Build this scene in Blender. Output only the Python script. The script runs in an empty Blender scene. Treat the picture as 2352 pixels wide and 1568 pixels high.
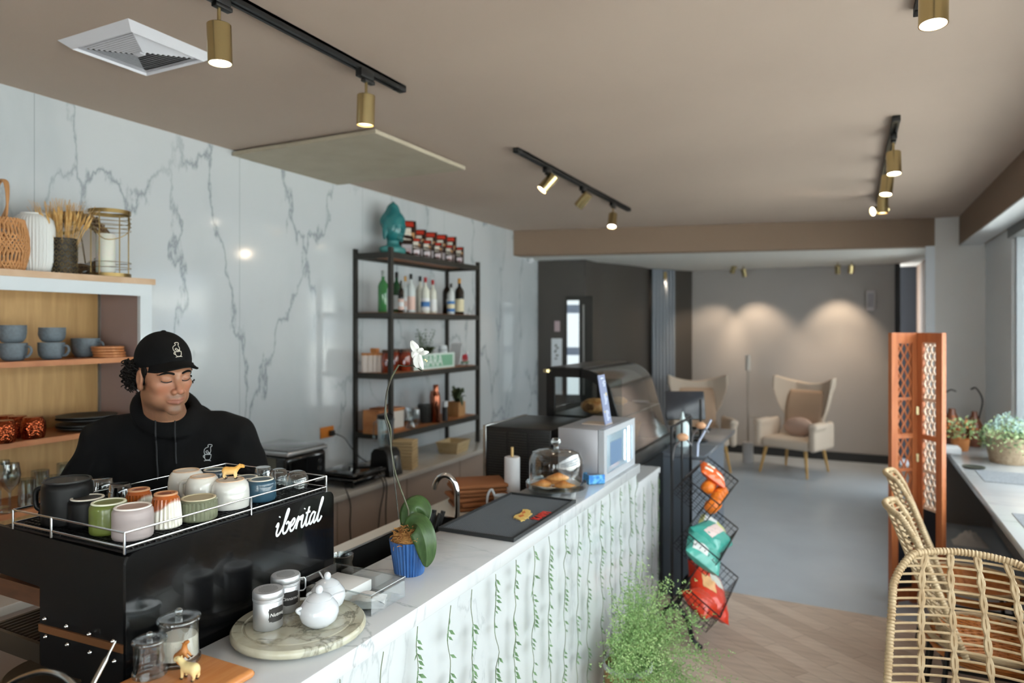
import bpy, bmesh, math, random
import numpy as np
from mathutils import Vector, Matrix
random.seed(7)
PI = math.pi
S = bpy.context.scene
COL = S.collection
# ---------------------------------------------------------------- camera
CAMH = 1.75
TH = math.radians(26.42)          # yaw to the left of +Y
F = 1568.0                        # focal length in pixels of the 2352 px frame (24 mm)
cam = bpy.data.cameras.new('camera')
cam.sensor_width = 36.0
cam.lens = 24.0
cam.shift_y = -(784 - 753) / 2352.0
cam.clip_start = 0.05
cam.dof.use_dof = True
cam.dof.focus_distance = 1.8
cam.dof.aperture_fstop = 2.3
camo = bpy.data.objects.new('camera', cam)
camo.location = (0, 0, CAMH)
camo.rotation_euler = (PI / 2, 0, TH)
COL.objects.link(camo)
S.camera = camo
# ---------------------------------------------------------------- world, exposure
S.view_settings.view_transform = 'Standard'
S.view_settings.look = 'None'
S.view_settings.exposure = 1.02
S.view_settings.gamma = 1.0
S.view_settings.use_curve_mapping = False
S.cycles.max_bounces = 10
S.cycles.diffuse_bounces = 7
S.cycles.glossy_bounces = 4
S.cycles.transmission_bounces = 6
S.cycles.transparent_max_bounces = 24
S.cycles.caustics_reflective = False
S.cycles.caustics_refractive = False
S.cycles.sample_clamp_indirect = 4.0
S.cycles.use_denoising = True
W = bpy.data.worlds.new('sky'); S.world = W
W.use_nodes = True
bg = W.node_tree.nodes['Background']
bg.inputs[0].default_value = (0.96, 0.98, 1.0, 1)
bg.inputs[1].default_value = 5.5

def area_portal(loc, rot, sx, sy):
    l = bpy.data.lights.new('window_portal', 'AREA'); l.shape = 'RECTANGLE'; l.size = sx; l.size_y = sy
    l.cycles.is_portal = True
    o = bpy.data.objects.new('window_portal', l); o.location = loc; o.rotation_euler = rot; COL.objects.link(o)
# daylight enters through the long right-hand glazing and unseen windows placed behind the camera
area_portal((1.24, 2.2, 1.66), (0, PI / 2, 0), 1.75, 9.2)
area_portal((0.33, -3.3, 1.4), (PI / 2, 0, 0), 1.2, 2.2)
area_portal((-1.8, -3.3, 1.7), (PI / 2, 0, 0), 0.6, 1.4)
area_portal((0.83, 8.55, 1.3), (0, PI / 2, 0), 2.4, 0.7)
# sun added high over the roof: its bounce off the street brightens the ceiling
sun = bpy.data.lights.new('sun', 'SUN'); sun.energy = 14; sun.angle = math.radians(4); sun.color = (1.0, 0.96, 0.9)
suno = bpy.data.objects.new('sun', sun); suno.rotation_euler = Vector((0.62, 0.25, -1)).to_track_quat('-Z', 'Y').to_euler(); COL.objects.link(suno)

def spot(loc, target, power, size_deg=60, blend=0.7, col=(1.0, 0.78, 0.55), r=0.025):
    l = bpy.data.lights.new('spot_light', 'SPOT'); l.energy = power; l.spot_size = math.radians(size_deg)
    l.spot_blend = blend; l.color = col; l.shadow_soft_size = r
    o = bpy.data.objects.new('spot_light', l); o.location = loc
    d = Vector(target) - Vector(loc)
    o.rotation_euler = d.to_track_quat('-Z', 'Y').to_euler(); COL.objects.link(o)
    return o

# ---------------------------------------------------------------- pixel -> point on a real plane
CT, ST = math.cos(TH), math.sin(TH)
def pz(px, py, z):
    u = (px - 1176) / F * z
    return Vector((u * CT - z * ST, u * ST + z * CT, CAMH + (753 - py) / F * z))
def onh(px, py, h):
    return pz(px, py, F * (CAMH - h) / (py - 753))
def onx(px, py, X):
    k = (px - 1176) / F
    return pz(px, py, X / (k * CT - ST))
def ony(px, py, Y):
    k = (px - 1176) / F
    return pz(px, py, Y / (k * ST + CT))
def zof(p):
    return -p[0] * ST + p[1] * CT

# ---------------------------------------------------------------- materials
def lin(c):
    if isinstance(c, str):
        c = c.lstrip('#'); c = [int(c[i:i + 2], 16) / 255 for i in (0, 2, 4)]
    return tuple((v / 12.92 if v <= 0.04045 else ((v + 0.055) / 1.055) ** 2.4) for v in c[:3]) + (1,)
_M = {}
def mat(name, c, rough=0.5, metal=0.0, spec=0.5, coat=0.0, emit=None, es=1.0, trans=0.0, ior=1.45, alpha=1.0, sss=0.0, bump=None, var=None, sheen=0.0):
    if name in _M: return _M[name]
    m = bpy.data.materials.new(name); m.use_nodes = True; _M[name] = m
    nt = m.node_tree; b = nt.nodes['Principled BSDF']
    b.inputs['Base Color'].default_value = lin(c)
    b.inputs['Roughness'].default_value = rough
    b.inputs['Metallic'].default_value = metal
    b.inputs['Specular IOR Level'].default_value = spec
    b.inputs['Coat Weight'].default_value = coat
    b.inputs['Transmission Weight'].default_value = trans
    b.inputs['IOR'].default_value = ior
    b.inputs['Alpha'].default_value = alpha
    b.inputs['Sheen Weight'].default_value = sheen
    if sss: b.inputs['Subsurface Weight'].default_value = sss; b.inputs['Subsurface Scale'].default_value = 0.01
    if emit is not None:
        b.inputs['Emission Color'].default_value = lin(emit); b.inputs['Emission Strength'].default_value = es
    tc = None
    if var:   # (scale, second colour, contrast)
        tc = nt.nodes.new('ShaderNodeTexCoord')
        n = nt.nodes.new('ShaderNodeTexNoise'); n.inputs['Scale'].default_value = var[0]; n.inputs['Detail'].default_value = 4
        if len(var) > 3:
            mp = nt.nodes.new('ShaderNodeMapping'); mp.inputs['Scale'].default_value = var[3]
            nt.links.new(tc.outputs['Object'], mp.inputs[0]); nt.links.new(mp.outputs[0], n.inputs['Vector'])
        else:
            nt.links.new(tc.outputs['Object'], n.inputs['Vector'])
        r = nt.nodes.new('ShaderNodeValToRGB'); cc = var[2]
        r.color_ramp.elements[0].position = 0.5 - cc; r.color_ramp.elements[1].position = 0.5 + cc
        r.color_ramp.elements[0].color = lin(c); r.color_ramp.elements[1].color = lin(var[1])
        nt.links.new(n.outputs[0], r.inputs[0]); nt.links.new(r.outputs[0], b.inputs['Base Color'])
    if bump:  # (scale, strength, distance)
        if tc is None: tc = nt.nodes.new('ShaderNodeTexCoord')
        n = nt.nodes.new('ShaderNodeTexNoise'); n.inputs['Scale'].default_value = bump[0]; n.inputs['Detail'].default_value = 3
        nt.links.new(tc.outputs['Object'], n.inputs['Vector'])
        bp = nt.nodes.new('ShaderNodeBump'); bp.inputs['Strength'].default_value = bump[1]; bp.inputs['Distance'].default_value = bump[2]
        nt.links.new(n.outputs[0], bp.inputs['Height']); nt.links.new(bp.outputs[0], b.inputs['Normal'])
    return m
def glassy(name, tint='#ffffff', refl=1.0, rough=0.02, base=0.05):
    """thin clear pane or vessel wall: transparent with a fresnel-weighted gloss"""
    if name in _M: return _M[name]
    m = bpy.data.materials.new(name); m.use_nodes = True; _M[name] = m
    nt = m.node_tree; nt.nodes.remove(nt.nodes['Principled BSDF'])
    out = nt.nodes['Material Output']
    t = nt.nodes.new('ShaderNodeBsdfTransparent'); t.inputs[0].default_value = lin(tint)
    g = nt.nodes.new('ShaderNodeBsdfGlossy'); g.inputs['Roughness'].default_value = rough
    lw = nt.nodes.new('ShaderNodeLayerWeight'); lw.inputs[0].default_value = 0.35
    mr = nt.nodes.new('ShaderNodeMapRange'); mr.inputs['To Min'].default_value = base; mr.inputs['To Max'].default_value = refl
    mx = nt.nodes.new('ShaderNodeMixShader')
    nt.links.new(lw.outputs['Facing'], mr.inputs['Value']); nt.links.new(mr.outputs[0], mx.inputs[0])
    nt.links.new(t.outputs[0], mx.inputs[1]); nt.links.new(g.outputs[0], mx.inputs[2])
    nt.links.new(mx.outputs[0], out.inputs[0])
    return m
def vcol_mat(name, rough=0.5, sss=0.0, attr='Col', bump=None, metal=0.0):
    m = mat(name, '#ffffff', rough, metal, sss=sss, bump=bump)
    nt = m.node_tree; a = nt.nodes.new('ShaderNodeAttribute'); a.attribute_name = attr
    nt.links.new(a.outputs['Color'], nt.nodes['Principled BSDF'].inputs['Base Color'])
    return m
def wood(name, c1, c2, scale=6, stretch=(1, 12, 1), rough=0.45, coat=0.0):
    if name in _M: return _M[name]
    m = mat(name, c1, rough, coat=coat); nt = m.node_tree; b = nt.nodes['Principled BSDF']
    tc = nt.nodes.new('ShaderNodeTexCoord'); mp = nt.nodes.new('ShaderNodeMapping'); mp.inputs['Scale'].default_value = stretch
    n = nt.nodes.new('ShaderNodeTexNoise'); n.inputs['Scale'].default_value = scale; n.inputs['Detail'].default_value = 6; n.inputs['Distortion'].default_value = 0.8
    r = nt.nodes.new('ShaderNodeValToRGB'); r.color_ramp.elements[0].position = 0.35; r.color_ramp.elements[1].position = 0.65
    r.color_ramp.elements[0].color = lin(c1); r.color_ramp.elements[1].color = lin(c2)
    nt.links.new(tc.outputs['Object'], mp.inputs[0]); nt.links.new(mp.outputs[0], n.inputs['Vector'])
    nt.links.new(n.outputs[0], r.inputs[0]); nt.links.new(r.outputs[0], b.inputs['Base Color'])
    return m
def marble(name, base, vein, scale=0.9, rough=0.08, width=0.012, soft='#b3b8bd', seams=None, spec=0.5, rot=(0.3, 0.5, 0.2), stretch=(1, 1.7, 0.75), strength=1.0, crack=0.0):
    if name in _M: return _M[name]
    m = mat(name, base, rough, spec=spec); nt = m.node_tree; b = nt.nodes['Principled BSDF']
    N, L = nt.nodes.new, nt.links.new
    tc = N('ShaderNodeTexCoord'); mp = N('ShaderNodeMapping'); mp.inputs['Rotation'].default_value = rot; mp.inputs['Scale'].default_value = stretch
    L(tc.outputs['Object'], mp.inputs[0])
    def veins(sc, w, off, det):
        n = N('ShaderNodeTexNoise'); n.inputs['Scale'].default_value = sc; n.inputs['Detail'].default_value = det; n.inputs['Distortion'].default_value = 0.5; n.inputs['Roughness'].default_value = 0.56
        ad = N('ShaderNodeVectorMath'); ad.operation = 'ADD'; ad.inputs[1].default_value = off; L(mp.outputs[0], ad.inputs[0]); L(ad.outputs[0], n.inputs['Vector'])
        s = N('ShaderNodeMath'); s.operation = 'SUBTRACT'; s.inputs[1].default_value = 0.5; L(n.outputs[0], s.inputs[0])
        a = N('ShaderNodeMath'); a.operation = 'ABSOLUTE'; L(s.outputs[0], a.inputs[0])
        r = N('ShaderNodeMapRange'); r.inputs['From Min'].default_value = 0; r.inputs['From Max'].default_value = w
        r.inputs['To Min'].default_value = 1; r.inputs['To Max'].default_value = 0; r.clamp = True; L(a.outputs[0], r.inputs['Value'])
        p = N('ShaderNodeMath'); p.operation = 'POWER'; p.inputs[1].default_value = 2.0; L(r.outputs[0], p.inputs[0])
        return p
    def cracks(sc, w, off):
        n = N('ShaderNodeTexNoise'); n.inputs['Scale'].default_value = sc * 1.6; n.inputs['Detail'].default_value = 7; n.inputs['Roughness'].default_value = 0.6
        ad = N('ShaderNodeVectorMath'); ad.operation = 'ADD'; ad.inputs[1].default_value = off; L(mp.outputs[0], ad.inputs[0]); L(ad.outputs[0], n.inputs['Vector'])
        s = N('ShaderNodeVectorMath'); s.operation = 'SUBTRACT'; s.inputs[1].default_value = (.5, .5, .5); L(n.outputs['Color'], s.inputs[0])
        k = N('ShaderNodeVectorMath'); k.operation = 'SCALE'; k.inputs['Scale'].default_value = .95; L(s.outputs[0], k.inputs[0])
        a2 = N('ShaderNodeVectorMath'); a2.operation = 'ADD'; L(ad.outputs[0], a2.inputs[0]); L(k.outputs[0], a2.inputs[1])
        v = N('ShaderNodeTexVoronoi'); v.feature = 'DISTANCE_TO_EDGE'; v.inputs['Scale'].default_value = sc; L(a2.outputs[0], v.inputs['Vector'])
        r = N('ShaderNodeMapRange'); r.inputs['From Min'].default_value = 0; r.inputs['From Max'].default_value = w; r.inputs['To Min'].default_value = 1; r.inputs['To Max'].default_value = 0; L(v.outputs['Distance'], r.inputs['Value'])
        p = N('ShaderNodeMath'); p.operation = 'POWER'; p.inputs[1].default_value = 1.6; L(r.outputs[0], p.inputs[0])
        return p
    v1 = cracks(crack, width, (1.3, .4, 2.2)) if crack else veins(scale, width, (0, 0, 0), 8); v2 = veins(scale * 0.6, width * 3.5, (3.1, 1.7, 5.2), 5)
    mk = N('ShaderNodeTexNoise'); mk.inputs['Scale'].default_value = scale * 1.1; L(mp.outputs[0], mk.inputs['Vector'])
    mr = N('ShaderNodeMapRange'); mr.inputs['From Min'].default_value = 0.38; mr.inputs['From Max'].default_value = 0.54; L(mk.outputs[0], mr.inputs['Value'])
    m1 = N('ShaderNodeMath'); m1.operation = 'MULTIPLY'; L(v1.outputs[0], m1.inputs[0]); L(mr.outputs[0], m1.inputs[1])
    m1b = N('ShaderNodeMath'); m1b.operation = 'MULTIPLY'; m1b.inputs[1].default_value = strength; L(m1.outputs[0], m1b.inputs[0])
    m2 = N('ShaderNodeMath'); m2.operation = 'MULTIPLY'; L(v2.outputs[0], m2.inputs[0]); m2.inputs[1].default_value = 0.55
    x1 = N('ShaderNodeMixRGB'); x1.inputs[1].default_value = lin(base); x1.inputs[2].default_value = lin(soft); L(m2.outputs[0], x1.inputs[0])
    x2 = N('ShaderNodeMixRGB'); x2.inputs[2].default_value = lin(vein); L(x1.outputs[0], x2.inputs[1]); L(m1b.outputs[0], x2.inputs[0])
    last = x2
    if seams:
        axis, period, offs = seams
        sx = N('ShaderNodeSeparateXYZ'); L(tc.outputs['Object'], sx.inputs[0])
        a = N('ShaderNodeMath'); a.operation = 'ADD'; a.inputs[1].default_value = offs; L(sx.outputs[axis], a.inputs[0])
        pp = N('ShaderNodeMath'); pp.operation = 'PINGPONG'; pp.inputs[1].default_value = period / 2; L(a.outputs[0], pp.inputs[0])
        lt = N('ShaderNodeMath'); lt.operation = 'LESS_THAN'; lt.inputs[1].default_value = 0.0016; L(pp.outputs[0], lt.inputs[0])
        x3 = N('ShaderNodeMixRGB'); x3.inputs[2].default_value = lin('#8d9297'); L(last.outputs[0], x3.inputs[1]); L(lt.outputs[0], x3.inputs[0]); last = x3
    L(last.outputs[0], b.inputs['Base Color'])
    return m

# ---------------------------------------------------------------- mesh builder
class MB:
    def __init__(s): s.v = []; s.f = []; s.sm = []
    def add(s, vs, fs, smooth=False):
        o = len(s.v); s.v += [tuple(p) for p in vs]; s.f += [tuple(i + o for i in f) for f in fs]; s.sm += [smooth] * len(fs); return s
    def box(s, x0, x1, y0, y1, z0, z1):
        if x0 > x1: x0, x1 = x1, x0
        if y0 > y1: y0, y1 = y1, y0
        if z0 > z1: z0, z1 = z1, z0
        vs = [(x, y, z) for z in (z0, z1) for y in (y0, y1) for x in (x0, x1)]
        return s.add(vs, [(0, 2, 3, 1), (4, 5, 7, 6), (0, 1, 5, 4), (2, 6, 7, 3), (0, 4, 6, 2), (1, 3, 7, 5)])
    def rbox(s, x0, x1, y0, y1, z0, z1, r=0.005, seg=2):
        bm = bmesh.new(); bmesh.ops.create_cube(bm, size=1)
        for v in bm.verts: v.co = Vector(((x0 + x1) / 2 + v.co.x * (x1 - x0), (y0 + y1) / 2 + v.co.y * (y1 - y0), (z0 + z1) / 2 + v.co.z * (z1 - z0)))
        bmesh.ops.bevel(bm, geom=bm.edges[:], offset=r, segments=seg, profile=0.5, affect='EDGES')
        bm.verts.index_update()
        s.add([v.co[:] for v in bm.verts], [[v.index for v in f.verts] for f in bm.faces], True); bm.free(); return s
    def obox(s, c, ax, ay, az, hx, hy, hz):
        c = Vector(c); ax, ay, az = Vector(ax).normalized(), Vector(ay).normalized(), Vector(az).normalized()
        vs = [c + ax * (hx * i) + ay * (hy * j) + az * (hz * k) for k in (-1, 1) for j in (-1, 1) for i in (-1, 1)]
        return s.add(vs, [(0, 2, 3, 1), (4, 5, 7, 6), (0, 1, 5, 4), (2, 6, 7, 3), (0, 4, 6, 2), (1, 3, 7, 5)])
    def lathe(s, prof, seg=24, c=(0, 0, 0), rib=0, ribd=0.0, smooth=True, flute=None):
        """prof: list of (r, z); closed at ends when r == 0"""
        vs, fs = [], []
        for (r, z) in prof:
            for i in range(seg):
                a = 2 * PI * i / seg
                rr = r
                if rib and r > 0: rr = r + ribd * (0.5 + 0.5 * math.cos(a * rib)) * (1 if (flute is None or flute(z)) else 0)
                vs.append((c[0] + rr * math.cos(a), c[1] + rr * math.sin(a), c[2] + z))
        for k in range(len(prof) - 1):
            for i in range(seg):
                j = (i + 1) % seg
                fs.append((k * seg + i, k * seg + j, (k + 1) * seg + j, (k + 1) * seg + i))
        return s.add(vs, fs, smooth)
    def cyl(s, c, r, h, seg=20, r2=None, smooth=True):
        r2 = r if r2 is None else r2
        b = min(r, r2) * 0.08
        return s.lathe([(0, 0), (r - b, 0), (r, b), (r2, h - b), (r2 - b, h), (0, h)], seg, c, smooth=smooth)
    def tube(s, pts, r, seg=8, cap=True, closed=False):
        pts = [Vector(p) for p in pts]; n = len(pts)
        rs = r if isinstance(r, (list, tuple)) else [r] * n
        vs, fs = [], []; up = None
        for i, p in enumerate(pts):
            if closed: t = (pts[(i + 1) % n] - pts[i - 1])
            else: t = (pts[min(i + 1, n - 1)] - pts[max(i - 1, 0)])
            if t.length < 1e-9: t = Vector((0, 0, 1))
            t.normalize()
            if up is None:
                up = Vector((0, 0, 1)) if abs(t.z) < 0.9 else Vector((1, 0, 0))
            a = up - t * up.dot(t)
            if a.length < 1e-6: a = t.orthogonal()
            a.normalize(); up = a; b = t.cross(a)
            for k in range(seg):
                an = 2 * PI * k / seg
                vs.append(p + (a * math.cos(an) + b * math.sin(an)) * rs[i])
        m = n if closed else n - 1
        for i in range(m):
            for k in range(seg):
                k2 = (k + 1) % seg; i2 = (i + 1) % n
                fs.append((i * seg + k, i2 * seg + k, i2 * seg + k2, i * seg + k2))
        if cap and not closed:
            fs.append(tuple(range(seg))); fs.append(tuple(reversed(range((n - 1) * seg, n * seg))))
        return s.add(vs, fs, True)
    def sphere(s, c, r, seg=16, rings=10, sc=(1, 1, 1)):
        vs, fs = [], []
        for k in range(rings + 1):
            ph = PI * k / rings
            for i in range(seg):
                a = 2 * PI * i / seg
                vs.append((c[0] + r * sc[0] * math.sin(ph) * math.cos(a), c[1] + r * sc[1] * math.sin(ph) * math.sin(a), c[2] - r * sc[2] * math.cos(ph)))
        for k in range(rings):
            for i in range(seg):
                j = (i + 1) % seg
                fs.append((k * seg + i, k * seg + j, (k + 1) * seg + j, (k + 1) * seg + i))
        return s.add(vs, fs, True)
    def prism(s, poly, d, axis='z', smooth=False):
        """poly: list of (a, b); axis z: (x,y) extruded d=(z0,z1); axis y: (x,z); axis x: (y,z)"""
        n = len(poly)
        def P(a, b, c): return {'z': (a, b, c), 'y': (a, c, b), 'x': (c, a, b)}[axis]
        vs = [P(a, b, d[0]) for a, b in poly] + [P(a, b, d[1]) for a, b in poly]
        fs = [tuple(reversed(range(n))), tuple(range(n, 2 * n))] + [(i, (i + 1) % n, n + (i + 1) % n, n + i) for i in range(n)]
        return s.add(vs, fs, smooth)
    def grid(s, fn, nu, nv, smooth=True, wrap=False):
        vs = [fn(i / nu, j / nv) for j in range(nv + 1) for i in range(nu + 1)]
        fs = [(j * (nu + 1) + i, j * (nu + 1) + i + 1, (j + 1) * (nu + 1) + i + 1, (j + 1) * (nu + 1) + i) for j in range(nv) for i in range(nu)]
        return s.add(vs, fs, smooth)
    def xf(s, M, start=0):
        for i in range(start, len(s.v)): s.v[i] = tuple(M @ Vector(s.v[i]))
        return s
    def build(s, name, m, parent=None, loc=None, solid=0.0, sub=0, cols=None):
        me = bpy.data.meshes.new(name); me.from_pydata(s.v, [], s.f)
        if m: me.materials.append(m)
        me.polygons.foreach_set('use_smooth', s.sm)
        bm = bmesh.new(); bm.from_mesh(me)
        bmesh.ops.remove_doubles(bm, verts=bm.verts[:], dist=1e-6)
        bmesh.ops.recalc_face_normals(bm, faces=bm.faces[:])
        bm.to_mesh(me); bm.free()
        try: me.set_sharp_from_angle(angle=math.radians(42))
        except Exception: pass
        o = bpy.data.objects.new(name, me); COL.objects.link(o)
        if parent is not None: o.parent = parent
        if loc is not None: o.location = loc
        if solid:
            md = o.modifiers.new('solid', 'SOLIDIFY'); md.thickness = solid; md.offset = 0
        if sub:
            md = o.modifiers.new('sub', 'SUBSURF'); md.levels = sub; md.render_levels = sub
        return o
def tag(o, label, cat=None, group=None, kind=None):
    if label: o['label'] = label
    if cat: o['category'] = cat
    if group: o['group'] = group
    if kind: o['kind'] = kind
    return o
def thing(name, label, cat, loc=(0, 0, 0), rz=0.0, group=None, kind=None):
    o = bpy.data.objects.new(name, None); o.empty_display_size = 0.05; COL.objects.link(o)
    o.location = loc; o.rotation_euler = (0, 0, rz)
    return tag(o, label, cat, group, kind)
def struct(name, mb, m):
    return tag(mb.build(name, m), None, kind='structure')
def dup(root, loc, rz=0.0, label=None, group=None, scale=None):
    def cp(o, par):
        c = o.copy(); COL.objects.link(c)
        if par is not None: c.parent = par
        for k in kids.get(o.name, []): cp(k, c)
        return c
    kids = {}
    for o in bpy.data.objects:
        if o.parent is not None: kids.setdefault(o.parent.name, []).append(o)
    c = cp(root, None); c.location = loc; c.rotation_euler = (root.rotation_euler[0], root.rotation_euler[1], rz)
    if scale: c.scale = scale
    if label: c['label'] = label
    if group: c['group'] = group
    return c
def text_mesh(txt, size, name, m, parent=None, loc=(0, 0, 0), rot=(0, 0, 0), extrude=0.0005, shear=0.0, align='CENTER', bold=0.0, matrix=None):
    cu = bpy.data.curves.new(name, 'FONT'); cu.body = txt; cu.size = size; cu.extrude = extrude; cu.shear = shear; cu.align_x = align; cu.align_y = 'CENTER'; cu.offset = bold
    cu.resolution_u = 3
    t = bpy.data.objects.new(name, cu); COL.objects.link(t)
    dg = bpy.context.evaluated_depsgraph_get(); me = bpy.data.meshes.new_from_object(t.evaluated_get(dg))
    bpy.data.objects.remove(t); bpy.data.curves.remove(cu)
    me.materials.clear(); me.materials.append(m); me.name = name
    o = bpy.data.objects.new(name, me); COL.objects.link(o)
    if parent is not None: o.parent = parent
    if matrix is not None: o.matrix_local = matrix
    else: o.location = loc; o.rotation_euler = rot
    return o

# ---------------------------------------------------------------- smooth implicit surfaces (surface nets)
def smin(a, b, k):
    h = np.clip(0.5 + 0.5 * (b - a) / k, 0, 1); return b * (1 - h) + a * h - k * h * (1 - h)
def smax(a, b, k): return -smin(-a, -b, k)
def sEll(P, c, r):
    r = np.array(r, float); q = (P - np.array(c)) / r
    k0 = np.sqrt((q ** 2).sum(1)); k1 = np.sqrt(((q / r) ** 2).sum(1)) + 1e-9
    return k0 * (k0 - 1.0) / k1
def sSph(P, c, r): return np.sqrt(((P - np.array(c)) ** 2).sum(1)) - r
def sCap(P, a, b, ra, rb=None):
    rb = ra if rb is None else rb
    a = np.array(a, float); b = np.array(b, float); ab = b - a
    t = np.clip(((P - a) @ ab) / (ab @ ab + 1e-12), 0, 1)
    return np.sqrt(((P - a - t[:, None] * ab) ** 2).sum(1)) - (ra + (rb - ra) * t)
def sBox(P, c, h, r):
    q = np.abs(P - np.array(c)) - (np.array(h, float) - r)
    return np.sqrt((np.maximum(q, 0) ** 2).sum(1)) + np.minimum(q.max(1), 0) - r
def snet(fn, lo, hi, res):
    lo = np.array(lo, float); hi = np.array(hi, float)
    n = np.ceil((hi - lo) / res).astype(int) + 1
    xs = [lo[i] + np.arange(n[i]) * res for i in range(3)]
    G = np.stack(np.meshgrid(*xs, indexing='ij'), -1).reshape(-1, 3)
    D = fn(G).reshape(n)
    ins = D < 0
    c = [ins[i:n[0] - 1 + i, j:n[1] - 1 + j, k:n[2] - 1 + k] for i in (0, 1) for j in (0, 1) for k in (0, 1)]
    cnt = sum(x.astype(int) for x in c); act = (cnt > 0) & (cnt < 8)
    idx = -np.ones(act.shape, int); A = np.argwhere(act); idx[tuple(A.T)] = np.arange(len(A))
    acc = np.zeros((len(A), 3)); w = np.zeros(len(A))
    offs = [(i, j, k) for i in (0, 1) for j in (0, 1) for k in (0, 1)]
    for a in range(8):
        for b in range(a + 1, 8):
            oa, ob = offs[a], offs[b]
            if sum(abs(oa[i] - ob[i]) for i in range(3)) != 1: continue
            da = D[A[:, 0] + oa[0], A[:, 1] + oa[1], A[:, 2] + oa[2]]; db = D[A[:, 0] + ob[0], A[:, 1] + ob[1], A[:, 2] + ob[2]]
            mk = (da < 0) != (db < 0)
            t = np.where(mk, da / (da - db + 1e-20), 0)
            p = np.array(oa)[None] + t[:, None] * (np.array(ob) - np.array(oa))[None]
            acc += p * mk[:, None]; w += mk
    V = lo + (A + acc / w[:, None]) * res
    Fs = []
    for ax in range(3):
        o1, o2 = [(1, 2), (2, 0), (0, 1)][ax]
        sl = [slice(1, n[i] - 1) for i in range(3)]; sl[ax] = slice(0, n[ax] - 1)
        a = ins[tuple(sl)]; s2 = list(sl); s2[ax] = slice(1, n[ax]); b = ins[tuple(s2)]
        E = np.argwhere(a != b)
        if not len(E): continue
        base = E.copy()
        for i in range(3):
            if i != ax: base[:, i] += 1
        def at(d1, d2):
            q = base.copy(); q[:, o1] -= d1; q[:, o2] -= d2
            return idx[tuple(q.T)]
        q = np.stack([at(0, 0), at(1, 0), at(1, 1), at(0, 1)], 1)
        fl = a[tuple(E.T)]
        q[~fl] = q[~fl][:, ::-1]
        q = q[(q >= 0).all(1)]
        Fs.append(q)
    return V, np.concatenate(Fs)
def sdf_obj(name, fn, lo, hi, res, m, parent=None, colfn=None, extra=None, loc=None):
    V, Q = snet(fn, lo, hi, res)
    if extra:
        for (f2, l2, h2, r2) in extra:
            V2, Q2 = snet(f2, l2, h2, r2); Q = np.concatenate([Q, Q2 + len(V)]); V = np.concatenate([V, V2])
    me = bpy.data.meshes.new(name); me.from_pydata(V.tolist(), [], Q.tolist()); me.materials.append(m)
    me.polygons.foreach_set('use_smooth', [True] * len(me.polygons))
    if colfn is not None:
        C = colfn(V); at = me.color_attributes.new('Col', 'FLOAT_COLOR', 'POINT')
        at.data.foreach_set('color', np.concatenate([C, np.ones((len(C), 1))], 1).astype(np.float32).ravel())
    o = bpy.data.objects.new(name, me); COL.objects.link(o)
    if parent is not None: o.parent = parent
    if loc is not None: o.location = loc
    return o
def lc(h): return np.array(lin(h)[:3])
# ================================================================ THE ROOM
CEIL, CEIL2 = 2.85, 2.57
WX = -3.43          # marble wall
GX = 1.17           # right wall / glazing plane
ceil_m = mat('ceiling_paint', '#b7a596', 0.85, bump=(60, 0.03, 0.002), var=(0.7, '#af9d8f', 0.2))
beam_m = mat('beam_paint', '#8a7563', 0.85)
white_wall = mat('pale_wall_paint', '#dedbd8', 0.8)
marble_w = marble('wall_marble', '#bcc0c3', '#717a81', scale=0.8, rough=0.09, width=0.035, crack=1.15, soft='#a9b0b4', seams=('Y', 1.2, 0.53), rot=(0.45, 0, 0), stretch=(1, 1.5, 0.55), strength=0.72)
marble_c = marble('counter_marble', '#c8cacc', '#92969a', scale=1.3, rough=0.12, width=0.012, soft='#b9bdc1', strength=0.7)
struct('wall_left', MB().box(WX - 0.15, WX, -3.45, 7.68, 0, CEIL), marble_w)
struct('ceiling', MB().box(WX - 0.15, GX + 0.3, -3.45, 8.2, CEIL, CEIL + 0.1), ceil_m)
ceil2_m = mat('back_ceiling_paint', '#dadad6', 0.85)
struct('ceiling_back_room', MB().prism([(WX - 1.0, 6.85), (0.75, 8.05), (0.9, 10.8), (WX - 1.0, 10.8)], (CEIL2 + 0.001, CEIL2 + 0.08)), ceil2_m)
struct('beam_back', MB().prism([(WX, 6.94), (0.75, 8.0), (0.75, 8.16), (WX, 7.12)], (CEIL2, CEIL)), beam_m)
# floors: planks in front, polished concrete behind
fm = mat('floor_planks', '#bba999', 0.38)
nt = fm.node_tree; tc = nt.nodes.new('ShaderNodeTexCoord'); mp = nt.nodes.new('ShaderNodeMapping'); mp.inputs['Rotation'].default_value = (0, 0, math.radians(38))
bt = nt.nodes.new('ShaderNodeTexBrick'); bt.inputs['Scale'].default_value = 1.0
bt.inputs['Brick Width'].default_value = 0.62; bt.inputs['Row Height'].default_value = 0.11; bt.inputs['Mortar Size'].default_value = 0.0012
bt.inputs['Color1'].default_value = lin('#c4b2a3'); bt.inputs['Color2'].default_value = lin('#ab9889'); bt.inputs['Mortar'].default_value = lin('#857366')
nz = nt.nodes.new('ShaderNodeTexNoise'); nz.inputs['Scale'].default_value = 5; nz.inputs['Detail'].default_value = 5
mp2 = nt.nodes.new('ShaderNodeMapping'); mp2.inputs['Rotation'].default_value = (0, 0, math.radians(38)); mp2.inputs['Scale'].default_value = (1, 9, 1)
mx = nt.nodes.new('ShaderNodeMixRGB'); mx.blend_type = 'OVERLAY'; mx.inputs[0].default_value = 0.35
nt.links.new(tc.outputs['Object'], mp.inputs[0]); nt.links.new(mp.outputs[0], bt.inputs['Vector'])
nt.links.new(tc.outputs['Object'], mp2.inputs[0]); nt.links.new(mp2.outputs[0], nz.inputs['Vector'])
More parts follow.
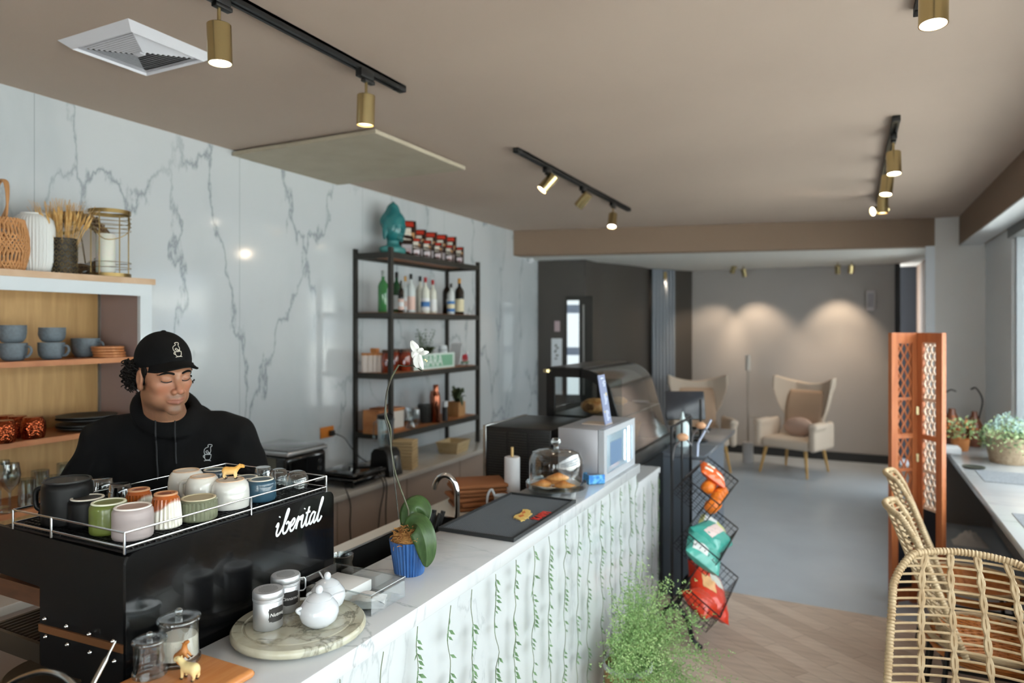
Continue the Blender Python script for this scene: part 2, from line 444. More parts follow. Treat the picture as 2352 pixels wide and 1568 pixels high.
nt.links.new(bt.outputs[0], mx.inputs[1]); nt.links.new(nz.outputs[0], mx.inputs[2]); nt.links.new(mx.outputs[0], nt.nodes['Principled BSDF'].inputs['Base Color'])
struct('floor_planks', MB().box(WX, GX + 0.2, -3.45, 4.7, -0.08, 0), fm)
struct('floor_back', MB().box(WX - 1.2, GX + 0.2, 4.7, 10.9, -0.08, 0), mat('floor_concrete', '#adb6bf', 0.25, var=(1.6, '#a1aab3', 0.25)))
# back room walls
far_m = mat('far_wallpaper', '#aeaaa7', 0.75, bump=(220, 0.12, 0.003), var=(120, '#a09b98', 0.2, (1, 1, 6)))
struct('wall_far', MB().box(-2.08, 0.52, 10.0, 10.12, 0, CEIL2 + 0.1), far_m)
struct('baseboard_far', MB().box(-2.06, 0.5, 9.975, 9.999, 0, 0.11), mat('dark_baseboard', '#26282b', 0.5))
struct('wall_far_recess', MB().box(0.52, 0.9, 10.55, 10.65, 0, CEIL2), mat('recess_blue_grey', '#3c444e', 0.6))
struct('wall_side_brown', MB().box(0.78, 0.9, 8.92, 10.6, 0, CEIL2).box(0.78, 0.9, 8.2, 8.92, 2.45, CEIL2), mat('brown_side_wall', '#7d6a5b', 0.7))
struct('trim_recess', MB().box(0.50, 0.56, 9.97, 10.02, 0, CEIL2), mat('dark_frame', '#1d1e20', 0.5))
# dark panelled wall, curving into the back room
dark_m = mat('dark_panel_wall', '#46423e', 0.36, bump=(3, 0.02, 0.01))
pts = [(-3.5, 7.6), (-2.86, 7.74)]
for i in range(9):
    t = i / 8; a = math.radians(15 + 62 * min(1, t * 1.4)); 
    pts.append((-2.86 + 0.34 * math.sin(t * PI / 2) + 0.02, 7.74 + 0.35 + 1.25 * t))
pts.append((-2.06, 10.0))
mb = MB()
for (a, b) in zip(pts[:-1], pts[1:]):
    mb.add([(a[0], a[1], 0), (b[0], b[1], 0), (b[0], b[1], CEIL2), (a[0], a[1], CEIL2), (a[0] - .1, a[1] + .1, 0), (b[0] - .1, b[1] + .1, 0), (b[0] - .1, b[1] + .1, CEIL2), (a[0] - .1, a[1] + .1, CEIL2)],
           [(0, 1, 2, 3), (5, 4, 7, 6), (3, 2, 6, 7), (4, 5, 1, 0)])
struct('wall_dark_curved', mb, dark_m)
# fluted pale panel on the dark wall (tall narrow)
pA = ony(1482, 700, 9.0)
mb = MB()
for k in range(7):
    mb.cyl((-2.475 + k * 0.034 + 0.034, 9.315 + k * 0.050 - 0.026, 0.0), 0.026, CEIL2 - 0.005, 10)
o = mb.build('fluted_panel', mat('fluted_grey', '#868d96', 0.35)); tag(o, 'tall pale grey fluted panel on the curved dark wall behind the display case', 'wall panel')
# door on the dark wall; a glow is put in for its bright slot
ang = math.atan2(0.14, 0.64)
def on_dark(px, py):
    # intersect pixel ray with plane through (-3.5,7.6) dir (0.64,0.14)
    k = (px - 1176) / F; dx, dy = (k * CT - ST), (k * ST + CT)
    nx, ny = 0.14, -0.64
    z = (nx * -3.5 + ny * 7.6) / (nx * dx + ny * dy)
    return pz(px, py, z)
nrm = Vector((0.14, -0.64, 0)).normalized(); tng = Vector((0.64, 0.14, 0)).normalized()
def dark_slab(name, x0, y0, x1, y1, m, th=0.012, **kw):
    a = on_dark(x0, (y0 + y1) / 2); b = on_dark(x1, (y0 + y1) / 2)
    zt = on_dark((x0 + x1) / 2, y0).z; zb = on_dark((x0 + x1) / 2, y1).z
    c = (a + b) / 2 + nrm * (th / 2 + kw.get('off', 0)); c.z = (zt + zb) / 2
    return MB().obox(c, tng, nrm, (0, 0, 1), (b - a).length / 2, th / 2, (zt - zb) / 2)
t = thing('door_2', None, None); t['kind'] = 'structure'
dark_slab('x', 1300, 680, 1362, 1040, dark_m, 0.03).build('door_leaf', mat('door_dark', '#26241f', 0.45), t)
dark_slab('x', 1304, 690, 1331, 905, dark_m, 0.01, off=0.031).build('slot_glow', mat('slot_glow_pale', '#cfd8dc', 0.2, emit='#dbe6ea', es=.42), t)  # emission imitates the bright view reflected in the slot
for (ya, yb) in ((700, 719), (797, 815)): dark_slab('x', 1304, ya, 1331, yb, dark_m, 0.002, off=0.0415).build('glow_stripe', mat('glow_stripe_grey', '#7f8b9c', .5, emit='#8290a5', es=.12), t)  # grey bands of that view, painted on as faintly glowing stripes
dark_slab('x', 1340, 700, 1343, 905, dark_m, 0.02, off=0.031).build('door_handle', mat('steel_handle', '#8a8a88', 0.3, 1.0), t)
o = dark_slab('x', 1267, 777, 1291, 905, dark_m).build('wall_sign', mat('sign_white', '#d9dee3', 0.5)); tag(o, 'tall white notice with black marks on the dark wall', 'sign')
q = on_dark(1279, 812); mk = MB()
for k, (dx, dz, w, h) in enumerate([(-.01, .10, .02, .03), (.01, .07, .03, .02), (-.015, .03, .02, .035), (.005, -.02, .03, .02), (-.01, -.06, .03, .015)]):
    c = q + tng * dx + nrm * 0.014 + Vector((0, 0, dz)); mk.obox(c, tng, nrm, (0.3, 0.1, 1), w / 2, 0.001, h / 2)
mk.build('marks', mat('sign_black', '#23262a', 0.5), o)
o = dark_slab('x', 1274, 737, 1286, 761, dark_m).build('wall_sign', mat('sign_pink', '#b9a3a8', 0.5)); tag(o, 'small pinkish notice above the tall white notice', 'sign')
# right side: end pillar, solid strip, soffit, low wall, glazing
struct('pillar_right', MB().box(0.75, GX + 0.2, 8.0, 8.2, 0, CEIL), white_wall)
struct('trim_pillar', MB().box(0.67, 0.75, 7.98, 8.03, 0, CEIL2), mat('white_trim', '#dfe4ea', 0.4))
struct('wall_right', MB().box(GX, GX + 0.2, 6.78, 8.0, 0, CEIL), mat('right_wall_paint', '#dcdedf', 0.7))
struct('wall_right_low', MB().box(GX, GX + 0.16, -3.45, 6.78, 0, 0.70), mat('low_wall_paint', '#77706b', 0.8))
struct('soffit_right', MB().box(0.955, GX + 0.3, -3.45, 8.0, CEIL2, CEIL), beam_m)
struct('trim_soffit', MB().box(0.957, GX - 0.03, -3.45, 8.0, CEIL2 - 0.012, CEIL2 - 0.0005), mat('soffit_underside', '#d2d4d5', 0.6))
frame_m = mat('window_frame', '#8d9296', 0.4)
w = thing('window_1', None, None); w['kind'] = 'structure'
mb = MB().box(GX - 0.03, GX + 0.1, -3.45, 6.78, CEIL2 - 0.09, CEIL2 - 0.012)
mb.build('window_head', mat('window_head', '#5a5a58', 0.5), w)
mb = MB().box(GX + 0.02, GX + 0.1, -3.45, 6.78, 0.70, 0.76)
for y in (-3.4, -1.0, 1.4, 3.8, 6.74): mb.box(GX + 0.02, GX + 0.09, y - 0.03, y + 0.03, 0.74, CEIL2 - 0.05)
mb.build('window_frame', frame_m, w)
MB().box(GX + 0.05, GX + 0.056, -3.4, 6.75, 0.74, CEIL2 - 0.05).build('window_pane', glassy('pane_glass', '#f4f8f8', 0.6, 0.0, 0.03), w)
w = thing('window_3', None, None); w['kind'] = 'structure'
MB().box(0.80, 0.86, 8.2, 8.25, 0, 2.45).box(0.80, 0.86, 8.87, 8.92, 0, 2.45).box(0.80, 0.86, 8.25, 8.87, 2.40, 2.45).box(0.80, 0.86, 8.25, 8.87, 0, 0.06).build('window_frame', frame_m, w)
MB().box(0.827, 0.833, 8.25, 8.87, 0.06, 2.40).build('window_pane', _M['pane_glass'], w)
# unseen wall behind the camera; its windows are placed for the light they let in
sf = mat('front_wall_paint', '#a89d94', 0.8)
struct('wall_front', MB().box(WX, -2.1, -3.45, -3.3, 0, CEIL).box(0.95, GX + 0.2, -3.45, -3.3, 0, CEIL).box(-1.5, -0.3, -3.45, -3.3, 0, CEIL).box(-2.1, -1.5, -3.45, -3.3, 2.4, CEIL).box(-2.1, -1.5, -3.45, -3.3, 0, 1.0).box(-0.3, 0.95, -3.45, -3.3, 2.5, CEIL).box(-0.3, 0.95, -3.45, -3.3, 0, 0.3), sf)
w = thing('unseen_window_2', None, None); w['kind'] = 'structure'  # unseen window kept small so the left side stays dark
mb = MB()
for x in (-2.07, -1.53): mb.box(x - 0.03, x + 0.03, -3.42, -3.34, 1.0, 2.4)
mb.box(-2.04, -1.56, -3.42, -3.34, 1.0, 1.05).box(-2.04, -1.56, -3.42, -3.34, 2.35, 2.4).build('window_frame', frame_m, w)
MB().box(-2.04, -1.56, -3.385, -3.379, 1.05, 2.35).build('window_pane', _M['pane_glass'], w)
w = thing('unseen_window_4', None, None); w['kind'] = 'structure'  # unseen window placed to light the pillar and the right side
MB().box(-0.3, -0.24, -3.42, -3.34, 0.3, 2.5).box(0.89, 0.95, -3.42, -3.34, 0.3, 2.5).box(-0.24, 0.89, -3.42, -3.34, 0.3, 0.36).box(-0.24, 0.89, -3.42, -3.34, 2.44, 2.5).build('window_frame', frame_m, w)
MB().box(-0.24, 0.89, -3.385, -3.379, 0.36, 2.44).build('window_pane', _M['pane_glass'], w)
# ---------------------------------------------------------------- outside
pav = mat('pavement', '#c4c4c2', 0.9, var=(2, '#b2b2b0', 0.2))
struct('ground_outside', MB().box(-40, 60, -50, 60, -0.3, -0.1), pav)
b = thing('building', 'pale building with grey window bands across the street', 'building', (18, 6, -0.1))
mb = MB().box(0, 6, -26, 24, 0, 7.5); mb.build('facade', mat('facade_white', '#dcdcd8', 0.8), b)
for k in range(3):
    MB().box(-0.05, 0.02, -25, 23, 1.2 + 2.3 * k, 2.5 + 2.3 * k).build('window_band', mat('band_grey', '#7d8894', 0.3), b)
b = thing('building', 'white low building at the end of the pavement seen through the right window', 'building', (2.0, 26, -0.1))
MB().box(0, 10, 0, 5, 0, 4.2).build('facade', _M['facade_white'], b)
mb = MB()
for k in range(9): mb.box(0.2, 9.6, -0.06, 0.01, 0.5 + k * 0.42, 0.62 + k * 0.42)
mb.build('shutter', mat('shutter_grey', '#9aa3ab', 0.6), b)
o = MB().box(2.3, 2.5, 7.4, 19, -0.1, 1.1).box(2.25, 2.55, 7.4, 19, 1.1, 1.14).build('garden_wall', mat('garden_wall', '#e6e7e8', 0.8)); tag(o, 'low white wall outside the right-hand window', 'wall')
# ---------------------------------------------------------------- ceiling details
def lathe_part(name, prof, m, parent, loc=None, seg=24, rot=None, **kw):
    o = MB().lathe(prof, seg, **kw).build(name, m, parent, loc)
    if rot: o.rotation_euler = rot
    return o
vw = mat('vent_white', '#d6d6dc', 0.5)
t = thing('air_vent', 'square white stepped ceiling vent above the barista', 'vent', (-2.51, 1.755, CEIL))
def frame_ring(mb, hx, hy, w, z0, z1):
    mb.box(-hx, hx, -hy, -hy + w, z0, z1).box(-hx, hx, hy - w, hy, z0, z1).box(-hx, -hx + w, -hy + w, hy - w, z0, z1).box(hx - w, hx, -hy + w, hy - w, z0, z1)
def slope_ring(mb, hx, hy, w, z0, z1):
    vs = [(-hx, -hy, z1), (hx, -hy, z1), (hx, hy, z1), (-hx, hy, z1), (-hx + w, -hy + w, z0), (hx - w, -hy + w, z0), (hx - w, hy - w, z0), (-hx + w, hy - w, z0)]
    mb.add(vs, [(0, 1, 5, 4), (1, 2, 6, 5), (2, 3, 7, 6), (3, 0, 4, 7)])
mb = MB(); slope_ring(mb, 0.21, 0.19, 0.035, -0.028, 0.0); slope_ring(mb, 0.175, 0.155, 0.012, -0.010, -0.028)
mb.build('frame', vw, t)
MB().box(-0.17, 0.17, -0.15, 0.15, -0.004, -0.001).build('backing', mat('vent_back', '#2b2824', 0.8), t)
mb = MB()
for k in range(11):
    hx = 0.163 - k * 0.0132; hy = hx - 0.02
    slope_ring(mb, hx, hy, 0.0040, -0.022, -0.017)
mb.box(-0.02, 0.02, -0.012, 0.012, -0.026, -0.02)
mb.build('louvre', vw, t)
o = MB().box(WX + 0.002, -2.33, 3.01, 3.98, CEIL - 0.035, CEIL - 0.012).box(-3.36, -2.4, 3.06, 3.93, CEIL - 0.012, CEIL - 0.0002).build('access_panel', mat('panel_paint', '#b0a693', 0.8, var=(5, '#a79c89', 0.2)))
tag(o, 'shallow square access panel hanging under the ceiling by the marble wall', 'panel')
brass = mat('brushed_brass', '#c4b283', 0.24, 1.0); blk = mat('black_track', '#141414', 0.45)
bulb_m = mat('bulb_glow', '#ffffff', 0.5, emit='#fff3e0', es=9.0)
bulb_d = mat('bulb_glow_dim', '#ffffff', 0.5, emit='#ffd9a8', es=3.0)
def track(x, y0, y1, label):
    t = thing('light_track', label, 'track', (x, (y0 + y1) / 2, CEIL), 0); L = (y1 - y0) / 2
    mb = MB().box(-0.018, -0.006, -L, L, -0.028, -0.0005).box(0.006, 0.018, -L, L, -0.028, -0.0005).box(-0.018, 0.018, -L, L, -0.012, -0.0005)
    mb.build('rail', blk, t)
    MB().rbox(-0.019, 0.019, L - 0.05, L + 0.006, -0.030, -0.0005, 0.003).build('end_cap', blk, t); MB().rbox(-0.019, 0.019, -L - 0.006, -L + 0.05, -0.030, -0.0005, 0.003).build('end_cap', blk, t)
    return t
track(-1.83, 0.5, 2.56, 'black light track above the coffee machine, ending before the access panel')
track(-1.83, 3.74, 6.1, 'black light track carrying three brass spots before the back beam')
track(0.21, 4.05, 6.72, 'black light track near the right windows carrying four brass spots')
track(0.21, 0.6, 2.72, 'black light track at the top right corner of the photo')
def spot_head(x, y, d, label, ztop=CEIL, R=0.0375, L=0.125, stem=0.055, adapter=True, glow=True, power=4, tgt=None, group='brass spotlights'):
    """d: direction the lens points"""
    t = thing('track_spotlight', label, 'spotlight', (x, y, ztop), 0, group)
    z0 = -0.028
    if adapter:
        MB().rbox(-0.016, 0.016, -0.05, 0.035, z0 - 0.032, z0 + 0.004, 0.003).rbox(-0.013, 0.013, -0.02, 0.045, z0 - 0.044, z0 - 0.03, 0.003).build('adapter', blk, t)
        zz = z0 - 0.042
    else: zz = -0.0
    MB().cyl((0, 0, zz - stem), 0.006, stem + 0.004, 10).sphere((0, 0, zz - stem), 0.008).build('stem', brass, t)
    d = Vector(d).normalized(); Mx = Matrix.Translation((0, 0, zz - stem)) @ (-d).to_track_quat('Z', 'Y').to_matrix().to_4x4() @ Matrix.Translation((0, 0, -L / 2 if d.z > -0.9 else -L))
    # local: lens at z=0 end, cap at z=L
    mb = MB().lathe([(0, L), (R - 0.002, L), (R, L - 0.002), (R, 0.0), (R - 0.003, 0.0), (R - 0.003, 0.012)], 32).xf(Mx)
    mb.build('housing', brass, t)
    MB().lathe([(R - 0.003, 0.010), (R * 0.5, 0.0035), (0, 0.002)], 28).xf(Mx).build('lens', bulb_m if glow else bulb_d, t)
    wp = Vector((x, y, ztop)) + Mx @ Vector((0, 0, -0.012))
    spot(wp, wp + d, power, 75)
    return t
q = lambda px, X: onx(px, 400, X).y
spot_head(-1.82, q(503, -1.82), (0.02, 0.02, -1), 'large brass spotlight beside the white ceiling vent')
spot_head(-1.82, q(841, -1.82), (-0.05, 0.02, -1), 'brass spotlight at the end of the track above the coffee machine', glow=False)
spot_head(-1.83, q(1258, -1.83), (-0.55, -0.35, -0.75), 'first of the three brass spots before the beam, tilted left')
spot_head(-1.83, q(1340, -1.83), (-0.75, 0.1, -0.75), 'middle of the three brass spots before the beam, tilted left', glow=False)
spot_head(-1.83, q(1408, -1.83), (0.05, -0.45, -1), 'last of the three brass spots before the beam, pointing down')
spot_head(0.21, 2.27, (-0.02, -0.12, -1), 'brass spotlight in the top right corner of the photo', stem=0.05)
spot_head(0.21, q(2052, 0.21) , (0.02, -0.15, -1), 'nearest of four brass spots on the right window track')
spot_head(0.21, 5.0, (-0.1, -0.2, -1), 'second of four brass spots on the right window track')
spot_head(0.21, 5.75, (-0.02, -0.0, -1), 'third of four brass spots on the right window track', glow=False)
spot_head(0.21, 6.4, (-0.9, -0.55, -0.25), 'last of four brass spots on the right window track, turned sideways')
for i, (px, dx, dy, lab) in enumerate([(1507, 0, -0.1, 'left spot of the left pair'), (1527, 0, -0.1, 'right spot of the left pair'), (1684, -0.4, 0.5, 'left spot of the middle pair'), (1707, 0.15, 0.7, 'right spot of the middle pair'), (1924, 0, 0.75, 'left spot of the right pair'), (1956, -0.1, 0.1, 'right spot of the right pair')]):
    p = ony(px, 612, 9.45)
    spot_head(p.x, 9.45, (dx, dy * .6, -1), lab + ' of small brass ceiling lights in the back room', ztop=CEIL2, R=0.034, L=0.105, stem=0.04, adapter=False, power=24 if i > 1 else 14, glow=(i % 2 == 0), group='small brass ceiling lights in the back room')
# ================================================================ THE BAR
def catmull(P, n=6, closed=False):
    P = [Vector(p) for p in P]; out = []
    N = len(P)
    for i in range(N if closed else N - 1):
        p0 = P[(i - 1) % N] if (closed or i > 0) else P[0] * 2 - P[1]
        p1 = P[i]; p2 = P[(i + 1) % N]; p3 = P[(i + 2) % N] if (closed or i + 2 < N) else P[-1] * 2 - P[-2]
        for k in range(n):
            t = k / n
            out.append(0.5 * ((2 * p1) + (p2 - p0) * t + (2 * p0 - 5 * p1 + 4 * p2 - p3) * t * t + (3 * p1 - p0 - 3 * p2 + p3) * t ** 3))
    if not closed: out.append(P[-1])
    return out
BT = 1.03            # bar top
steel = mat('stainless', '#b9b9b6', 0.22, 1.0); chrome = mat('chrome', '#d9d9d9', 0.06, 1.0)
dkcab = mat('dark_cabinet', '#2c2f33', 0.5)
t = thing('bar_counter', 'white marble fronted service bar running along the room', 'counter', (-1.16, 1.5, 0))
MB().rbox(-0.15, 0.16, -2.5, 2.04, 0.985, BT, 0.003).build('countertop', marble_c, t)
MB().box(-0.13, 0.14, -2.5, 2.04, 0, 0.985).build('front_panel', marble('bar_front_marble', '#c3c7c8', '#999da1', scale=1.1, rough=0.15, width=0.012, soft='#bfc3c5', strength=0.5), t)
MB().box(-0.15, -0.02, 2.04, 2.5, 0, 0.90).box(-0.13, 0.14, 2.04, 2.5, 0, 0.90).box(-0.14, 0.15, 2.04, 2.5, 0.90, 0.93).build('lower_end', marble_c, t)
t = thing('worktop', 'low stone worktop behind the bar holding the coffee machine and sink', 'worktop', (-1.55, 1.5, 0))
mb = MB().box(-0.25, 0.235, -2.5, 0.16, 0.87, 0.90).box(-0.25, 0.235, 1.12, 2.5, 0.87, 0.90).box(-0.25, -0.17, 0.16, 1.12, 0.87, 0.90).box(0.17, 0.235, 0.16, 1.12, 0.87, 0.90)
mb.build('slab', mat('worktop_stone', '#cdc8bf', 0.25), t)
MB().box(-0.22, 0.225, -2.5, 2.5, 0.02, 0.66).build('cabinet', dkcab, t)
t = thing('sink', 'dark undermount sink with steel rim beside the blue orchid pot', 'sink', (-1.55, 2.14, 0.9))
mb = MB().box(-0.165, 0.165, -0.475, -0.465, -0.2, -0.002).box(-0.165, 0.165, 0.465, 0.475, -0.2, -0.002).box(-0.165, -0.155, -0.465, 0.465, -0.2, -0.002).box(0.155, 0.165, -0.465, 0.465, -0.2, -0.002).box(-0.165, 0.165, -0.475, 0.475, -0.21, -0.2)
mb.build('basin', mat('sink_dark', '#3a3b3b', 0.35, 0.5), t)
mb = MB(); frame_ring(mb, 0.17, 0.48, 0.016, 0.0005, 0.004); mb.build('rim', steel, t)
# faucet
t = thing('faucet', 'chrome gooseneck tap beside the black drip mat', 'faucet', (-1.455, 2.42, 0.9))
MB().cyl((0, 0, 0), 0.022, 0.03).build('base', chrome, t)
arc = [(0, 0, 0.02), (0, 0, 0.10), (0, 0, 0.15)]
for k in range(13):
    a = PI * k / 12 * 0.93; arc.append((-0.045 * (1 - math.cos(a)) * 1.1, -0.045 * (1 - math.cos(a)) * 0.25 - 0.0, 0.165 + 0.075 * math.sin(a)))
MB().tube(catmull(arc, 3), 0.0115, 12).build('spout', chrome, t)
MB().tube([(0.02, 0, 0.03), (0.05, 0.02, 0.05)], 0.006).sphere((0.05, 0.02, 0.05), 0.008).build('lever', chrome, t)

# ---------------------------------------------------------------- coffee machine
mblk = mat('machine_black', '#0a0a0b', 0.16, coat=0.2, spec=0.45); mtop = mat('machine_black_matt', '#0b0a0a', 0.5, spec=0.3)
copper_strip = mat('copper_strip', '#9a6844', 0.4, 0.7)
M0 = (-1.33, 0.90, 0.90)
t = CMACH = thing('espresso_machine', 'large black espresso machine with cups on its railed top', 'coffee machine', M0)
def rrect(y0, y1, z0, z1, r, n=6, corners=(0, 0, 1, 1)):
    pts = []
    for (cx, cz, a0, on) in ((y0, z0, PI, corners[0]), (y1, z0, 1.5 * PI, corners[1]), (y1, z1, 0, corners[2]), (y0, z1, 0.5 * PI, corners[3])):
        sx = 1 if cx == y0 else -1; sz = 1 if cz == z0 else -1
        if not on: pts.append((cx, cz)); continue
        for k in range(n + 1):
            a = a0 + k / n * PI / 2; pts.append((cx + sx * r + r * math.cos(a), cz + sz * r + r * math.sin(a)))
    return pts
MB().prism(rrect(0, 0.627, 0.02, 0.385, 0.022), (-0.008, 0), 'x').build('rear_panel', mblk, t)
side = [(-0.008, 0.03), (-0.008, 0.378), (-0.50, 0.385), (-0.52, 0.37), (-0.52, 0.29), (-0.50, 0.275), (-0.305, 0.268), (-0.305, 0.13), (-0.30, 0.06), (-0.20, 0.02)]
MB().prism(side, (0.003, 0.012), 'y').build('side_panel', mtop, t)
MB().prism(side, (0.613, 0.622), 'y').build('side_panel', mtop, t)
MB().box(-0.30, -0.009, 0.013, 0.612, 0.03, 0.37).box(-0.51, -0.30, 0.013, 0.612, 0.275, 0.372).build('body', mtop, t)
for y in (0.06, 0.56):
    for x in (-0.05, -0.27): MB().cyl((x, y, 0), 0.02, 0.03).build('foot', mtop, t)
MB().prism([(-0.303, 0.170), (-0.009, 0.182), (-0.009, 0.198), (-0.303, 0.186)], (-0.0015, 0.003), 'y').build('copper_strip', copper_strip, t)
for (px, py) in ((105, 1420), (155, 1437), (207, 1455), (262, 1471), (107, 1461), (157, 1479), (209, 1497), (265, 1517)):
    p = ony(px, py, 0.9); MB().sphere((p.x - M0[0], -0.001, p.z - M0[2]), 0.0048, 12, 8, (1, 0.9, 1)).sphere((p.x - M0[0], -0.0045, p.z - M0[2]), 0.003, 8, 6).build('bolt', chrome, t)
MB().box(-0.52, -0.308, 0.004, 0.622, 0.222, 0.262).build('wood_trim', wood('machine_wood', '#432818', '#593723', 8, (1, 1, 6)), t)
dks = mat('dark_steel', '#5a5044', .4, .8)
MB().box(-0.32, -0.306, 0.02, 0.6, 0.15, 0.222).build('backsplash', dks, t)
mb = MB()
for k in range(11): mb.box(-0.51 + k * 0.018, -0.504 + k * 0.018, 0.02, 0.6, 0.128, 0.134)
mb.box(-0.525, -0.515, 0.005, 0.62, 0.09, 0.136).box(-0.525, -0.31, 0.005, 0.014, 0.09, 0.136).box(-0.525, -0.31, 0.61, 0.62, 0.09, 0.136)
mb.build('drip_tray', dks, t)
for gy in (0.17, 0.45):
    g = MB().cyl((-0.41, gy, 0.19), 0.034, 0.085, 20).build('group_head', chrome, t)
    MB().cyl((-0.41, gy, 0.165), 0.036, 0.022, 20).tube([(-0.44, gy, 0.175), (-0.47, gy, 0.172)], 0.007).build('portafilter', chrome, g)
    MB().tube([(-0.47, gy, 0.172), (-0.49, gy, 0.168), (-0.545, gy, 0.158)], [0.009, 0.014, 0.012], 12).build('handle', _M['machine_wood'], g)
# top grille and rail
mb = MB().box(-0.43, -0.008, 0.004, 0.60, 0.3855, 0.390)
for k in range(45): mb.box(-0.428, -0.010, 0.008 + k * 0.0132, 0.0105 + k * 0.0132, 0.390, 0.3925)
for k in range(31): mb.box(-0.425 + k * 0.0135, -0.4225 + k * 0.0135, 0.006, 0.595, 0.390, 0.3924)
mb.build('cup_grille', mat('grille_black', '#0f0f10', 0.4, 0.4), t)
mb = MB()
rx0, rx1, ry0, ry1 = -0.405, -0.004, 0.000, 0.600
for z in (0.400, 0.430):
    mb.tube([(rx0, ry0, z), (rx1, ry0, z), (rx1, ry1, z), (rx0, ry1, z)], 0.0022, 8, closed=True)
for (x, y) in ((rx0, ry0), (rx1, ry0), (rx1, ry1), (rx0, ry1), (rx1, 0.33), (-0.256, ry0), (-0.2, ry1)):
    mb.tube([(x, y, 0.386), (x, y, 0.4305)], 0.0032 if y == ry0 and x == -0.256 else 0.0026, 8)
mb.build('rail', chrome, t)
# lettering on the rear panel
def strokes(Ls, k, slant, w):
    mb = MB()
    for L in Ls:
        P = catmull([(x, y, 0) for x, y in L], 5)
        mb.tube([((p.x + slant * p.y) * k, p.y * k, 0) for p in P], w, 6)
    return mb
ib = [[(0, .72), (.14, .98), (.22, .8), (.16, .3), (.28, .03), (.5, .12), (.72, .5)], [(.17, 1.42), (.2, 1.5)],
      [(.72, .5), (1.0, 1.2), (1.12, 1.75), (.98, 1.85), (.86, 1.3), (.82, .4), (1.0, .03), (1.3, .12), (1.44, .55), (1.25, .85), (1.06, .7)], [(1.42, .7), (1.62, .72)],
      [(1.62, .4), (1.85, .5), (2.02, .78), (1.86, .96), (1.64, .7), (1.62, .3), (1.78, .03), (2.02, .1), (2.22, .5)],
      [(2.22, .5), (2.36, .95), (2.42, .85), (2.36, .03)], [(2.38, .5), (2.58, .85), (2.74, .9), (2.72, .6)],
      [(2.74, .9), (2.92, .95), (2.9, .4), (3.0, .03), (3.2, .12), (3.36, .5)], [(2.96, 1.42), (2.99, 1.5)],
      [(3.36, .5), (3.48, 1.2), (3.5, 1.5), (3.42, .6), (3.5, .04), (3.72, .1), (3.86, .4)], [(3.2, 1.05), (3.72, 1.1)],
      [(4.36, .85), (4.1, .95), (3.86, .6), (3.88, .15), (4.08, .03), (4.3, .4), (4.4, .92), (4.34, .3), (4.44, .03), (4.64, .2), (4.78, .6)],
      [(4.78, .6), (5.02, 1.4), (5.08, 1.85), (4.96, 1.9), (4.86, 1.3), (4.82, .3), (4.94, .03), (5.16, .12), (5.3, .4)]]
k = 0.0325
mb = strokes(ib, k, 0.28, 0.0034)
Mx = Matrix(((0, 0, 0.25, 0.0012), (1, 0, 0, 0.400), (0, 1, 0, 0.312), (0, 0, 0, 1)))
mb.xf(Mx).build('lettering', mat('badge_white', '#d3d5d6', 0.4, 0.3), t)

# things on the machine ------------------------------------------------------
MTOP = 0.90 + 0.3928
def seat(cx, by, w, ty, h=MTOP):
    p = onh(cx, by, h); z = zof(p); return p, w / 2 * z / F, CAMH - (ty - 753) * z / F - h
def inv_cup(name, label, cx, by, w, ty, col, foot, rough=0.25, shape='straight', rib=0, handle=None, cat='mug', group='cups on the coffee machine', two=None, footr=0.78, top_in=None):
    p, r, h = seat(cx, by, w, ty)
    t = thing(name, label, cat, p, 0, group)
    if shape == 'round': prof = [(0, 0.004), (r * .9, 0.004), (r * .93, 0), (r * .97, 0.001), (r, h * .35), (r * .985, h * .6), (r * .93, h * .82), (r * .80, h * .95), (r * .68, h * .985), (r * .66, h * .975), (0, h * .97)]
    elif shape == 'taper': prof = [(0, 0.004), (r * .93, 0), (r, h * .03), (r, h * .25), (r * .93, h * .6), (r * .82, h * .86), (r * .74, h * .9), (r * .72, h * .96), (r * .68, h * .985), (0, h * .965)]
    else: prof = [(0, 0.004), (r * .93, 0), (r * .98, 0.002), (r, h * .1), (r, h * .80), (r * .98, h * .88), (r * .88, h * .95), (r * footr + .003, h * .965), (0, h * .96)]
    m = mat('glaze_' + name + col, col, rough, coat=0.0 if rough >= .4 else 0.5, spec=.25 if rough >= .4 else .5) if two is None else two
    MB().lathe(prof, 96 if rib else 40, rib=rib, ribd=-0.0052 if rib else 0, flute=lambda z: h * .1 < z < h * .84).build('body', m, t)
    fr = r * (footr if shape == 'straight' else .70)
    MB().lathe([(fr + .0015, h * .955), (fr + .001, h), (fr - .001, h + .0008), (fr - .004, h), (fr - .004, h * .965)], 32).build('foot_ring', mat('foot_' + foot, foot, 0.6), t)
    if top_in: MB().lathe([(0, h * .975), (fr - .004, h * .975)], 32).build('base_recess', mat('recess_' + top_in, top_in, 0.5), t)
    if handle is not None:
        a, hw, hz = handle; dx, dy = math.cos(a), math.sin(a)
        P = catmull([(dx * r * .93, dy * r * .93, h * .8), (dx * (r + hw), dy * (r + hw), h * .72), (dx * (r + hw), dy * (r + hw), h * .35), (dx * r * .95, dy * r * .95, h * .22)], 6)
        MB().tube(P, hz, 10).build('handle', m, t)
    return t
RIGHT = math.atan2(ST, CT)     # bearing of image-right
inv_cup('mug', 'large upside down black pitcher at the left end of the machine top', 155, 1196, 103, 1099, '#0c0c0c', '#22211f', 0.42, footr=.9, handle=(RIGHT + PI, .02, .006), top_in='#26241f')
inv_cup('mug', 'upside down matt black cup beside the olive cup', 201, 1204, 78, 1141, '#0e0e0e', '#cfc8bb', 0.45, footr=.84, top_in='#2c2a27')
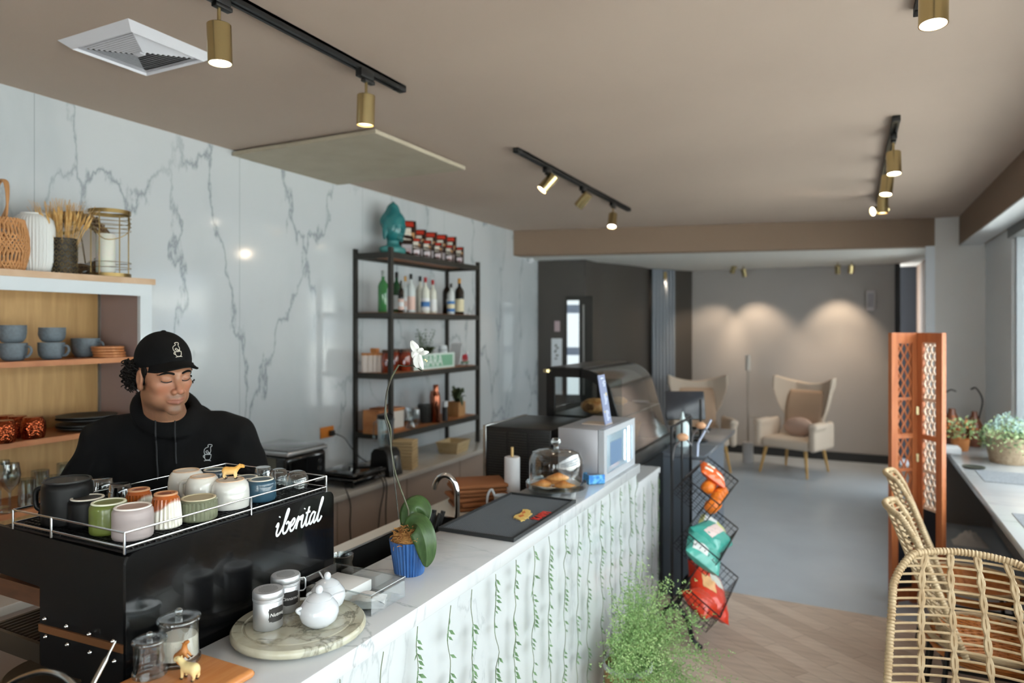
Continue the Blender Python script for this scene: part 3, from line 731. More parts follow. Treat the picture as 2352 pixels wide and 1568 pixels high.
inv_cup('mug', 'upside down olive green cup on the machine top', 250, 1220, 80, 1151, '#616c2e', '#e6e6d0', 0.35, footr=.86, top_in='#6d743c')
inv_cup('mug', 'upside down pinkish grey cup at the front corner of the machine rail', 305, 1232, 86, 1161, '#a09492', '#ece4dc', 0.45, footr=.86, top_in='#b3978a')
# brown and cream two tone fluted glaze
two = mat('two_tone_glaze', '#8c4314', 0.15, coat=0.7); ntt = two.node_tree
tcn = ntt.nodes.new('ShaderNodeTexCoord'); sx = ntt.nodes.new('ShaderNodeSeparateXYZ'); nn = ntt.nodes.new('ShaderNodeTexNoise'); nn.inputs['Scale'].default_value = 18; nn.inputs['Detail'].default_value = 0
ntt.links.new(tcn.outputs['Object'], sx.inputs[0]); ntt.links.new(tcn.outputs['Object'], nn.inputs['Vector'])
ma = ntt.nodes.new('ShaderNodeMath'); ma.operation = 'MULTIPLY_ADD'; ma.inputs[1].default_value = -0.09; ntt.links.new(nn.outputs[0], ma.inputs[0]); ntt.links.new(sx.outputs['Z'], ma.inputs[2])
cr = ntt.nodes.new('ShaderNodeValToRGB'); cr.color_ramp.elements[0].position = 0.0; cr.color_ramp.elements[0].color = lin('#d3cec0'); cr.color_ramp.elements[1].position = 0.01; cr.color_ramp.elements[1].color = lin('#9a4a17')
ad = ntt.nodes.new('ShaderNodeMath'); ad.operation = 'ADD'; ad.inputs[1].default_value = -0.0005; ntt.links.new(ma.outputs[0], ad.inputs[0]); ntt.links.new(ad.outputs[0], cr.inputs[0]); ntt.links.new(cr.outputs[0], ntt.nodes['Principled BSDF'].inputs['Base Color'])
inv_cup('mug', 'upside down brown and cream fluted cup behind the pinkish grey cup', 319, 1194, 62, 1122, '#8c4314', '#b98863', two=two, shape='taper', rib=22, top_in='#7a3512')
inv_cup('mug', 'upside down brown and cream fluted cup at the front rail', 381, 1208, 68, 1131, '#8c4314', '#b98863', two=two, shape='taper', rib=22, top_in='#7a3512')
inv_cup('mug', 'short sage green fluted cup upside down between brown and white cups', 456, 1190, 82, 1141, '#787b64', '#c9bfa2', 0.3, footr=.88, rib=30, top_in='#a89c7c')
WH = '#d6d4cc'
inv_cup('mug', 'upside down white mug standing furthest back next to the barista', 428, 1143, 78, 1079, WH, '#c8ab90', 0.12, shape='round', top_in='#cfc9bf')
inv_cup('mug', 'upside down white mug with its handle turned left, middle of the white mugs', 466, 1162, 76, 1092, WH, '#c8ab90', 0.12, shape='round', handle=(RIGHT + PI * .95, .017, .0055), top_in='#cfc9bf')
CAPM = inv_cup('mug', 'upside down white mug carrying the small animal figurine', 529, 1163, 84, 1100, '#cfcdc7', '#c8ab90', 0.12, shape='round', top_in='#cfc9bf')
inv_cup('mug', 'dark blue mug furthest back behind the animal figurine', 494, 1112, 60, 1077, '#34444f', '#cfcabd', 0.2, top_in='#44545c')
inv_cup('mug', 'dark blue mug just right of the animal figurine', 566, 1138, 60, 1094, '#34444f', '#cfcabd', 0.2, top_in='#44545c')
inv_cup('mug', 'blue glazed mug at the rail, nearest of the blue mugs', 600, 1147, 66, 1099, '#2c4a5b', '#cfcabd', 0.15, top_in='#4a5f6a')
gl = glassy('clear_glass', '#f2f5f5', 0.9, 0.02, 0.05); gl2 = glassy('clear_glass_thick', '#eef2f2', 0.95, 0.03, 0.08)
def tumbler(label, cx, by, w, ty, double=False):
    p, r, h = seat(cx, by, w, ty)
    t = thing('glass_tumbler', label, 'glass', p, 0, 'glasses on the coffee machine')
    if double:
        MB().lathe([(r * .82, 0), (r, h * .3), (r * .95, h * .65), (r * .7, h * .93), (r * .45, h), (0, h)], 28).build('outer_wall', gl, t)
        MB().lathe([(r * .80, 0), (r * .78, h * .3), (r * .7, h * .6), (r * .45, h * .78), (0, h * .82)], 24).build('inner_wall', gl, t)
    else:
        MB().lathe([(r, 0), (r * .97, h * .5), (r * .86, h * .97), (r * .8, h), (0, h), (0, h * .9), (r * .8, h * .88), (r * .9, h * .5), (r * .93, 0)], 28).build('wall', gl2, t)
        MB().lathe([(r * .5, h * .985), (r * .82, h * .99), (r * .84, h * .96), (r * .6, h * .95)], 28).build('base_ring', gl2, t)
tumbler('clear tumbler upside down behind the black cup, left of the two', 234, 1144, 52, 1098)
tumbler('clear tumbler upside down behind the olive cup, right of the two', 276, 1158, 50, 1110)
tumbler('small clear glass upside down at the back rail beside the ice maker', 604, 1108, 40, 1072)
tumbler('rounded double walled glass upside down, left of the pair by the ice maker', 640, 1117, 46, 1076, True)
tumbler('rounded double walled glass upside down, last one on the machine top', 682, 1122, 52, 1081, True)

def capybara(name, label, loc, rz, L, col='#d9a24e', belly='#e0bd84', sit=False, group=None):
    def fn(P):
        d = sEll(P, (0, 0, .52), (.46, .24, .25))
        d = smin(d, sEll(P, (-.28, 0, .52), (.24, .22, .27)), .1)
        d = smin(d, sCap(P, (.3, 0, .58), (.55, 0, .78), .17, .13), .1)
        d = smin(d, sEll(P, (.66, 0, .82), (.2, .115, .125)), .05)
        d = smin(d, sBox(P, (.80, 0, .79), (.09, .085, .095), .05), .04)
        for s in (-1, 1):
            d = smin(d, sCap(P, (.3, .13 * s, .42), (.33, .13 * s, .05), .085, .05), .06)
            d = smin(d, sCap(P, (-.32, .13 * s, .42), (-.38, .14 * s, .22), .12, .055), .06)
            d = smin(d, sCap(P, (-.38, .14 * s, .22), (-.31, .14 * s, .05), .055, .045), .03)
            d = smin(d, sEll(P, (.37, .13 * s, .035), (.09, .05, .035)), .02)
            d = smin(d, sEll(P, (-.27, .14 * s, .035), (.09, .05, .035)), .02)
            d = smin(d, sEll(P, (.56, .095 * s, .93), (.035, .02, .04)), .02)
        return d
    ct, cb, dk = lc(col), lc(belly), lc('#33251c')
    def cf(V):
        t = np.clip((V[:, 2] - .3) / .4, 0, 1)[:, None]; C = cb * (1 - t) + ct * t
        f = np.clip((.12 - V[:, 2]) / .06, 0, 1)[:, None]; C = C * (1 - f) + dk * f
        n = (np.abs(V[:, 0] - .89) < .04)[:, None]; C = np.where(n & (V[:, 2] > .8)[:, None], C * .6, C)
        e = (np.sqrt((V[:, 0] - .69) ** 2 + (V[:, 2] - .87) ** 2) < .022)[:, None] & (np.abs(V[:, 1]) > .08)[:, None]
        return np.where(e, dk, C)
    o = sdf_obj(name, fn, (-.62, -.32, -.02), (.95, .32, 1.05), .022, vcol_mat('figurine_paint', .45) if 'figurine_paint' not in _M else _M['figurine_paint'], None, cf)
    o.location = loc; o.scale = (L, L, L); o.rotation_euler = (0, -0.9 if sit else 0, rz)
    return tag(o, label, 'figurine', group)
p = Vector(CAPM.location)
q = onh(529, 1103, MTOP + 0.001)
zc = zof(p); hcap = CAMH - (1100 - 753) * zc / F
capybara('animal_figurine', 'tan capybara figurine standing on top of the upside down white mug', (p.x, p.y, hcap + 0.0008), RIGHT + 0.1, 0.040)

# ---------------------------------------------------------------- left end of the bar: stuff by the camera
t = thing('coffee_grinder', 'black box with a round dull metal plate on top in the bottom left corner', 'coffee grinder', (-1.60, .60, .9006))
MB().rbox(-.26, .16, -.30, .235, 0, .085, .012).build('housing', mtop, t)
o = MB().lathe([(0, 0), (.095, 0), (.10, .004), (.096, .008), (.07, .006), (0, .006)], 40).build('round_plate', mat('dull_plate', '#574a3a', 0.4, 0.8), t); q = onh(150, 1530, .99); o.location = (q.x + 1.60, q.y - .60 - .02, .0855)
P = [pz(195, 1600, 1.2), pz(150, 1556, 1.22), pz(105, 1542, 1.25), pz(60, 1552, 1.28), pz(20, 1572, 1.3), pz(-40, 1620, 1.32)]
o = MB().tube(catmull(P, 6), 0.0055, 10).build('curved_pipe', steel); tag(o, 'curved steel pipe at the bottom left corner of the photo', 'pipe')
P = [pz(265, 1472, 1.30), pz(243, 1515, 1.28), pz(214, 1570, 1.25), pz(200, 1600, 1.23)]
o = MB().tube(catmull(P, 5), [0.0022] * 5 + [0.0045] * 11, 10).build('steam_rod', steel); tag(o, 'thin steel rod leaning up in front of the machine side panel', 'rod')

# ---------------------------------------------------------------- on the bar top, near end
bw = wood('board_wood', '#b9733c', '#c98a52', 5, (10, 1, 1), 0.4, 0.2)
o = MB().rbox(-0.105, 0.10, -0.14, 0.14, 0, 0.02, 0.012, 4).build('serving_board', bw); o.location = (-1.195, 0.885, BT + 0.0006); tag(o, 'orange brown wooden board under the glass jars', 'board')
BB = BT + 0.0210
def jar(label, cx, by, w, ty, fill=None):
    p, r, h = seat(cx, by, w, ty, BB)
    t = thing('glass_jar', label, 'jar', p, 0, 'lidded glass jars')
    MB().lathe([(0, .0), (r * .98, 0), (r, .004), (r * .98, .008), (r * .9, .01), (r * .9, h * .86), (r * .94, h * .88)], 36).build('body', gl, t)
    MB().lathe([(r * .88, h * .9), (r * .99, h * .9), (r, h * .92), (r * .98, h * .94), (r * .98, h * .955), (r * .9, h * .985), (r * .6, h * .97), (r * .2, h * 1.0), (0, h)], 36).build('lid', gl2, t)
    MB().sphere((0, 0, h * 1.0 + r * .17), r * .2).build('knob', gl2, t)
    if fill:
        o = MB().lathe([(0, .011), (r * .86, .012), (r * .86, h * .50), (r * .8, h * .56), (r * .4, h * .60), (0, h * .57)], 32).build('coarse_sugar', mat('sugar', '#d5cebf', .8, bump=(400, .6, .002)), t)
        tag(o, 'off white granules filling two thirds of the jar')
jar('large lidded glass jar filled with off white powder', 411, 1516, 95, 1412, True)
jar('smaller empty lidded glass jar at the bottom left of the bar', 344, 1547, 76, 1463)
capybara('animal_figurine', 'pale yellow animal figurine standing on the wooden board', pz(436, 1560, zof(onh(436, 1560, BB))), RIGHT + PI - 0.35, 0.044, '#d8c48e', '#d8bc84')
p = onh(417, 1552, BB)
o = capybara('animal_figurine', 'brown animal figurine rearing up behind the pale yellow one', (p.x - .01, p.y + .02, BB + .018), RIGHT - .2, 0.036, '#a8682e', '#b87c42', sit=True); o.rotation_euler = (0, -0.75, RIGHT - .2)
# marble lazy susan
susan = marble('green_marble', '#b9b7a6', '#4e4a3c', scale=9, rough=0.15, width=0.06, soft='#a39a80', strength=0.8, stretch=(1, 1, 1))
t = thing('lazy_susan', 'round green and cream marble tray carrying shakers and sugar bowls', 'tray', (-1.168, 1.222, BT))
MB().lathe([(0, .006), (.146, .006), (.152, .009), (.154, .014), (.153, .022), (.149, .0265), (.128, .0275), (.126, .0255), (.122, .0255), (.120, .0275), (0, .0275)], 72).build('plate', susan, t)
MB().lathe([(0, .0005), (.06, .0005), (.06, .006), (0, .006)], 32).build('foot', mat('foot_white', '#d8d8d4', .5), t)
LS = BT + 0.0278
alu = mat('brushed_aluminium', '#c9cacc', 0.42, 0.8); chalk_b = mat('label_black', '#2b2826', 0.6); chalk_w = mat('chalk_white', '#e8e6e2', 0.7)
def on_cyl(mb, r, yaw):
    """wrap flat (u, v, n) mesh round a vertical cylinder of radius r"""
    for i, (u, v, n) in enumerate(mb.v):
        a = yaw + u / r; mb.v[i] = ((r + n) * math.cos(a), (r + n) * math.sin(a), v)
    return mb
def shaker(label, cx, by, w, ty, word, yaw, handle=False):
    p, r, h = seat(cx, by, w, ty, LS)
    t = thing('spice_shaker', label, 'shaker', p, 0, 'aluminium spice shakers')
    MB().lathe([(0, 0), (r * .9, 0), (r * .95, .002), (r * .95, h * .70), (r * .9, h * .73), (r * .9, h * .75)], 40).build('body', alu, t)
    MB().lathe([(r * .97, h * .73), (r * .97, h * .76), (r * 1.0, h * .765), (r * .97, h * .785), (r * 1.0, h * .80), (r * .97, h * .82), (r * 1.0, h * .84), (r * .99, h * .965), (r * .94, h), (0, h)], 40).build('lid', alu, t)
    mb = MB()
    for i in range(-7, 8):
        for j in range(-7, 8):
            x, y = i * .0034 + (j % 2) * .0017, j * .003
            if x * x + y * y < (r * .62) ** 2: mb.lathe([(0, .0004), (.0007, .0004), (.0008, 0)], 6, (x, y, h), smooth=False)
    mb.build('holes', mat('hole_dark', '#5b5b5c', .6, .5), t)
    # scalloped label
    hw, hh = .021, .0165; pts = []
    for k in range(48):
        a = 2 * PI * k / 48; c, s_ = math.cos(a), math.sin(a)
        f = 1 / max(abs(c), abs(s_)); e = 1 - .10 * (abs(math.sin(2 * a)) > .93)
        pts.append((hw * c * f * e * (1 - .06 * math.cos(4 * a)), hh * s_ * f * e))
    # ring of quads so that it can wrap
    mb = MB(); n = len(pts); vs = []
    for s_ in (0, .25, .5, .75, 1): vs += [(x * s_, y * s_ + h * .42, .0006) for x, y in pts]
    fs = [(i * n + k, i * n + (k + 1) % n, (i + 1) * n + (k + 1) % n, (i + 1) * n + k) for i in range(4) for k in range(n)]
    mb.add(vs, fs); on_cyl(mb, r * .95, yaw); o = mb.build('label', chalk_b, t)
    cu = bpy.data.curves.new('w', 'FONT'); cu.body = word; cu.size = .0115; cu.shear = .3; cu.align_x = 'CENTER'; cu.align_y = 'CENTER'; cu.resolution_u = 2
    ob = bpy.data.objects.new('w', cu); COL.objects.link(ob); me = bpy.data.meshes.new_from_object(ob.evaluated_get(bpy.context.evaluated_depsgraph_get()))
    mb = MB(); mb.add([(v.co.x, v.co.y + h * .42, .0011) for v in me.vertices], [tuple(f.vertices) for f in me.polygons]); bpy.data.objects.remove(ob)
    on_cyl(mb, r * .95, yaw).build('writing', chalk_w, o)
    if handle:
        a = RIGHT + .05; dx, dy = math.cos(a), math.sin(a)
        MB().tube([(dx * r * .95, dy * r * .95, h * .88), (dx * (r + .010), dy * (r + .010), h * .90), (dx * (r + .013), dy * (r + .013), h * .85), (dx * (r + .013), dy * (r + .013), h * .6), (dx * (r + .008), dy * (r + .008), h * .53), (dx * r * .9, dy * r * .9, h * .52)], .0018, 8).build('handle', alu, t)
FC = math.atan2(-CT, ST)       # bearing toward the camera plane
shaker('aluminium shaker with a black label, nearer to the camera', 616, 1437, 69, 1352, 'Nutmeg', FC + 1.0)
shaker('aluminium shaker with a handle and a black label, behind the other', 656, 1398, 66, 1318, 'Cinnamon', FC + 0.7, True)
por = mat('white_porcelain', '#c6c9cd', 0.08, coat=0.6)
def sugar_bowl(label, cx, by, w, ty, a_sp):
    p, r, h = seat(cx, by, w, ty, LS)
    t = thing('sugar_bowl', label, 'sugar bowl', p, 0, 'white porcelain sugar bowls')
    MB().lathe([(0, 0), (r * .5, 0), (r * .62, .002), (r * .9, h * .2), (r, h * .42), (r * .95, h * .62), (r * .72, h * .80), (r * .66, h * .84), (r * .62, h * .83)], 40).build('bowl', por, t)
    MB().lathe([(r * .64, h * .82), (r * .66, h * .855), (r * .55, h * .93), (r * .25, h * 1.02), (0, h * 1.03)], 36).build('lid', por, t)
    MB().sphere((0, 0, h * 1.12), r * .2, 16, 12, (1, 1, 1.15)).build('knob', por, t)
    a = RIGHT + PI + .6
    MB().tube(catmull([(math.cos(a) * r * .9, math.sin(a) * r * .9, h * .45), (math.cos(a) * r * 1.12, math.sin(a) * r * 1.12, h * .60), (math.cos(a) * r * .9, math.sin(a) * r * .9, h * .66)], 5), .0042, 10).build('lug', por, t)
    dx, dy = math.cos(a_sp), math.sin(a_sp)
    MB().tube(catmull([(dx * r * .45, dy * r * .45, h * .80), (dx * r * .8, dy * r * .8, h * .94), (dx * r * 1.25, dy * r * 1.25, h * 1.02)], 4), .0022, 8).build('spoon', por, t)
sugar_bowl('white porcelain sugar bowl nearer to the camera on the marble tray', 733, 1434, 90, 1362, RIGHT + .15)
sugar_bowl('white porcelain sugar bowl behind the other one', 752, 1396, 82, 1330, RIGHT + 2.2)
# acrylic tray with napkins
acr = glassy('acrylic', '#f6f8f8', 0.7, 0.03, 0.04)
t = thing('acrylic_tray', 'clear acrylic napkin tray beside the blue orchid pot', 'tray', (-1.19, 1.44, BT + .0005))
X1, Y1, Hh = .118, .072, .052
mb = MB(); frame_ring(mb, X1, Y1, .003, .003, Hh); mb.box(-X1, X1, -Y1, Y1, 0, .003); mb.build('walls', acr, t)
mb = MB(); mb.tube([(-X1, -Y1, Hh), (X1, -Y1, Hh), (X1, Y1, Hh), (-X1, Y1, Hh)], .0022, 8, closed=True); mb.build('rim', gl2, t)
nap = mat('napkin_paper', '#d9d8d6', .8)
o = MB().rbox(-.06, .06, -.062, .062, 0, .030, .002).build('napkin_stack', nap); o.location = (-1.235, 1.44, BT + .0042); tag(o, 'stack of white paper napkins in the clear tray', 'napkins')
mb = MB()
mb.grid(lambda u, v: (-.045 + .09 * u, -.03 + .06 * v, .012 + .010 * math.sin(u * PI) + .004 * math.sin(v * 17 + u * 9) * (1 - v * .3)), 16, 12)
mb.grid(lambda u, v: (-.045 + .09 * u, -.03 + .06 * v, .0005 + .001 * math.sin(v * 9)), 16, 12)
o = mb.build('tissue_packet', mat('wrapped_tissue', '#e0e1e2', .35)); o.location = (-1.118, 1.415, BT + .0062); o.rotation_euler = (0, 0, .5); tag(o, 'crumpled wrapped white tissues in front of the napkin stack', 'tissues')
# jar of water standing on the worktop behind
t = thing('glass_jar', 'tall clear glass mug behind the acrylic tray', 'glass', (-1.395, 1.64, .9), 0)
MB().lathe([(0, 0), (.031, 0), (.034, .006), (.034, .118), (.030, .135), (.034, .145), (.0345, .157), (.031, .158), (.029, .150), (.026, .136), (.030, .118), (.030, .008), (0, .008)], 32).build('body', gl2, t)
MB().tube(catmull([(.033, .01, .11), (.055, .02, .10), (.056, .02, .05), (.033, .01, .03)], 5), .004).build('handle', gl2, t)

# ---------------------------------------------------------------- orchid
R3 = Vector((CT, ST, 0)); C3 = Vector((ST, -CT, 0)); UP = Vector((0, 0, 1))
leaf_m = mat('orchid_leaf', '#324a26', .38, coat=.1, var=(40, '#40592f', .2, (1, 8, 1)))
def blade(mb, path, width, normal, cup=.15, prof=lambda t: math.sin(PI * min(1, t * .94 + .05)) ** .6, nv=8):
    P = catmull(path, 6); n = len(P)
    def fn(u, v):
        f = v * (n - 1); i = min(int(f), n - 2); p = P[i].lerp(P[i + 1], f - i)
        tg = (P[min(i + 1, n - 1)] - P[max(i - 1, 0)]).normalized(); s = tg.cross(normal)
        if s.length < .05: s = tg.cross(Vector((.3, .2, 1)))
        s.normalize(); nn = s.cross(tg)
        w = width * prof(v) * (u - .5); return tuple(p + s * w + nn * (-cup * abs(u - .5) * width * prof(v) * 2 * (1 - abs(u - .5))) * 1.0)
    mb.grid(fn, nv, n - 1)
t = thing('potted_orchid', 'orchid in a blue ribbed pot with one white flower on a tall stem', 'orchid', (-1.165, 1.665, BT + .0005))
pb = mat('pot_blue', '#2b538a', .35, coat=.3, var=(30, '#335f98', .2))
MB().lathe([(0, 0), (.042, 0), (.044, .003), (.058, .096), (.0585, .10), (.054, .10), (.051, .08), (0, .08)], 144, rib=32, ribd=-.0055, flute=lambda z: .002 < z < .098).build('pot', pb, t)
moss = mat('moss_brown', '#7b4a22', .9, var=(60, '#b3854a', .2))
mb = MB(); rnd = random.Random(3)
for k in range(320):
    a = rnd.uniform(0, 2 * PI); rr = .052 * math.sqrt(rnd.random()); x, y = rr * math.cos(a), rr * math.sin(a); z = .092 + .05 * (1 - rr / .06) + rnd.uniform(-.01, .01)
    d = Vector((rnd.gauss(0, 1), rnd.gauss(0, 1), rnd.gauss(.2, .6))).normalized() * .011
    mb.tube(catmull([(x, y, z), Vector((x, y, z)) + d + Vector((0, 0, .003)), Vector((x, y, z)) + d * 1.8 + Vector((rnd.uniform(-.005, .005), rnd.uniform(-.005, .005), 0))], 3), rnd.uniform(.0006, .0016), 4)
mb.sphere((-.003, 0, .085), .052, 16, 8, (1, 1, .75))
tag(mb.build('moss', moss, t), None, kind='stuff')
def L3(r, c, z): return tuple(R3 * r + C3 * c + UP * z)
mb = MB(); blade(mb, [L3(.0, .0, .10), L3(.012, .02, .145), L3(.033, .045, .150), L3(.052, .058, .115), L3(.058, .058, .07), L3(.056, .054, .035)], .070, Vector((0, 0, 1)) * .3 + C3, .22)
mb.build('leaf', leaf_m, t, solid=.0012)
mb = MB(); blade(mb, [L3(.0, .0, .10), L3(-.003, .0, .14), L3(.0, -.005, .180), L3(.02, -.012, .195), L3(.042, -.008, .178), L3(.048, .0, .145)], .066, C3 * .8 + UP * .4 - R3 * .2, .2)
mb.build('leaf', leaf_m, t, solid=.0012)
O = Vector(t.location)
def PO(px, py, z): return pz(px, py, z) - O
st1 = [PO(938, 1170, 2.0), PO(925, 1135, 2.0), PO(908, 1085, 2.0), PO(898, 1030, 2.0), PO(897, 985, 2.0), PO(886, 950, 2.0), PO(888, 905, 2.0), PO(899, 868, 2.0), PO(916, 838, 2.0)]
st2 = [PO(916, 1190, 2.0), PO(908, 1120, 1.99), PO(900, 1050, 1.99), PO(893, 990, 1.99), PO(884, 955, 1.99), PO(888, 905, 1.99), PO(898, 872, 1.99)]
MB().tube([O * 0 + Vector((0, 0, .1))] + catmull(st1, 5), .0026, 8).build('stem', mat('stem_green', '#4a4a35', .5), t)
MB().tube(catmull(st2, 5), .0018, 8).build('support_stick', mat('stick_dark', '#3c3a33', .5), t)
MB().tube(catmull([PO(916, 838, 2.0), PO(932, 841, 2.0), PO(950, 840, 1.99), PO(969, 851, 1.98)], 5), .0018, 8).sphere(PO(969, 852, 1.98), .003).tube(catmull([PO(948, 840, 1.99), PO(949, 825, 1.985), PO(958, 813, 1.98), PO(963, 811, 1.98)], 4), .0012, 6).build('flower_stalk', mat('stalk_dark', '#3a3a2c', .5), t)
pet = mat('petal_white', '#cfcfcb', .6); f0 = PO(963, 812, 1.98); mb = MB()
for (px, py, wd) in ((945, 782, .024), (946, 806, .038), (960, 845, .030), (972, 848, .014), (972, 800, .020), (985, 808, .014)):
    e = PO(px, py, 1.975); mid = f0.lerp(e, .5) + C3 * .006
    blade(mb, [f0, mid, e], wd, C3 + R3 * .5, .25, lambda v: math.sin(PI * min(1, v * .85 + .1)) ** .7)
mb.build('flower', pet, t, solid=.0006)
MB().sphere(PO(976, 826, 1.96), .004, 10, 6, (1, 1, .7)).sphere(PO(980, 829, 1.96), .003).build('flower_lip', mat('petal_yellow', '#dcd6a8', .5), t)

# ---------------------------------------------------------------- drip mat
rub = mat('rubber_black', '#26282a', .55)
t = thing('drip_mat', 'black rubber drip mat with a red and yellow emblem on the bar', 'mat', (-1.165, 2.345, BT + .0005))
mx_, my_ = .150, .290
mb = MB().box(-mx_, mx_, -my_, my_, 0, .004); frame_ring(mb, mx_, my_, .009, .004, .013)
mb.build('mat_base', rub, t)
mb = MB(); step = .0088
for i in range(int(2 * (mx_ - .01) / step)):
    for j in range(int(2 * (my_ - .01) / step)):
        x = -mx_ + .014 + i * step; y = -my_ + .014 + j * step; a = .0024
        mb.add([(x - a, y - a, .004), (x + a, y - a, .004), (x + a, y + a, .004), (x - a, y + a, .004), (x - a * .6, y - a * .6, .009), (x + a * .6, y - a * .6, .009), (x + a * .6, y + a * .6, .009), (x - a * .6, y + a * .6, .009)],
               [(4, 5, 6, 7), (0, 1, 5, 4), (1, 2, 6, 5), (2, 3, 7, 6), (3, 0, 4, 7)])
tag(mb.build('nubs', mat('rubber_nub', '#63676b', .45), t), None, kind='stuff')
em = onh(1222, 1190, BT) - Vector(t.location); em.z = .0095
red = mat('emblem_red', '#c4362c', .5); yel = mat('emblem_yellow', '#e0bf6e', .5); ora = mat('emblem_orange', '#c8702f', .5)
o = text_mesh('KAPPI', .046, 'emblem_letters', red, t, bold=.0016, extrude=.0012, matrix=Matrix.Translation((em.x + .034, em.y + .012, .0112)) @ Matrix.Rotation(PI / 2, 4, 'Z'))
an = [(-.06, .005), (-.045, .03), (-.02, .036), (.0, .03), (.03, .034), (.052, .044), (.062, .030), (.05, .012), (.03, .006), (.02, -.008), (-.02, -.010), (-.03, -.018), (-.045, -.006), (-.058, -.018), (-.07, -.008)]
MB().prism([(em.x - y * 1.15 - .018, em.y + x * 1.15) for x, y in an], (.004, .0112)).build('emblem_animal', yel, t)
MB().prism([(em.x - y - .022, em.y + x) for x, y in [(-.045, .006), (-.03, .022), (-.005, .014), (-.02, .0)]], (.010, .0118)).prism([(em.x - y - .022, em.y + x) for x, y in [(.0, .02), (.02, .03), (.045, .03), (.02, .014)]], (.010, .0118)).build('emblem_patch', ora, t)

# ---------------------------------------------------------------- by the sink
t = thing('knife_holder', 'black container of knives and tongs behind the orchid', 'knife holder', (-1.40, 2.12, .9))
MB().prism([(-.05, 0), (.055, 0), (.05, .10), (-.045, .12)], (-.04, .04), 'y').build('block', mat('holder_black', '#171717', .4), t)
for k, (x, y, a, b) in enumerate([(-.03, -.02, -.3, .2), (-.01, -.02, 0, .25), (.012, -.02, .1, .2), (.03, -.015, .25, .3), (-.025, .015, -.15, .3), (0, .018, .05, .35), (.026, .02, .2, .2)]):
    MB().tube([(x, y, .09), (x + a * .08, y + .02, .09 + .08)], [.007, .009], 8).build('handle', mat('holder_black', '#171717', .4), t)
MB().tube([(-.04, .0, .09), (-.045, .01, .20)], .004, 8).build('steel_handle', steel, t)
cl = mat('brown_cloth', '#8f5a36', .85, bump=(90, .2, .002))
mb0 = None; rnd = random.Random(5)
base = (-1.60, 2.86, .9006)
for k in range(6):
    o = MB().rbox(-.13, .13, -.10, .10, 0, .019, .008, 3).build('folded_cloth', cl)
    o.location = (base[0] + rnd.uniform(-.012, .012), base[1] + rnd.uniform(-.012, .012), base[2] + k * .0205); o.rotation_euler = (0, 0, RIGHT + rnd.uniform(-.12, .12) + .3)
    tag(o, ['lowest brown folded cloth of the stack behind the tap', 'second folded cloth from the bottom of the brown stack', 'third folded cloth from the bottom of the brown stack', 'third folded cloth from the top of the brown stack', 'second folded cloth from the top of the brown stack', 'topmost brown folded cloth of the stack behind the tap'][k], 'cloth', 'folded brown cloths behind the tap')
t = thing('paper_roll', 'white paper towel roll on a wooden pole beside the glass dome', 'paper towel', (-1.44, 2.90, .9006))
MB().cyl((0, 0, .004), .037, .235, 28).build('roll', mat('paper_white', '#cfcdcf', .85), t)
MB().cyl((0, 0, 0), .007, .285, 12).build('pole', wood('pole_wood', '#c9ab78', '#b9965f'), t)
t = thing('mug', 'white mug with a big handle behind the drip mat', 'mug', (-1.40, 2.72, .9006))
MB().lathe([(0, 0), (.03, 0), (.036, .004), (.038, .10), (.035, .10), (.033, .008), (0, .006)], 28).build('body', por, t)
MB().tube(catmull([(-.036, 0, .03), (-.065, -.01, .04), (-.07, -.01, .09), (-.055, 0, .12), (-.036, 0, .09)], 5), .006, 10).build('handle', por, t)
# black oven like appliance
t = thing('warming_oven', 'black ribbed countertop oven with silver front edge behind the glass dome', 'oven', (-1.50, 3.1, .9006))
MB().rbox(-.19, .175, 0, .50, .01, .345, .006).build('housing', mat('oven_black', '#1b1b1b', .35), t)
mb = MB()
for c in range(3):
    for k in range(22): mb.box(-.175 + c * .117, -.07 + c * .117, -.004, .002, .03 + k * .0135, .036 + k * .0135)
mb.build('vents', mat('oven_vent', '#2c2b29', .4), t)
MB().rbox(-.208, -.188, -.002, .502, .005, .348, .004).build('front_frame', steel, t)
for k in range(3): MB().lathe([(0, 0), (.018, 0), (.018, .018), (.014, .024), (0, .024)], 20).xf(Matrix.Translation((-.208, .07, .07 + k * .10)) @ Matrix.Rotation(-PI / 2, 4, 'Y')).build('knob', mat('knob_black', '#111111', .3), t)
for (x, y) in ((-.17, .03), (.15, .03), (-.17, .47), (.15, .47)): MB().cyl((x, y, 0), .012, .012, 10).build('foot', mtop, t)
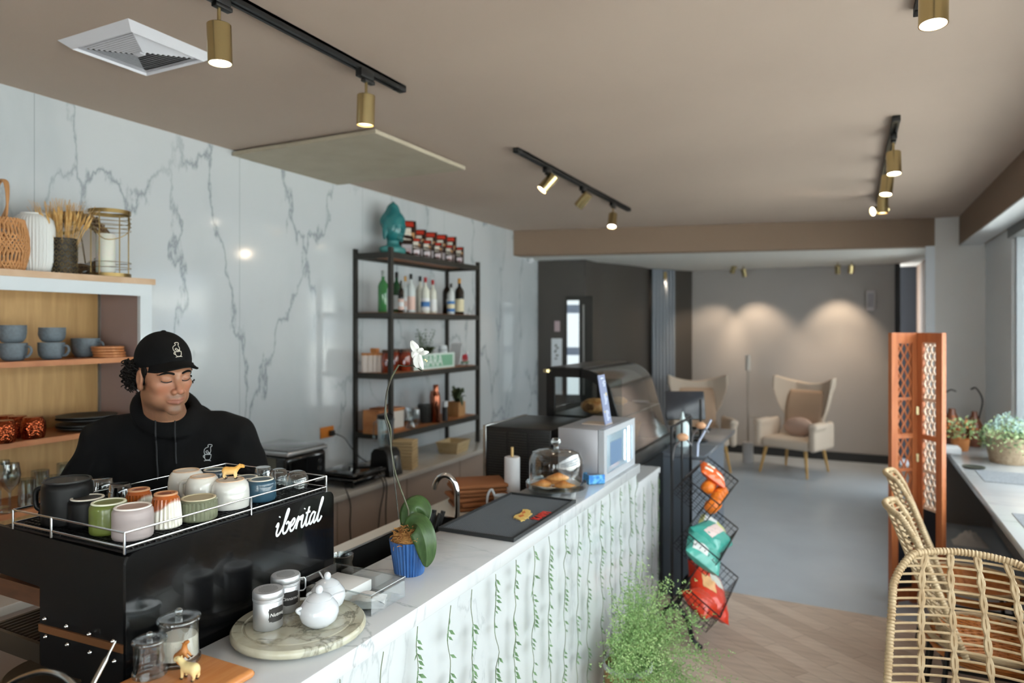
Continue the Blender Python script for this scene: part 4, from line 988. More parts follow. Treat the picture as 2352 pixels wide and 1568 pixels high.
# cake dome
t = thing('cake_dome', 'clear glass cake stand with a domed lid over croissants', 'cake dome', (-1.162, 2.775, BT + .0005))
mb = MB().lathe([(0, .018), (.122, .018), (.132, .024), (.134, .045), (.131, .046), (.128, .028), (.12, .022), (0, .022)], 48); mb.build('plate', gl2, t)
for k in range(4):
    a = k * PI / 2 + .5; MB().cyl((.08 * math.cos(a), .08 * math.sin(a), 0), .010, .019, 12).build('foot', gl2, t)
MB().lathe([(.118, .024), (.119, .12), (.117, .15), (.105, .175), (.075, .186), (.02, .19), (0, .19)], 48).build('dome', gl, t)
MB().lathe([(.012, .19), (.010, .20), (.022, .212), (.024, .222), (.016, .236), (0, .238)], 24).build('knob', gl2, t)
dpos = Vector(t.location)
def croissant(label, loc, rz, s=1.0):
    def fn(P):
        d = None
        for k in range(-4, 5):
            a = k * .27; x = math.sin(a) * .05; y = (1 - math.cos(a)) * .05; r = (.021 - abs(k) * .0031)
            e = sSph(P, (x, y, r * .75), r); d = e if d is None else smin(d, e, .004)
        return d
    c1, c2 = lc('#c0702f'), lc('#e3ab63')
    def cf(V):
        w = (np.sin(V[:, 0] * 600) * .5 + .5)[:, None]; t = np.clip(V[:, 2] / .03, 0, 1)[:, None]
        return (c2 * (1 - t) + c1 * t) * (1 - .25 * w) + .25 * w * c2
    o = sdf_obj('croissant', fn, (-.06, -.03, -.006), (.06, .05, .042), .0026, vcol_mat('croissant_crust', .5) if 'croissant_crust' not in _M else _M['croissant_crust'], None, cf)
    o.location = loc; o.rotation_euler = (0, 0, rz); o.scale = (s, s, s); return tag(o, label, 'croissant', 'croissants under the dome')
croissant('croissant lying front left under the dome', (dpos.x - .045, dpos.y - .045, dpos.z + .024), RIGHT + .3, .95)
croissant('croissant lying front right under the dome', (dpos.x + .045, dpos.y - .025, dpos.z + .024), RIGHT - .4, .95)
croissant('croissant lying at the back left under the dome', (dpos.x - .035, dpos.y + .035, dpos.z + .024), RIGHT + .1, .95)
croissant('croissant on top of the pile under the dome', (dpos.x + .01, dpos.y - .0, dpos.z + .050), RIGHT, .95)
mb = MB()
mb.grid(lambda u, v: ((.02 + .09 * v) * math.cos(u * 2 * PI), (.02 + .09 * v) * math.sin(u * 2 * PI), .0235 + .014 * v * v + .004 * math.sin(u * 40) * v), 60, 8)
o = mb.build('paper_liner', mat('liner_white', '#e2e2e2', .7)); o.location = dpos; tag(o, 'crinkled white paper lining the cake stand', 'paper')
# blue dish
t = thing('ceramic_dish', 'bright blue patterned ceramic dish beside the silver fridge', 'dish', onh(1364, 1108, BT + .001)); t.rotation_euler = (0, 0, RIGHT + .3)
mb = MB(); bl1 = mat('dish_blue', '#1c56b8', .25, coat=.4, var=(40, '#63a8d8', .12)); bl2 = mat('dish_blue_pale', '#69b2d6', .3, var=(50, '#2f79c4', .1))
mb = MB(); frame_ring(mb, .04, .035, .005, .0, .042); mb.box(-.04, .04, -.035, .035, 0, .005); mb.build('body', bl2, t)
MB().box(-.0349, .0349, -.0299, .0299, .005, .0065).build('inner_glaze', bl1, t)
# small silver fridge
silver = mat('silver_panel', '#a9a9ae', .35, .4)
t = thing('mini_fridge', 'silver countertop fridge with a lit glass door at the end of the bar', 'fridge', (-1.14, 3.02, BT + .0006))
MB().rbox(-.115, .085, 0, .50, .004, .245, .004).build('cabinet', silver, t)
d = MB(); d.box(.088, .116, .0, .04, .0, .245).box(.088, .116, .46, .50, .0, .245).box(.088, .116, .04, .46, .0, .035).box(.088, .116, .04, .46, .215, .245)
d = d.build('door', mat('fridge_door', '#b7bcc2', .3, .2), t)
MB().box(.100, .106, .04, .46, .035, .215).build('door_glass', mat('fridge_glass', '#8fa3b0', .06, coat=.5), d)
MB().box(.1065, .109, .41, .425, .03, .22).box(.1065, .1085, .35, .356, .05, .20).build('led_strip', mat('led_cool', '#ffffff', .5, emit='#d8f2ff', es=6), t)
MB().box(.1062, .1072, .12, .30, .06, .17).build('bottle_sticker', mat('sticker_blue', '#5f7896', .5), t)
MB().prism([(-.07, 0), (.03, 0), (.035, .003), (-.07, .003)], (0, .16), 'y').build('x', None) if False else None
t2 = thing('menu_card', 'tall leaning pale blue menu card on top of the silver fridge', 'menu card', (-1.07, 3.17, BT + .246))
Mx = Matrix.Rotation(-0.16, 4, 'Y')
MB().box(-.002, .002, 0, .10, 0, .245).xf(Mx).build('card', mat('card_blue', '#7c85a3', .4), t2)
wt = mat('card_print', '#d5dbe8', .5); yo = mat('card_yellow', '#c9b26a', .5)
mb = MB(); rnd = random.Random(2)
for (z0, n, y0) in ((.19, 4, .045), (.125, 7, .035), (.045, 7, .03)):
    for k in range(n): mb.box(.0022, .003, y0 + rnd.uniform(0, .012), y0 + rnd.uniform(.03, .05), z0 - k * .0075 + .02, z0 - k * .0075 + .0235)
mb.box(.0022, .003, .03, .07, .225, .231)
mb.xf(Mx).build('print_lines', wt, t2)
MB().box(.0022, .0032, .07, .085, .140, .155).box(.0022, .0032, .015, .025, .06, .07).xf(Mx).build('print_icons', yo, t2)
MB().box(-.12, .004, .0, .10, .0, .004).build('card_foot', mat('card_foot', '#c9b7a6', .5), t2)
# ================================================================ DISPLAY CASE, POS COUNTER
cb_ = mat('case_black', '#121212', .3)
t = thing('cash_counter', 'dark grey cash counter at the far end of the marble bar', 'counter', (-1.25, 4.85, 0))
MB().box(-.45, .33, -.38, .85, 0, .90).build('body', mat('counter_slate', '#5c6570', .35), t)
MB().box(-.37, .14, -.845, -.381, 0, .93).build('case_base', cb_, t)
MB().rbox(-.47, .41, -.38, .90, .90, .93, .004).build('countertop', mat('counter_slate_top', '#565c64', .2), t)
cb = mat('case_black', '#121212', .3)
t = CASE = thing('display_case', 'black framed pastry display case with curved glass front', 'display case', (-1.62, 3.72, .932))
prof = [(0, 0), (.50, 0), (.50, .09)] + [(.50 - .17 * math.sin(a) * 0 - (.17 + .0) * (1 - math.cos(a)) - .06 * math.sin(a) * 1.0, .09 + .17 * math.sin(a) * 2.05 + .13 * (a / (PI / 2)) * 0) for a in [k * PI / 2 / 10 for k in range(1, 11)]]
def curve(n=14):
    pts = [(.50, .10)]
    for k in range(n + 1):
        s = k / n
        # line leaning back, then rounding to the top
        if s < .5: pts.append((.50 - .10 * (s / .5), .10 + .34 * (s / .5)))
        else:
            a = (s - .5) / .5 * PI / 2; pts.append((.40 - .17 * (1 - math.cos(a)) - .02 * math.sin(a), .44 + .14 * math.sin(a)))
    return pts
CV = curve()
def endframe(y0, y1):
    outer = [(0, .0)] + [(.50, .0)] + CV + [(0, .58)]
    mb = MB()
    # frame members: back post, base, top/curved bar
    mb.box(0, .05, y0, y1, .0, .58).box(.05, .50, y0, y1, .0, .05)
    for (a, b) in zip(CV[:-1], CV[1:]):
        ca = Vector((a[0], 0, a[1])); cbv = Vector((b[0], 0, b[1])); tg = (cbv - ca).normalized(); nn = Vector((-tg.z, 0, tg.x)) * .05
        q = [ca, cbv, cbv + nn, ca + nn]
        mb.add([(p.x, y0, p.z) for p in q] + [(p.x, y1, p.z) for p in q], [(0, 1, 2, 3), (7, 6, 5, 4), (0, 4, 5, 1), (1, 5, 6, 2), (2, 6, 7, 3), (3, 7, 4, 0)])
    mb.box(.05, CV[-1][0] + .01, y0, y1, .53, .58)
    return mb
endframe(0, .02).build('end_frame', cb, t); endframe(.90, .92).build('end_frame', cb, t)
MB().box(0, .50, .02, .90, 0, .05).build('base_frame', cb, t); MB().box(0, CV[-1][0] + .01, .02, .90, .565, .585).build('top_frame', cb, t)
MB().rbox(.47, .53, -.01, .93, .045, .105, .006).build('front_rail', mat('case_rail', '#3c3a38', .3, .6), t)
mb = MB(); mb.grid(lambda u, v: (lambda f: (CV[int(f)][0] + (CV[min(int(f) + 1, len(CV) - 1)][0] - CV[int(f)][0]) * (f - int(f)) + .003, .01 + .90 * u, CV[int(f)][1] + (CV[min(int(f) + 1, len(CV) - 1)][1] - CV[int(f)][1]) * (f - int(f)) + .002))(v * (len(CV) - 1)), 1, 28)
mb.build('curved_glass', glassy('case_glass', '#e4eaec', .8, .10, .30), t)
MB().box(.05, .46, .008, .012, .05, .53).build('end_glass', glassy('pane_glass2', '#eef2f2', .5, .02, .04), t)
MB().box(.03, .45, .03, .89, .300, .306).build('shelf', mat('shelf_steel', '#5b574f', .3, .3), t)
MB().box(.03, .46, .03, .89, .05, .065).build('floor_plate', mat('case_floor', '#8d8b86', .4, .3), t)
MB().cyl((.005, -.005, .555), .022, .02, 16).build("hinge", brass, t)
base = Vector(CASE.location)
wk = mat('wicker_brown', '#7a5832', .8, bump=(120, .8, .004), var=(60, '#a88354', .2))
def basket(name, label, loc, rx, ry, h, m=wk, cat='basket', rz=0, group=None, ribs=26):
    t = thing(name, label, cat, loc, rz, group)
    mb = MB()
    for k in range(int(h / .009)):
        z = .004 + k * .009; f = .80 + .20 * z / h; w = .003 * (k % 2)
        P = [(rx * f * math.cos(a) + (w if i % 2 else -w) * math.cos(a) * .6, ry * f * math.sin(a) + (w if i % 2 else -w) * math.sin(a) * .6, z) for i, a in enumerate([2 * PI * j / (2 * ribs) for j in range(2 * ribs)])]
        mb.tube(P, .0052, 5, closed=True)
    mb.lathe([(0, 0), (.79, 0), (.8, .01), (0, .01)], 32)
    for i in range(len(mb.v) - 32 * 4, len(mb.v)): x, y, z = mb.v[i]; mb.v[i] = (x * rx, y * ry, z)
    mb.build('weave', m, t)
    mb = MB(); mb.tube([((rx) * math.cos(a), (ry) * math.sin(a), h) for a in [2 * PI * j / 40 for j in range(40)]], .007, 6, closed=True)
    mb.build('rim', m, t)
    return t
basket('wicker_basket', 'brown wicker basket on the upper shelf of the display case', base + Vector((.22, .26, .068)), .15, .13, .13)
basket('wicker_basket', 'second brown wicker basket further back in the display case', base + Vector((.24, .62, .068)), .15, .13, .13)
def bun(label, loc, r, col, sc=(1, .8, .5)):
    def fn(P): return sEll(P, (0, 0, r * sc[2]), (r * sc[0], r * sc[1], r * sc[2])) + .002 * np.sin(P[:, 0] * 200)
    o = sdf_obj('pastry', fn, (-r * 1.2, -r * 1.2, -.01), (r * 1.2, r * 1.2, r * 1.3), r / 9, mat('pastry_' + col, col, .5, var=(25, '#d9a566', .2)), None)
    o.location = loc; return tag(o, label, 'pastry', 'pastries in the display case')
bun('golden brown loaf on the top shelf at the near end of the case', base + Vector((.24, .16, .307)), .075, '#a5602c', (1, 1.3, .62))
bun('round bun in the middle of the top shelf of the case', base + Vector((.22, .42, .307)), .055, '#b98548')
bun('round bun at the far end of the top shelf of the case', base + Vector((.24, .66, .307)), .055, '#c79a60')
bun('pale pastry heaped in the nearer basket of the case', base + Vector((.22, .26, .16)), .07, '#c9b088')
o = MB().lathe([(0, 0), (.06, 0), (.1, .012), (.1, .016), (.055, .006), (0, .006)], 28).build('white_plate', por); o.location = base + Vector((.30, .55, .307)) + Vector((0, -.02, .0)); tag(o, 'white plate on the top shelf inside the case', 'plate')
o.location = base + Vector((.34, .82, .307)); o.scale = (.6, .6, 1)
# POS things
q = onh(1533, 985, .95)
t = thing('wipes_tub', 'pale blue plastic bottle with a nozzle beside the display case', 'bottle', (-1.05, 4.78, .931))
MB().lathe([(0, 0), (.042, 0), (.045, .01), (.045, .14), (.035, .165), (.018, .175), (.018, .19), (.012, .20), (.006, .235), (0, .235)], 24).build('body', mat('bottle_pale', '#cfdfe2', .35), t)
t = thing('cash_terminal', 'black touch screen cash terminal on the dark counter', 'terminal', (-1.12, 5.25, .931), RIGHT)
MB().rbox(-.11, .11, -.09, .09, 0, .02, .006).rbox(-.03, .03, -.02, .02, .02, .16, .004).build('stand', cb, t)
MB().rbox(-.15, .15, -.012, .012, .12, .34, .006).xf(Matrix.Translation((0, 0, .0)) @ Matrix.Rotation(-.25, 4, 'X')).build('screen', mat('screen_dark', '#2b2d33', .2), t)
t = thing('tablet_holder', 'black upright tablet holder on the dark counter', 'tablet', (-.98, 5.05, .931), RIGHT - .5)
MB().rbox(-.045, .045, -.05, .05, 0, .012, .004).rbox(-.008, .008, -.01, .01, .01, .30, .003).rbox(-.075, .075, -.02, -.005, .08, .1, .003).build('stand', cb, t)
t = thing('hand_scanner', 'silver clip rail standing on the dark counter', 'clip rail', (-.88, 4.45, .931), 0)
MB().tube([(0, -.02, .0), (.0, .0, .08), (.06, .12, .22)], .008, 8).build('arm', mat('clip_silver', '#a9b2c8', .3, .5), t)

# ================================================================ SNACK RACK
wire = mat('wire_black', '#17171a', .4, .3)
t = RACK = thing('snack_rack', 'black wire snack rack with three tilted baskets and curled feet', 'rack', (-.87, 3.90, 0))
posts = [(-.02, -.12), (-.02, .38)]
mb = MB()
for (x, y) in posts: mb.tube([(x, y, .16), (x, y, 1.20)], .009, 8)
mb.tube([(x0, y0, 1.20) for x0, y0 in posts], .008, 8).tube([(x0, y0, .2) for x0, y0 in posts], .008, 8)
mb.tube([(-.02, .13, .2), (-.02, .13, 1.2)], .006, 8)
mb.build('upright_frame', wire, t)
for i, (x, y) in enumerate(posts):
    for s in (-1, 1):
        w_ = 1.0 if s > 0 else .62
        P = catmull([(x, y, .21), (x + .04 * s * w_, y + .01, .20), (x + .09 * s * w_, y + .01, .13), (x + .11 * s * w_, y + .01, .05), (x + .15 * s * w_, y + .01, .012)], 5)
        MB().tube(P, .013, 8).sphere((x + .155 * s * w_, y + .01, .013), .0125, 10, 8).build('leg', wire, t)
mb = MB()
wg = mat('grip_wood', '#c99a77', .5)
for (x, y) in posts:
    MB().tube(catmull([(x, y, 1.0), (x + .02, y, 1.10), (x + .07, y, 1.14), (x + .11, y, 1.11)], 5), .006, 8).build('hook', mat('hook_silver', '#8c8c90', .3, .8), t)
    MB().sphere((x + .06, y, 1.15), .022, 14, 10, (1.5, 1, 1)).build('wooden_ball', wg, t)
TI = math.radians(38)
def bmat(z): return Matrix.Translation((.0, .13, z)) @ Matrix.Rotation(TI, 4, 'Y')
tiers = [.86, .57, .27]
BL, BD, BH = .32, .225, .12
for z in tiers:
    mb = MB(); r = .0016
    for k in range(9):
        x = BD * k / 8; mb.tube([(x, -BL, BH if k == 8 else BH * .9), (x, -BL, 0), (x, BL, 0), (x, BL, BH)], r, 4)
    for k in range(15):
        y = -BL + 2 * BL * k / 14; mb.tube([(0, y, BH * .9), (0, y, 0), (BD, y, 0), (BD, y, BH)], r, 4)
    for zz in (.045, .09):
        mb.tube([(0, -BL, zz), (BD, -BL, zz), (BD, BL, zz), (0, BL, zz)], r, 4, closed=True)
    mb.tube([(0, -BL, BH * .92), (BD, -BL, BH), (BD, BL, BH), (0, BL, BH * .92)], .004, 6, closed=True)
    mb.xf(bmat(z)).build('basket', wire, t)
rk = Vector(RACK.location)
def bag(name, label, z, u, v, w, l, th, col, rot=0.0, panels=(), cat='snack bag', hh=.004, group='snack bags in the wire rack'):
    """pillow bag lying in a tilted basket, u across slope, v along y"""
    def fn(a, b, s):
        x = (a - .5); y = (b - .5); e = (max(0, 1 - (2 * x) ** 2) ** .45) * (max(0, 1 - (2 * y) ** 4) ** .6)
        cr = .0035 * math.sin(a * 23 + b * 9) * math.sin(b * 31)
        return (x * w, y * l, th * .5 + s * (th * .5 * e + cr * (e > .2)))
    mb = MB(); mb.grid(lambda a, b: fn(a, b, 1), 16, 20); mb.grid(lambda a, b: fn(a, b, -1), 16, 20)
    o = mb.build(name, mat('bag_' + col, col, .3, coat=.3))
    Mx = Matrix.Translation(rk) @ bmat(z) @ Matrix.Translation((u, v, hh)) @ Matrix.Rotation(rot, 4, 'Z')
    o.matrix_world = Mx
    tag(o, label, cat, group)
    for (a0, a1, b0, b1, pc) in panels:
        mb = MB(); mb.grid(lambda a, b: (lambda q: (q[0], q[1], q[2] + .0015))(fn(a0 + (a1 - a0) * a, b0 + (b1 - b0) * b, 1)), 10, 10)
        c = mb.build('printed_panel', mat('print_' + pc, pc, .4)); c.parent = o
    return o
def orange(name, label, z, u, v, r, col, hh=None, cat='orange', group='oranges in the wire rack'):
    def fn(P): return sSph(P, (0, 0, 0), r) + .0015 * np.cos(np.arctan2(P[:, 1], P[:, 0]) * 5) * (np.abs(P[:, 2]) > r * .7)
    o = sdf_obj(name, fn, (-r * 1.1,) * 3, (r * 1.1,) * 3, r / 7, mat('orange_skin', '#e2761d', .45, bump=(160, .3, .002)))
    o.location = rk + bmat(z) @ Vector((u, v, (r + .003) if hh is None else hh))
    return tag(o, label, cat, group)
k = 0
for (v, u) in ((.00, .195), (.085, .195), (.17, .195), (.04, .12), (.125, .12), (-.19, .20), (-.10, .205)):
    k += 1
    orange('orange', ['orange low in the top basket below the net, first from the left', 'orange in the middle of the bagged row of the top basket', 'orange at the far right of the top basket', 'orange higher up in the top basket, left one', 'orange higher up in the top basket, right one', 'loose orange beside the left post of the rack', 'loose orange right of the left post of the rack'][k - 1], tiers[0], u, v, .038, '')
bag('snack_bag', 'white checked orange packet lying in the top basket', tiers[0], .09, .17, .17, .18, .055, '#e4601e', .3, ((.1, .4, .2, .4, '#e6dccb'), (.55, .9, .3, .5, '#e6dccb'), (.2, .5, .6, .85, '#e6dccb')), hh=.060)
bag('snack_bag', 'teal and white bag at the left of the middle basket', tiers[1], .14, -.21, .21, .30, .10, '#4fa99b', .2, ((.1, .5, .1, .35, '#d9dedd'),))
bag('snack_bag', 'teal bag with a pink stripe in the middle basket', tiers[1], .13, -.02, .20, .30, .10, '#3f9d90', -.15, ((.3, .6, .1, .9, '#d8c2be'),), hh=.035)
bag('snack_bag', 'pale yellow bag at the right of the middle basket', tiers[1], .11, .17, .18, .16, .08, '#c9cb83', .1, ((.1, .5, .1, .9, '#d7dadb'),), hh=.02)
bag('snack_bag', 'bright red snack bag with a pale picture in the lowest basket', tiers[2], .12, -.02, .24, .42, .11, '#d63a22', .35, ((.2, .55, .3, .62, '#e8b27c'), (.45, .85, .55, .8, '#cfd3c9')))
bag('snack_bag', 'red snack bag at the left of the lowest basket', tiers[2], .12, -.22, .18, .20, .09, '#cf3a1e', -.3, hh=.02)

# ================================================================ BACK COUNTER AND OPEN SHELF UNIT
BC = .70
t = thing('back_counter', 'long low stone counter against the marble wall', 'counter', (-3.14, 3.3, 0))
MB().rbox(-.288, .28, -4.5, 3.1, BC - .035, BC, .004).build('countertop', mat('back_stone', '#c3beb6', .22, var=(3, '#b7b1a8', .2)), t)
MB().box(-.28, .25, -4.45, 3.05, .05, BC - .035).build('cabinet', mat('back_cabinet', '#a08d80', .55), t)
mb = MB()
for y in (-2.2, -1.45, -.7, .05, .8, 1.55, 2.3): mb.box(.2501, .2515, y - .002, y + .002, .06, BC - .04)
mb.build('door_gaps', mat('gap_dark', '#4d423a', .8), t)
iron = mat('shelf_iron', '#26241f', .5); shw = wood('shelf_wood', '#94592f', '#ab7040', 7, (8, 1, 1), .5)
X0, X1_, Y0, Y1_ = -3.42, -3.085, 4.17, 5.50
t = SH = thing('shelf_unit', 'tall black iron and wood shelf unit against the marble wall', 'shelf unit', (X0, Y0, BC))
W_, D_ = X1_ - X0, Y1_ - Y0
for (x, y) in ((0, 0), (W_, 0), (0, D_), (W_, D_)):
    MB().box(x - .016, x + .016, y - .016, y + .016, .001, 2.356 - BC).build('post', iron, t)
SHZ = [.955, 1.41, 1.87, 2.325]
for z in SHZ:
    zz = z - BC
    MB().box(.016, W_ - .016, .016, D_ - .016, zz - .018, zz).build('board', shw, t)
    mb = MB(); mb.box(W_ - .016, W_ + .014, .016, D_ - .016, zz - .045, zz - .004).box(-.014, .016, .016, D_ - .016, zz - .045, zz - .004).box(.016, W_ - .016, -.014, .016, zz - .045, zz - .004).box(.016, W_ - .016, D_ - .016, D_ + .014, zz - .045, zz - .004)
    mb.build('shelf_rail', iron, t)
def shp(px, X, zi):     # a spot on shelf zi under a pixel column
    y = onx(px, 700, X).y
    return Vector((X, y, SHZ[zi] + .0008))
# bust
def bust_fn(P):
    P = P.copy(); z = P[:, 2]; P[:, 2] = np.where(z < .045, z, np.where(z < .095, .045 + (z - .045) * 2.1, z + .055))
    d = sEll(P, (0, -.004, .225), (.074, .068, .092))
    d = smin(d, sEll(P, (.0, .014, .268), (.080, .078, .070)), .02)
    d = smin(d, sEll(P, (.0, .010, .342), (.040, .040, .040)), .03)
    d = smin(d, sCap(P, (0, .008, .36), (0, .008, .392), .020, .004), .02)
    d = smin(d, sCap(P, (0, .01, .17), (0, .012, .08), .038, .042), .015)
    d = smin(d, sEll(P, (0, .01, .035), (.105, .060, .050)), .025)
    d = smax(d, -(P[:, 2]), .004)
    d = smin(d, sCap(P, (0, -.066, .238), (0, -.082, .205), .007, .011), .010)
    d = smin(d, sEll(P, (0, -.067, .180), (.022, .010, .007)), .006); d = smin(d, sEll(P, (0, -.058, .156), (.020, .016, .014)), .012)
    for s in (-1, 1):
        d = smin(d, sEll(P, (.029 * s, -.059, .224), (.019, .011, .008)), .006)
        d = smin(d, sCap(P, (.009 * s, -.068, .242), (.050 * s, -.052, .240), .005), .010)
        d = smin(d, sEll(P, (.078 * s, .008, .200), (.010, .018, .058)), .008)
    w = np.clip((P[:, 2] - (.262 - np.clip(P[:, 1], 0, 1) * .8)) / .012, 0, 1) * np.clip((P[:, 2] - .15) / .02, 0, 1)
    a = np.arctan2(P[:, 1], P[:, 0])
    return d - .0038 * w * np.cos(a * 17) * np.cos(P[:, 2] * 300)
tl, tl2 = lc('#1f6a6e'), lc('#4f938f')
def bust_col(V):
    n = (np.sin(V[:, 0] * 60 + 3 * np.sin(V[:, 2] * 40)) * np.sin(V[:, 1] * 70) * .5 + .5)[:, None] * .35 + np.clip((.1 - V[:, 2]) / .1, 0, 1)[:, None] * .5
    return tl * (1 - n) + tl2 * n
o = sdf_obj('bust_statue', bust_fn, (-.14, -.115, -.005), (.14, .11, .36), .0042, vcol_mat('teal_ceramic', .22), None, bust_col)
o.location = shp(905, -3.25, 3); o.rotation_euler = (0, 0, RIGHT + .95); o.scale = (1.22, 1.22, 1.26); tag(o, 'teal glazed head statue on top of the shelf unit', 'statue')
# coffee bags
def coffee_bag(label, loc, rz, big=1.0):
    t = thing('coffee_bag', label, 'coffee bag', loc, rz, 'coffee bags on top of the shelf unit')
    w, d, h = .075 * big, .045 * big, .15 * big
    mb = MB()
    def g(u, v):
        a = 2 * PI * u; th = (d * .5) * (1 - v) ** .6 + .002; x = math.copysign(abs(math.cos(a)) ** .4, math.cos(a)) * w / 2; y = math.copysign(abs(math.sin(a)) ** .5, math.sin(a)) * th
        return (x, y + .004 * math.sin(v * 14 + a * 2), v * h)
    mb.grid(g, 28, 12); mb.build('foil', mat('foil_brown', '#3b241b', .22, .3, coat=.4), t)
    fr = lambda v: -(d * .5) * (1 - v) ** .6 - .0035 + .004 * math.sin(v * 14) - .003
    def patch(x0, x1, v0, v1, m, nm):
        q = MB(); q.grid(lambda u, v: (x0 + (x1 - x0) * u, fr(v0 + (v1 - v0) * v) - .001, (v0 + (v1 - v0) * v) * h), 4, 5); q.build(nm, m, t)
    patch(-w * .36, w * .2, .48, .8, mat('cb_cream', '#d9d2c4', .5), 'label_patch'); patch(-w * .0, w * .38, .50, .68, mat('cb_tan', '#c08a58', .5), 'label_patch')
    patch(-w * .3, w * .34, .04, .36, mat('cb_pale', '#d3cbd0', .5), 'label_patch'); patch(-w * .16, w * .16, .02, .24, mat('cb_red', '#c43420', .5), 'label_patch'); patch(-w * .3, w * .34, .84, .97, mat('cb_red', '#c43420', .5), 'label_patch')
lab = ['leftmost', 'second from left', 'middle', 'second from right', 'rightmost']
for k, px in enumerate((957, 981, 1006, 1032, 1056)):
    coffee_bag(lab[k] + ' coffee bag of the front row on top of the shelf unit', shp(px, -3.15, 3), RIGHT + .1 - .05 * k)
for k, px in enumerate((948, 975, 1000, 1024, 1045)):
    p = shp(px, -3.25, 3)
    coffee_bag(lab[k] + ' tall coffee bag of the back row on top of the shelf unit', p + Vector((-.06, 0, 0)), RIGHT + .1 + .2 * (k == 0), 2.1 if k == 0 else 1.75)
# bottles
def bottle(label, px, X, H, R, glass, cap, lab_c=None, lab2=None, neck=.32, shoulder=.62, dark=False):
    t = thing('liquor_bottle', label, 'bottle', shp(px, X, 2), 0, 'liquor bottles on the shelf unit')
    MB().lathe([(0, 0), (R * .9, 0), (R, .006), (R, H * shoulder), (R * .85, H * (shoulder + .06)), (R * neck, H * (shoulder + .16)), (R * neck * .92, H * .93), (0, H * .93)], 20).build('body', glass, t)
    MB().lathe([(0, H * .995), (R * neck * .9, H * .995), (R * neck * 1.15, H * .98), (R * neck * 1.15, H * .86), (R * neck, H * .855)], 16).build('cap', cap, t)
    if lab_c: MB().lathe([(R + .0008, H * .08), (R + .001, H * .42)], 20).build('label', lab_c, t)
    if lab2: MB().lathe([(R + .0015, H * .18), (R + .0018, H * .32)], 20).build('label_band', lab2, t)
gg = mat('bottle_green', '#3f7f4a', .1, coat=.5); gc = mat('bottle_clear', '#c3cbcc', .1, coat=.5); gd = mat('bottle_dark', '#17130f', .1, coat=.6); gy = mat('bottle_straw', '#ced0c6', .1, coat=.5); gdg = mat('bottle_deep_green', '#1f4a2c', .12, coat=.5)
kb = mat('cap_black', '#161616', .4); ks = mat('cap_silver', '#a9b3b0', .3, .5); kr = mat('cap_red', '#a82426', .4); kg = mat('cap_gold', '#b98b4a', .3, .6)
lw_ = mat('lab_white', '#d4d6d8', .6); lp = mat('lab_pink', '#cfb0a6', .6); lb = mat('lab_blue', '#3f70a8', .6); lk = mat('lab_cream', '#d8cfae', .6); ly = mat('lab_yellow', '#c3a43c', .6)
bottle('green gin bottle with a silver cap, leftmost on the bottle shelf', 880, -3.22, .32, .040, gg, ks)
bottle('slim pale bottle with a white label half hidden by the front post', 893, -3.18, .26, .024, gc, kr, lw_)
bottle('dark green bottle with a round white label behind the front post', 911, -3.20, .32, .036, gdg, kb, lw_)
bottle('slim bottle with a pink label right of the dark green bottle', 921, -3.13, .25, .022, gd, kb, lp, lw_)
bottle('clear bottle with an orange banded label beside the pink labelled bottle', 931, -3.24, .30, .028, gc, kg, lw_, lp)
bottle('clear bottle with a black cap and pink label, first of two black caps', 944, -3.20, .32, .035, gc, kb, lp)
bottle('clear bottle with a black cap, second of two black caps', 965, -3.28, .32, .035, gy, kb)
bottle('wine bottle with a red cap and blue white label', 977, -3.16, .30, .036, gy, kr, lw_, lb)
bottle('wine bottle with a red cap right of the blue white label', 994, -3.20, .29, .033, gy, kr, lw_)
bottle('dark textured rum bottle near the rear post', 1027, -3.22, .32, .042, gd, kb)
bottle('bottle with a blue and yellow label between two dark bottles', 1036, -3.13, .27, .033, gc, kb, lb, lk)
bottle('dark liqueur bottle with a gold cap and cream label, rightmost', 1055, -3.18, .33, .042, gd, kg, lk, lk)
# shelf 3 items
for k, (px, X) in enumerate(((838, -3.33), (850, -3.30), (861, -3.27), (873, -3.24))):
    t = thing('spice_jar', ['leftmost', 'second', 'third', 'rightmost'][k] + ' of four white spice jars with wooden lids', 'jar', shp(px, X, 1), 0, 'white spice jars')
    MB().cyl((0, 0, 0), .026, .13, 18).build('body', mat('jar_milk', '#cdbfb6', .3), t)
    MB().cyl((0, 0, .13), .027, .018, 18).build('lid', mat('lid_wood', '#b9773f', .5), t)
o = MB().rbox(-.03, .03, -.02, .02, 0, .035, .005).build('wooden_block', mat('lid_wood', '#b9773f', .5)); o.location = shp(861, -3.27, 1) + Vector((0, 0, .149)); tag(o, 'small wooden block on top of the spice jars', 'block')
amber = mat('amber_glass', '#6a2216', .12, coat=.6, var=(30, '#93391f', .2))
for k, (px, X) in enumerate(((890, -3.16), (908, -3.24), (931, -3.16))):
    t = thing('preserve_jar', ['left', 'middle', 'right'][k] + ' of three dark red preserve jars on the shelf unit', 'jar', shp(px, X, 1), 0, 'dark red preserve jars')
    MB().lathe([(0, 0), (.04, 0), (.045, .006), (.046, .12), (.038, .145), (.037, .15), (0, .15)], 24).build('body', amber, t)
    MB().cyl((0, 0, .15), .040, .022, 24).build('lid', mat('lid_dark', '#4f3a2c', .4, .5), t)
    a = FC; MB().sphere((.043 * math.cos(a), .043 * math.sin(a), .07), .018, 12, 8, (.35, .9, 1)).build('label', mat('lab_lilac', '#cdbfc8', .6), t)
t = thing('potted_plant', 'small plant with fine grey sprigs behind the green sign', 'plant', shp(975, -3.26, 1), 0)
MB().cyl((0, 0, 0), .04, .08, 20, .05).build('pot', mat('pot_grey', '#8f9194', .5), t)
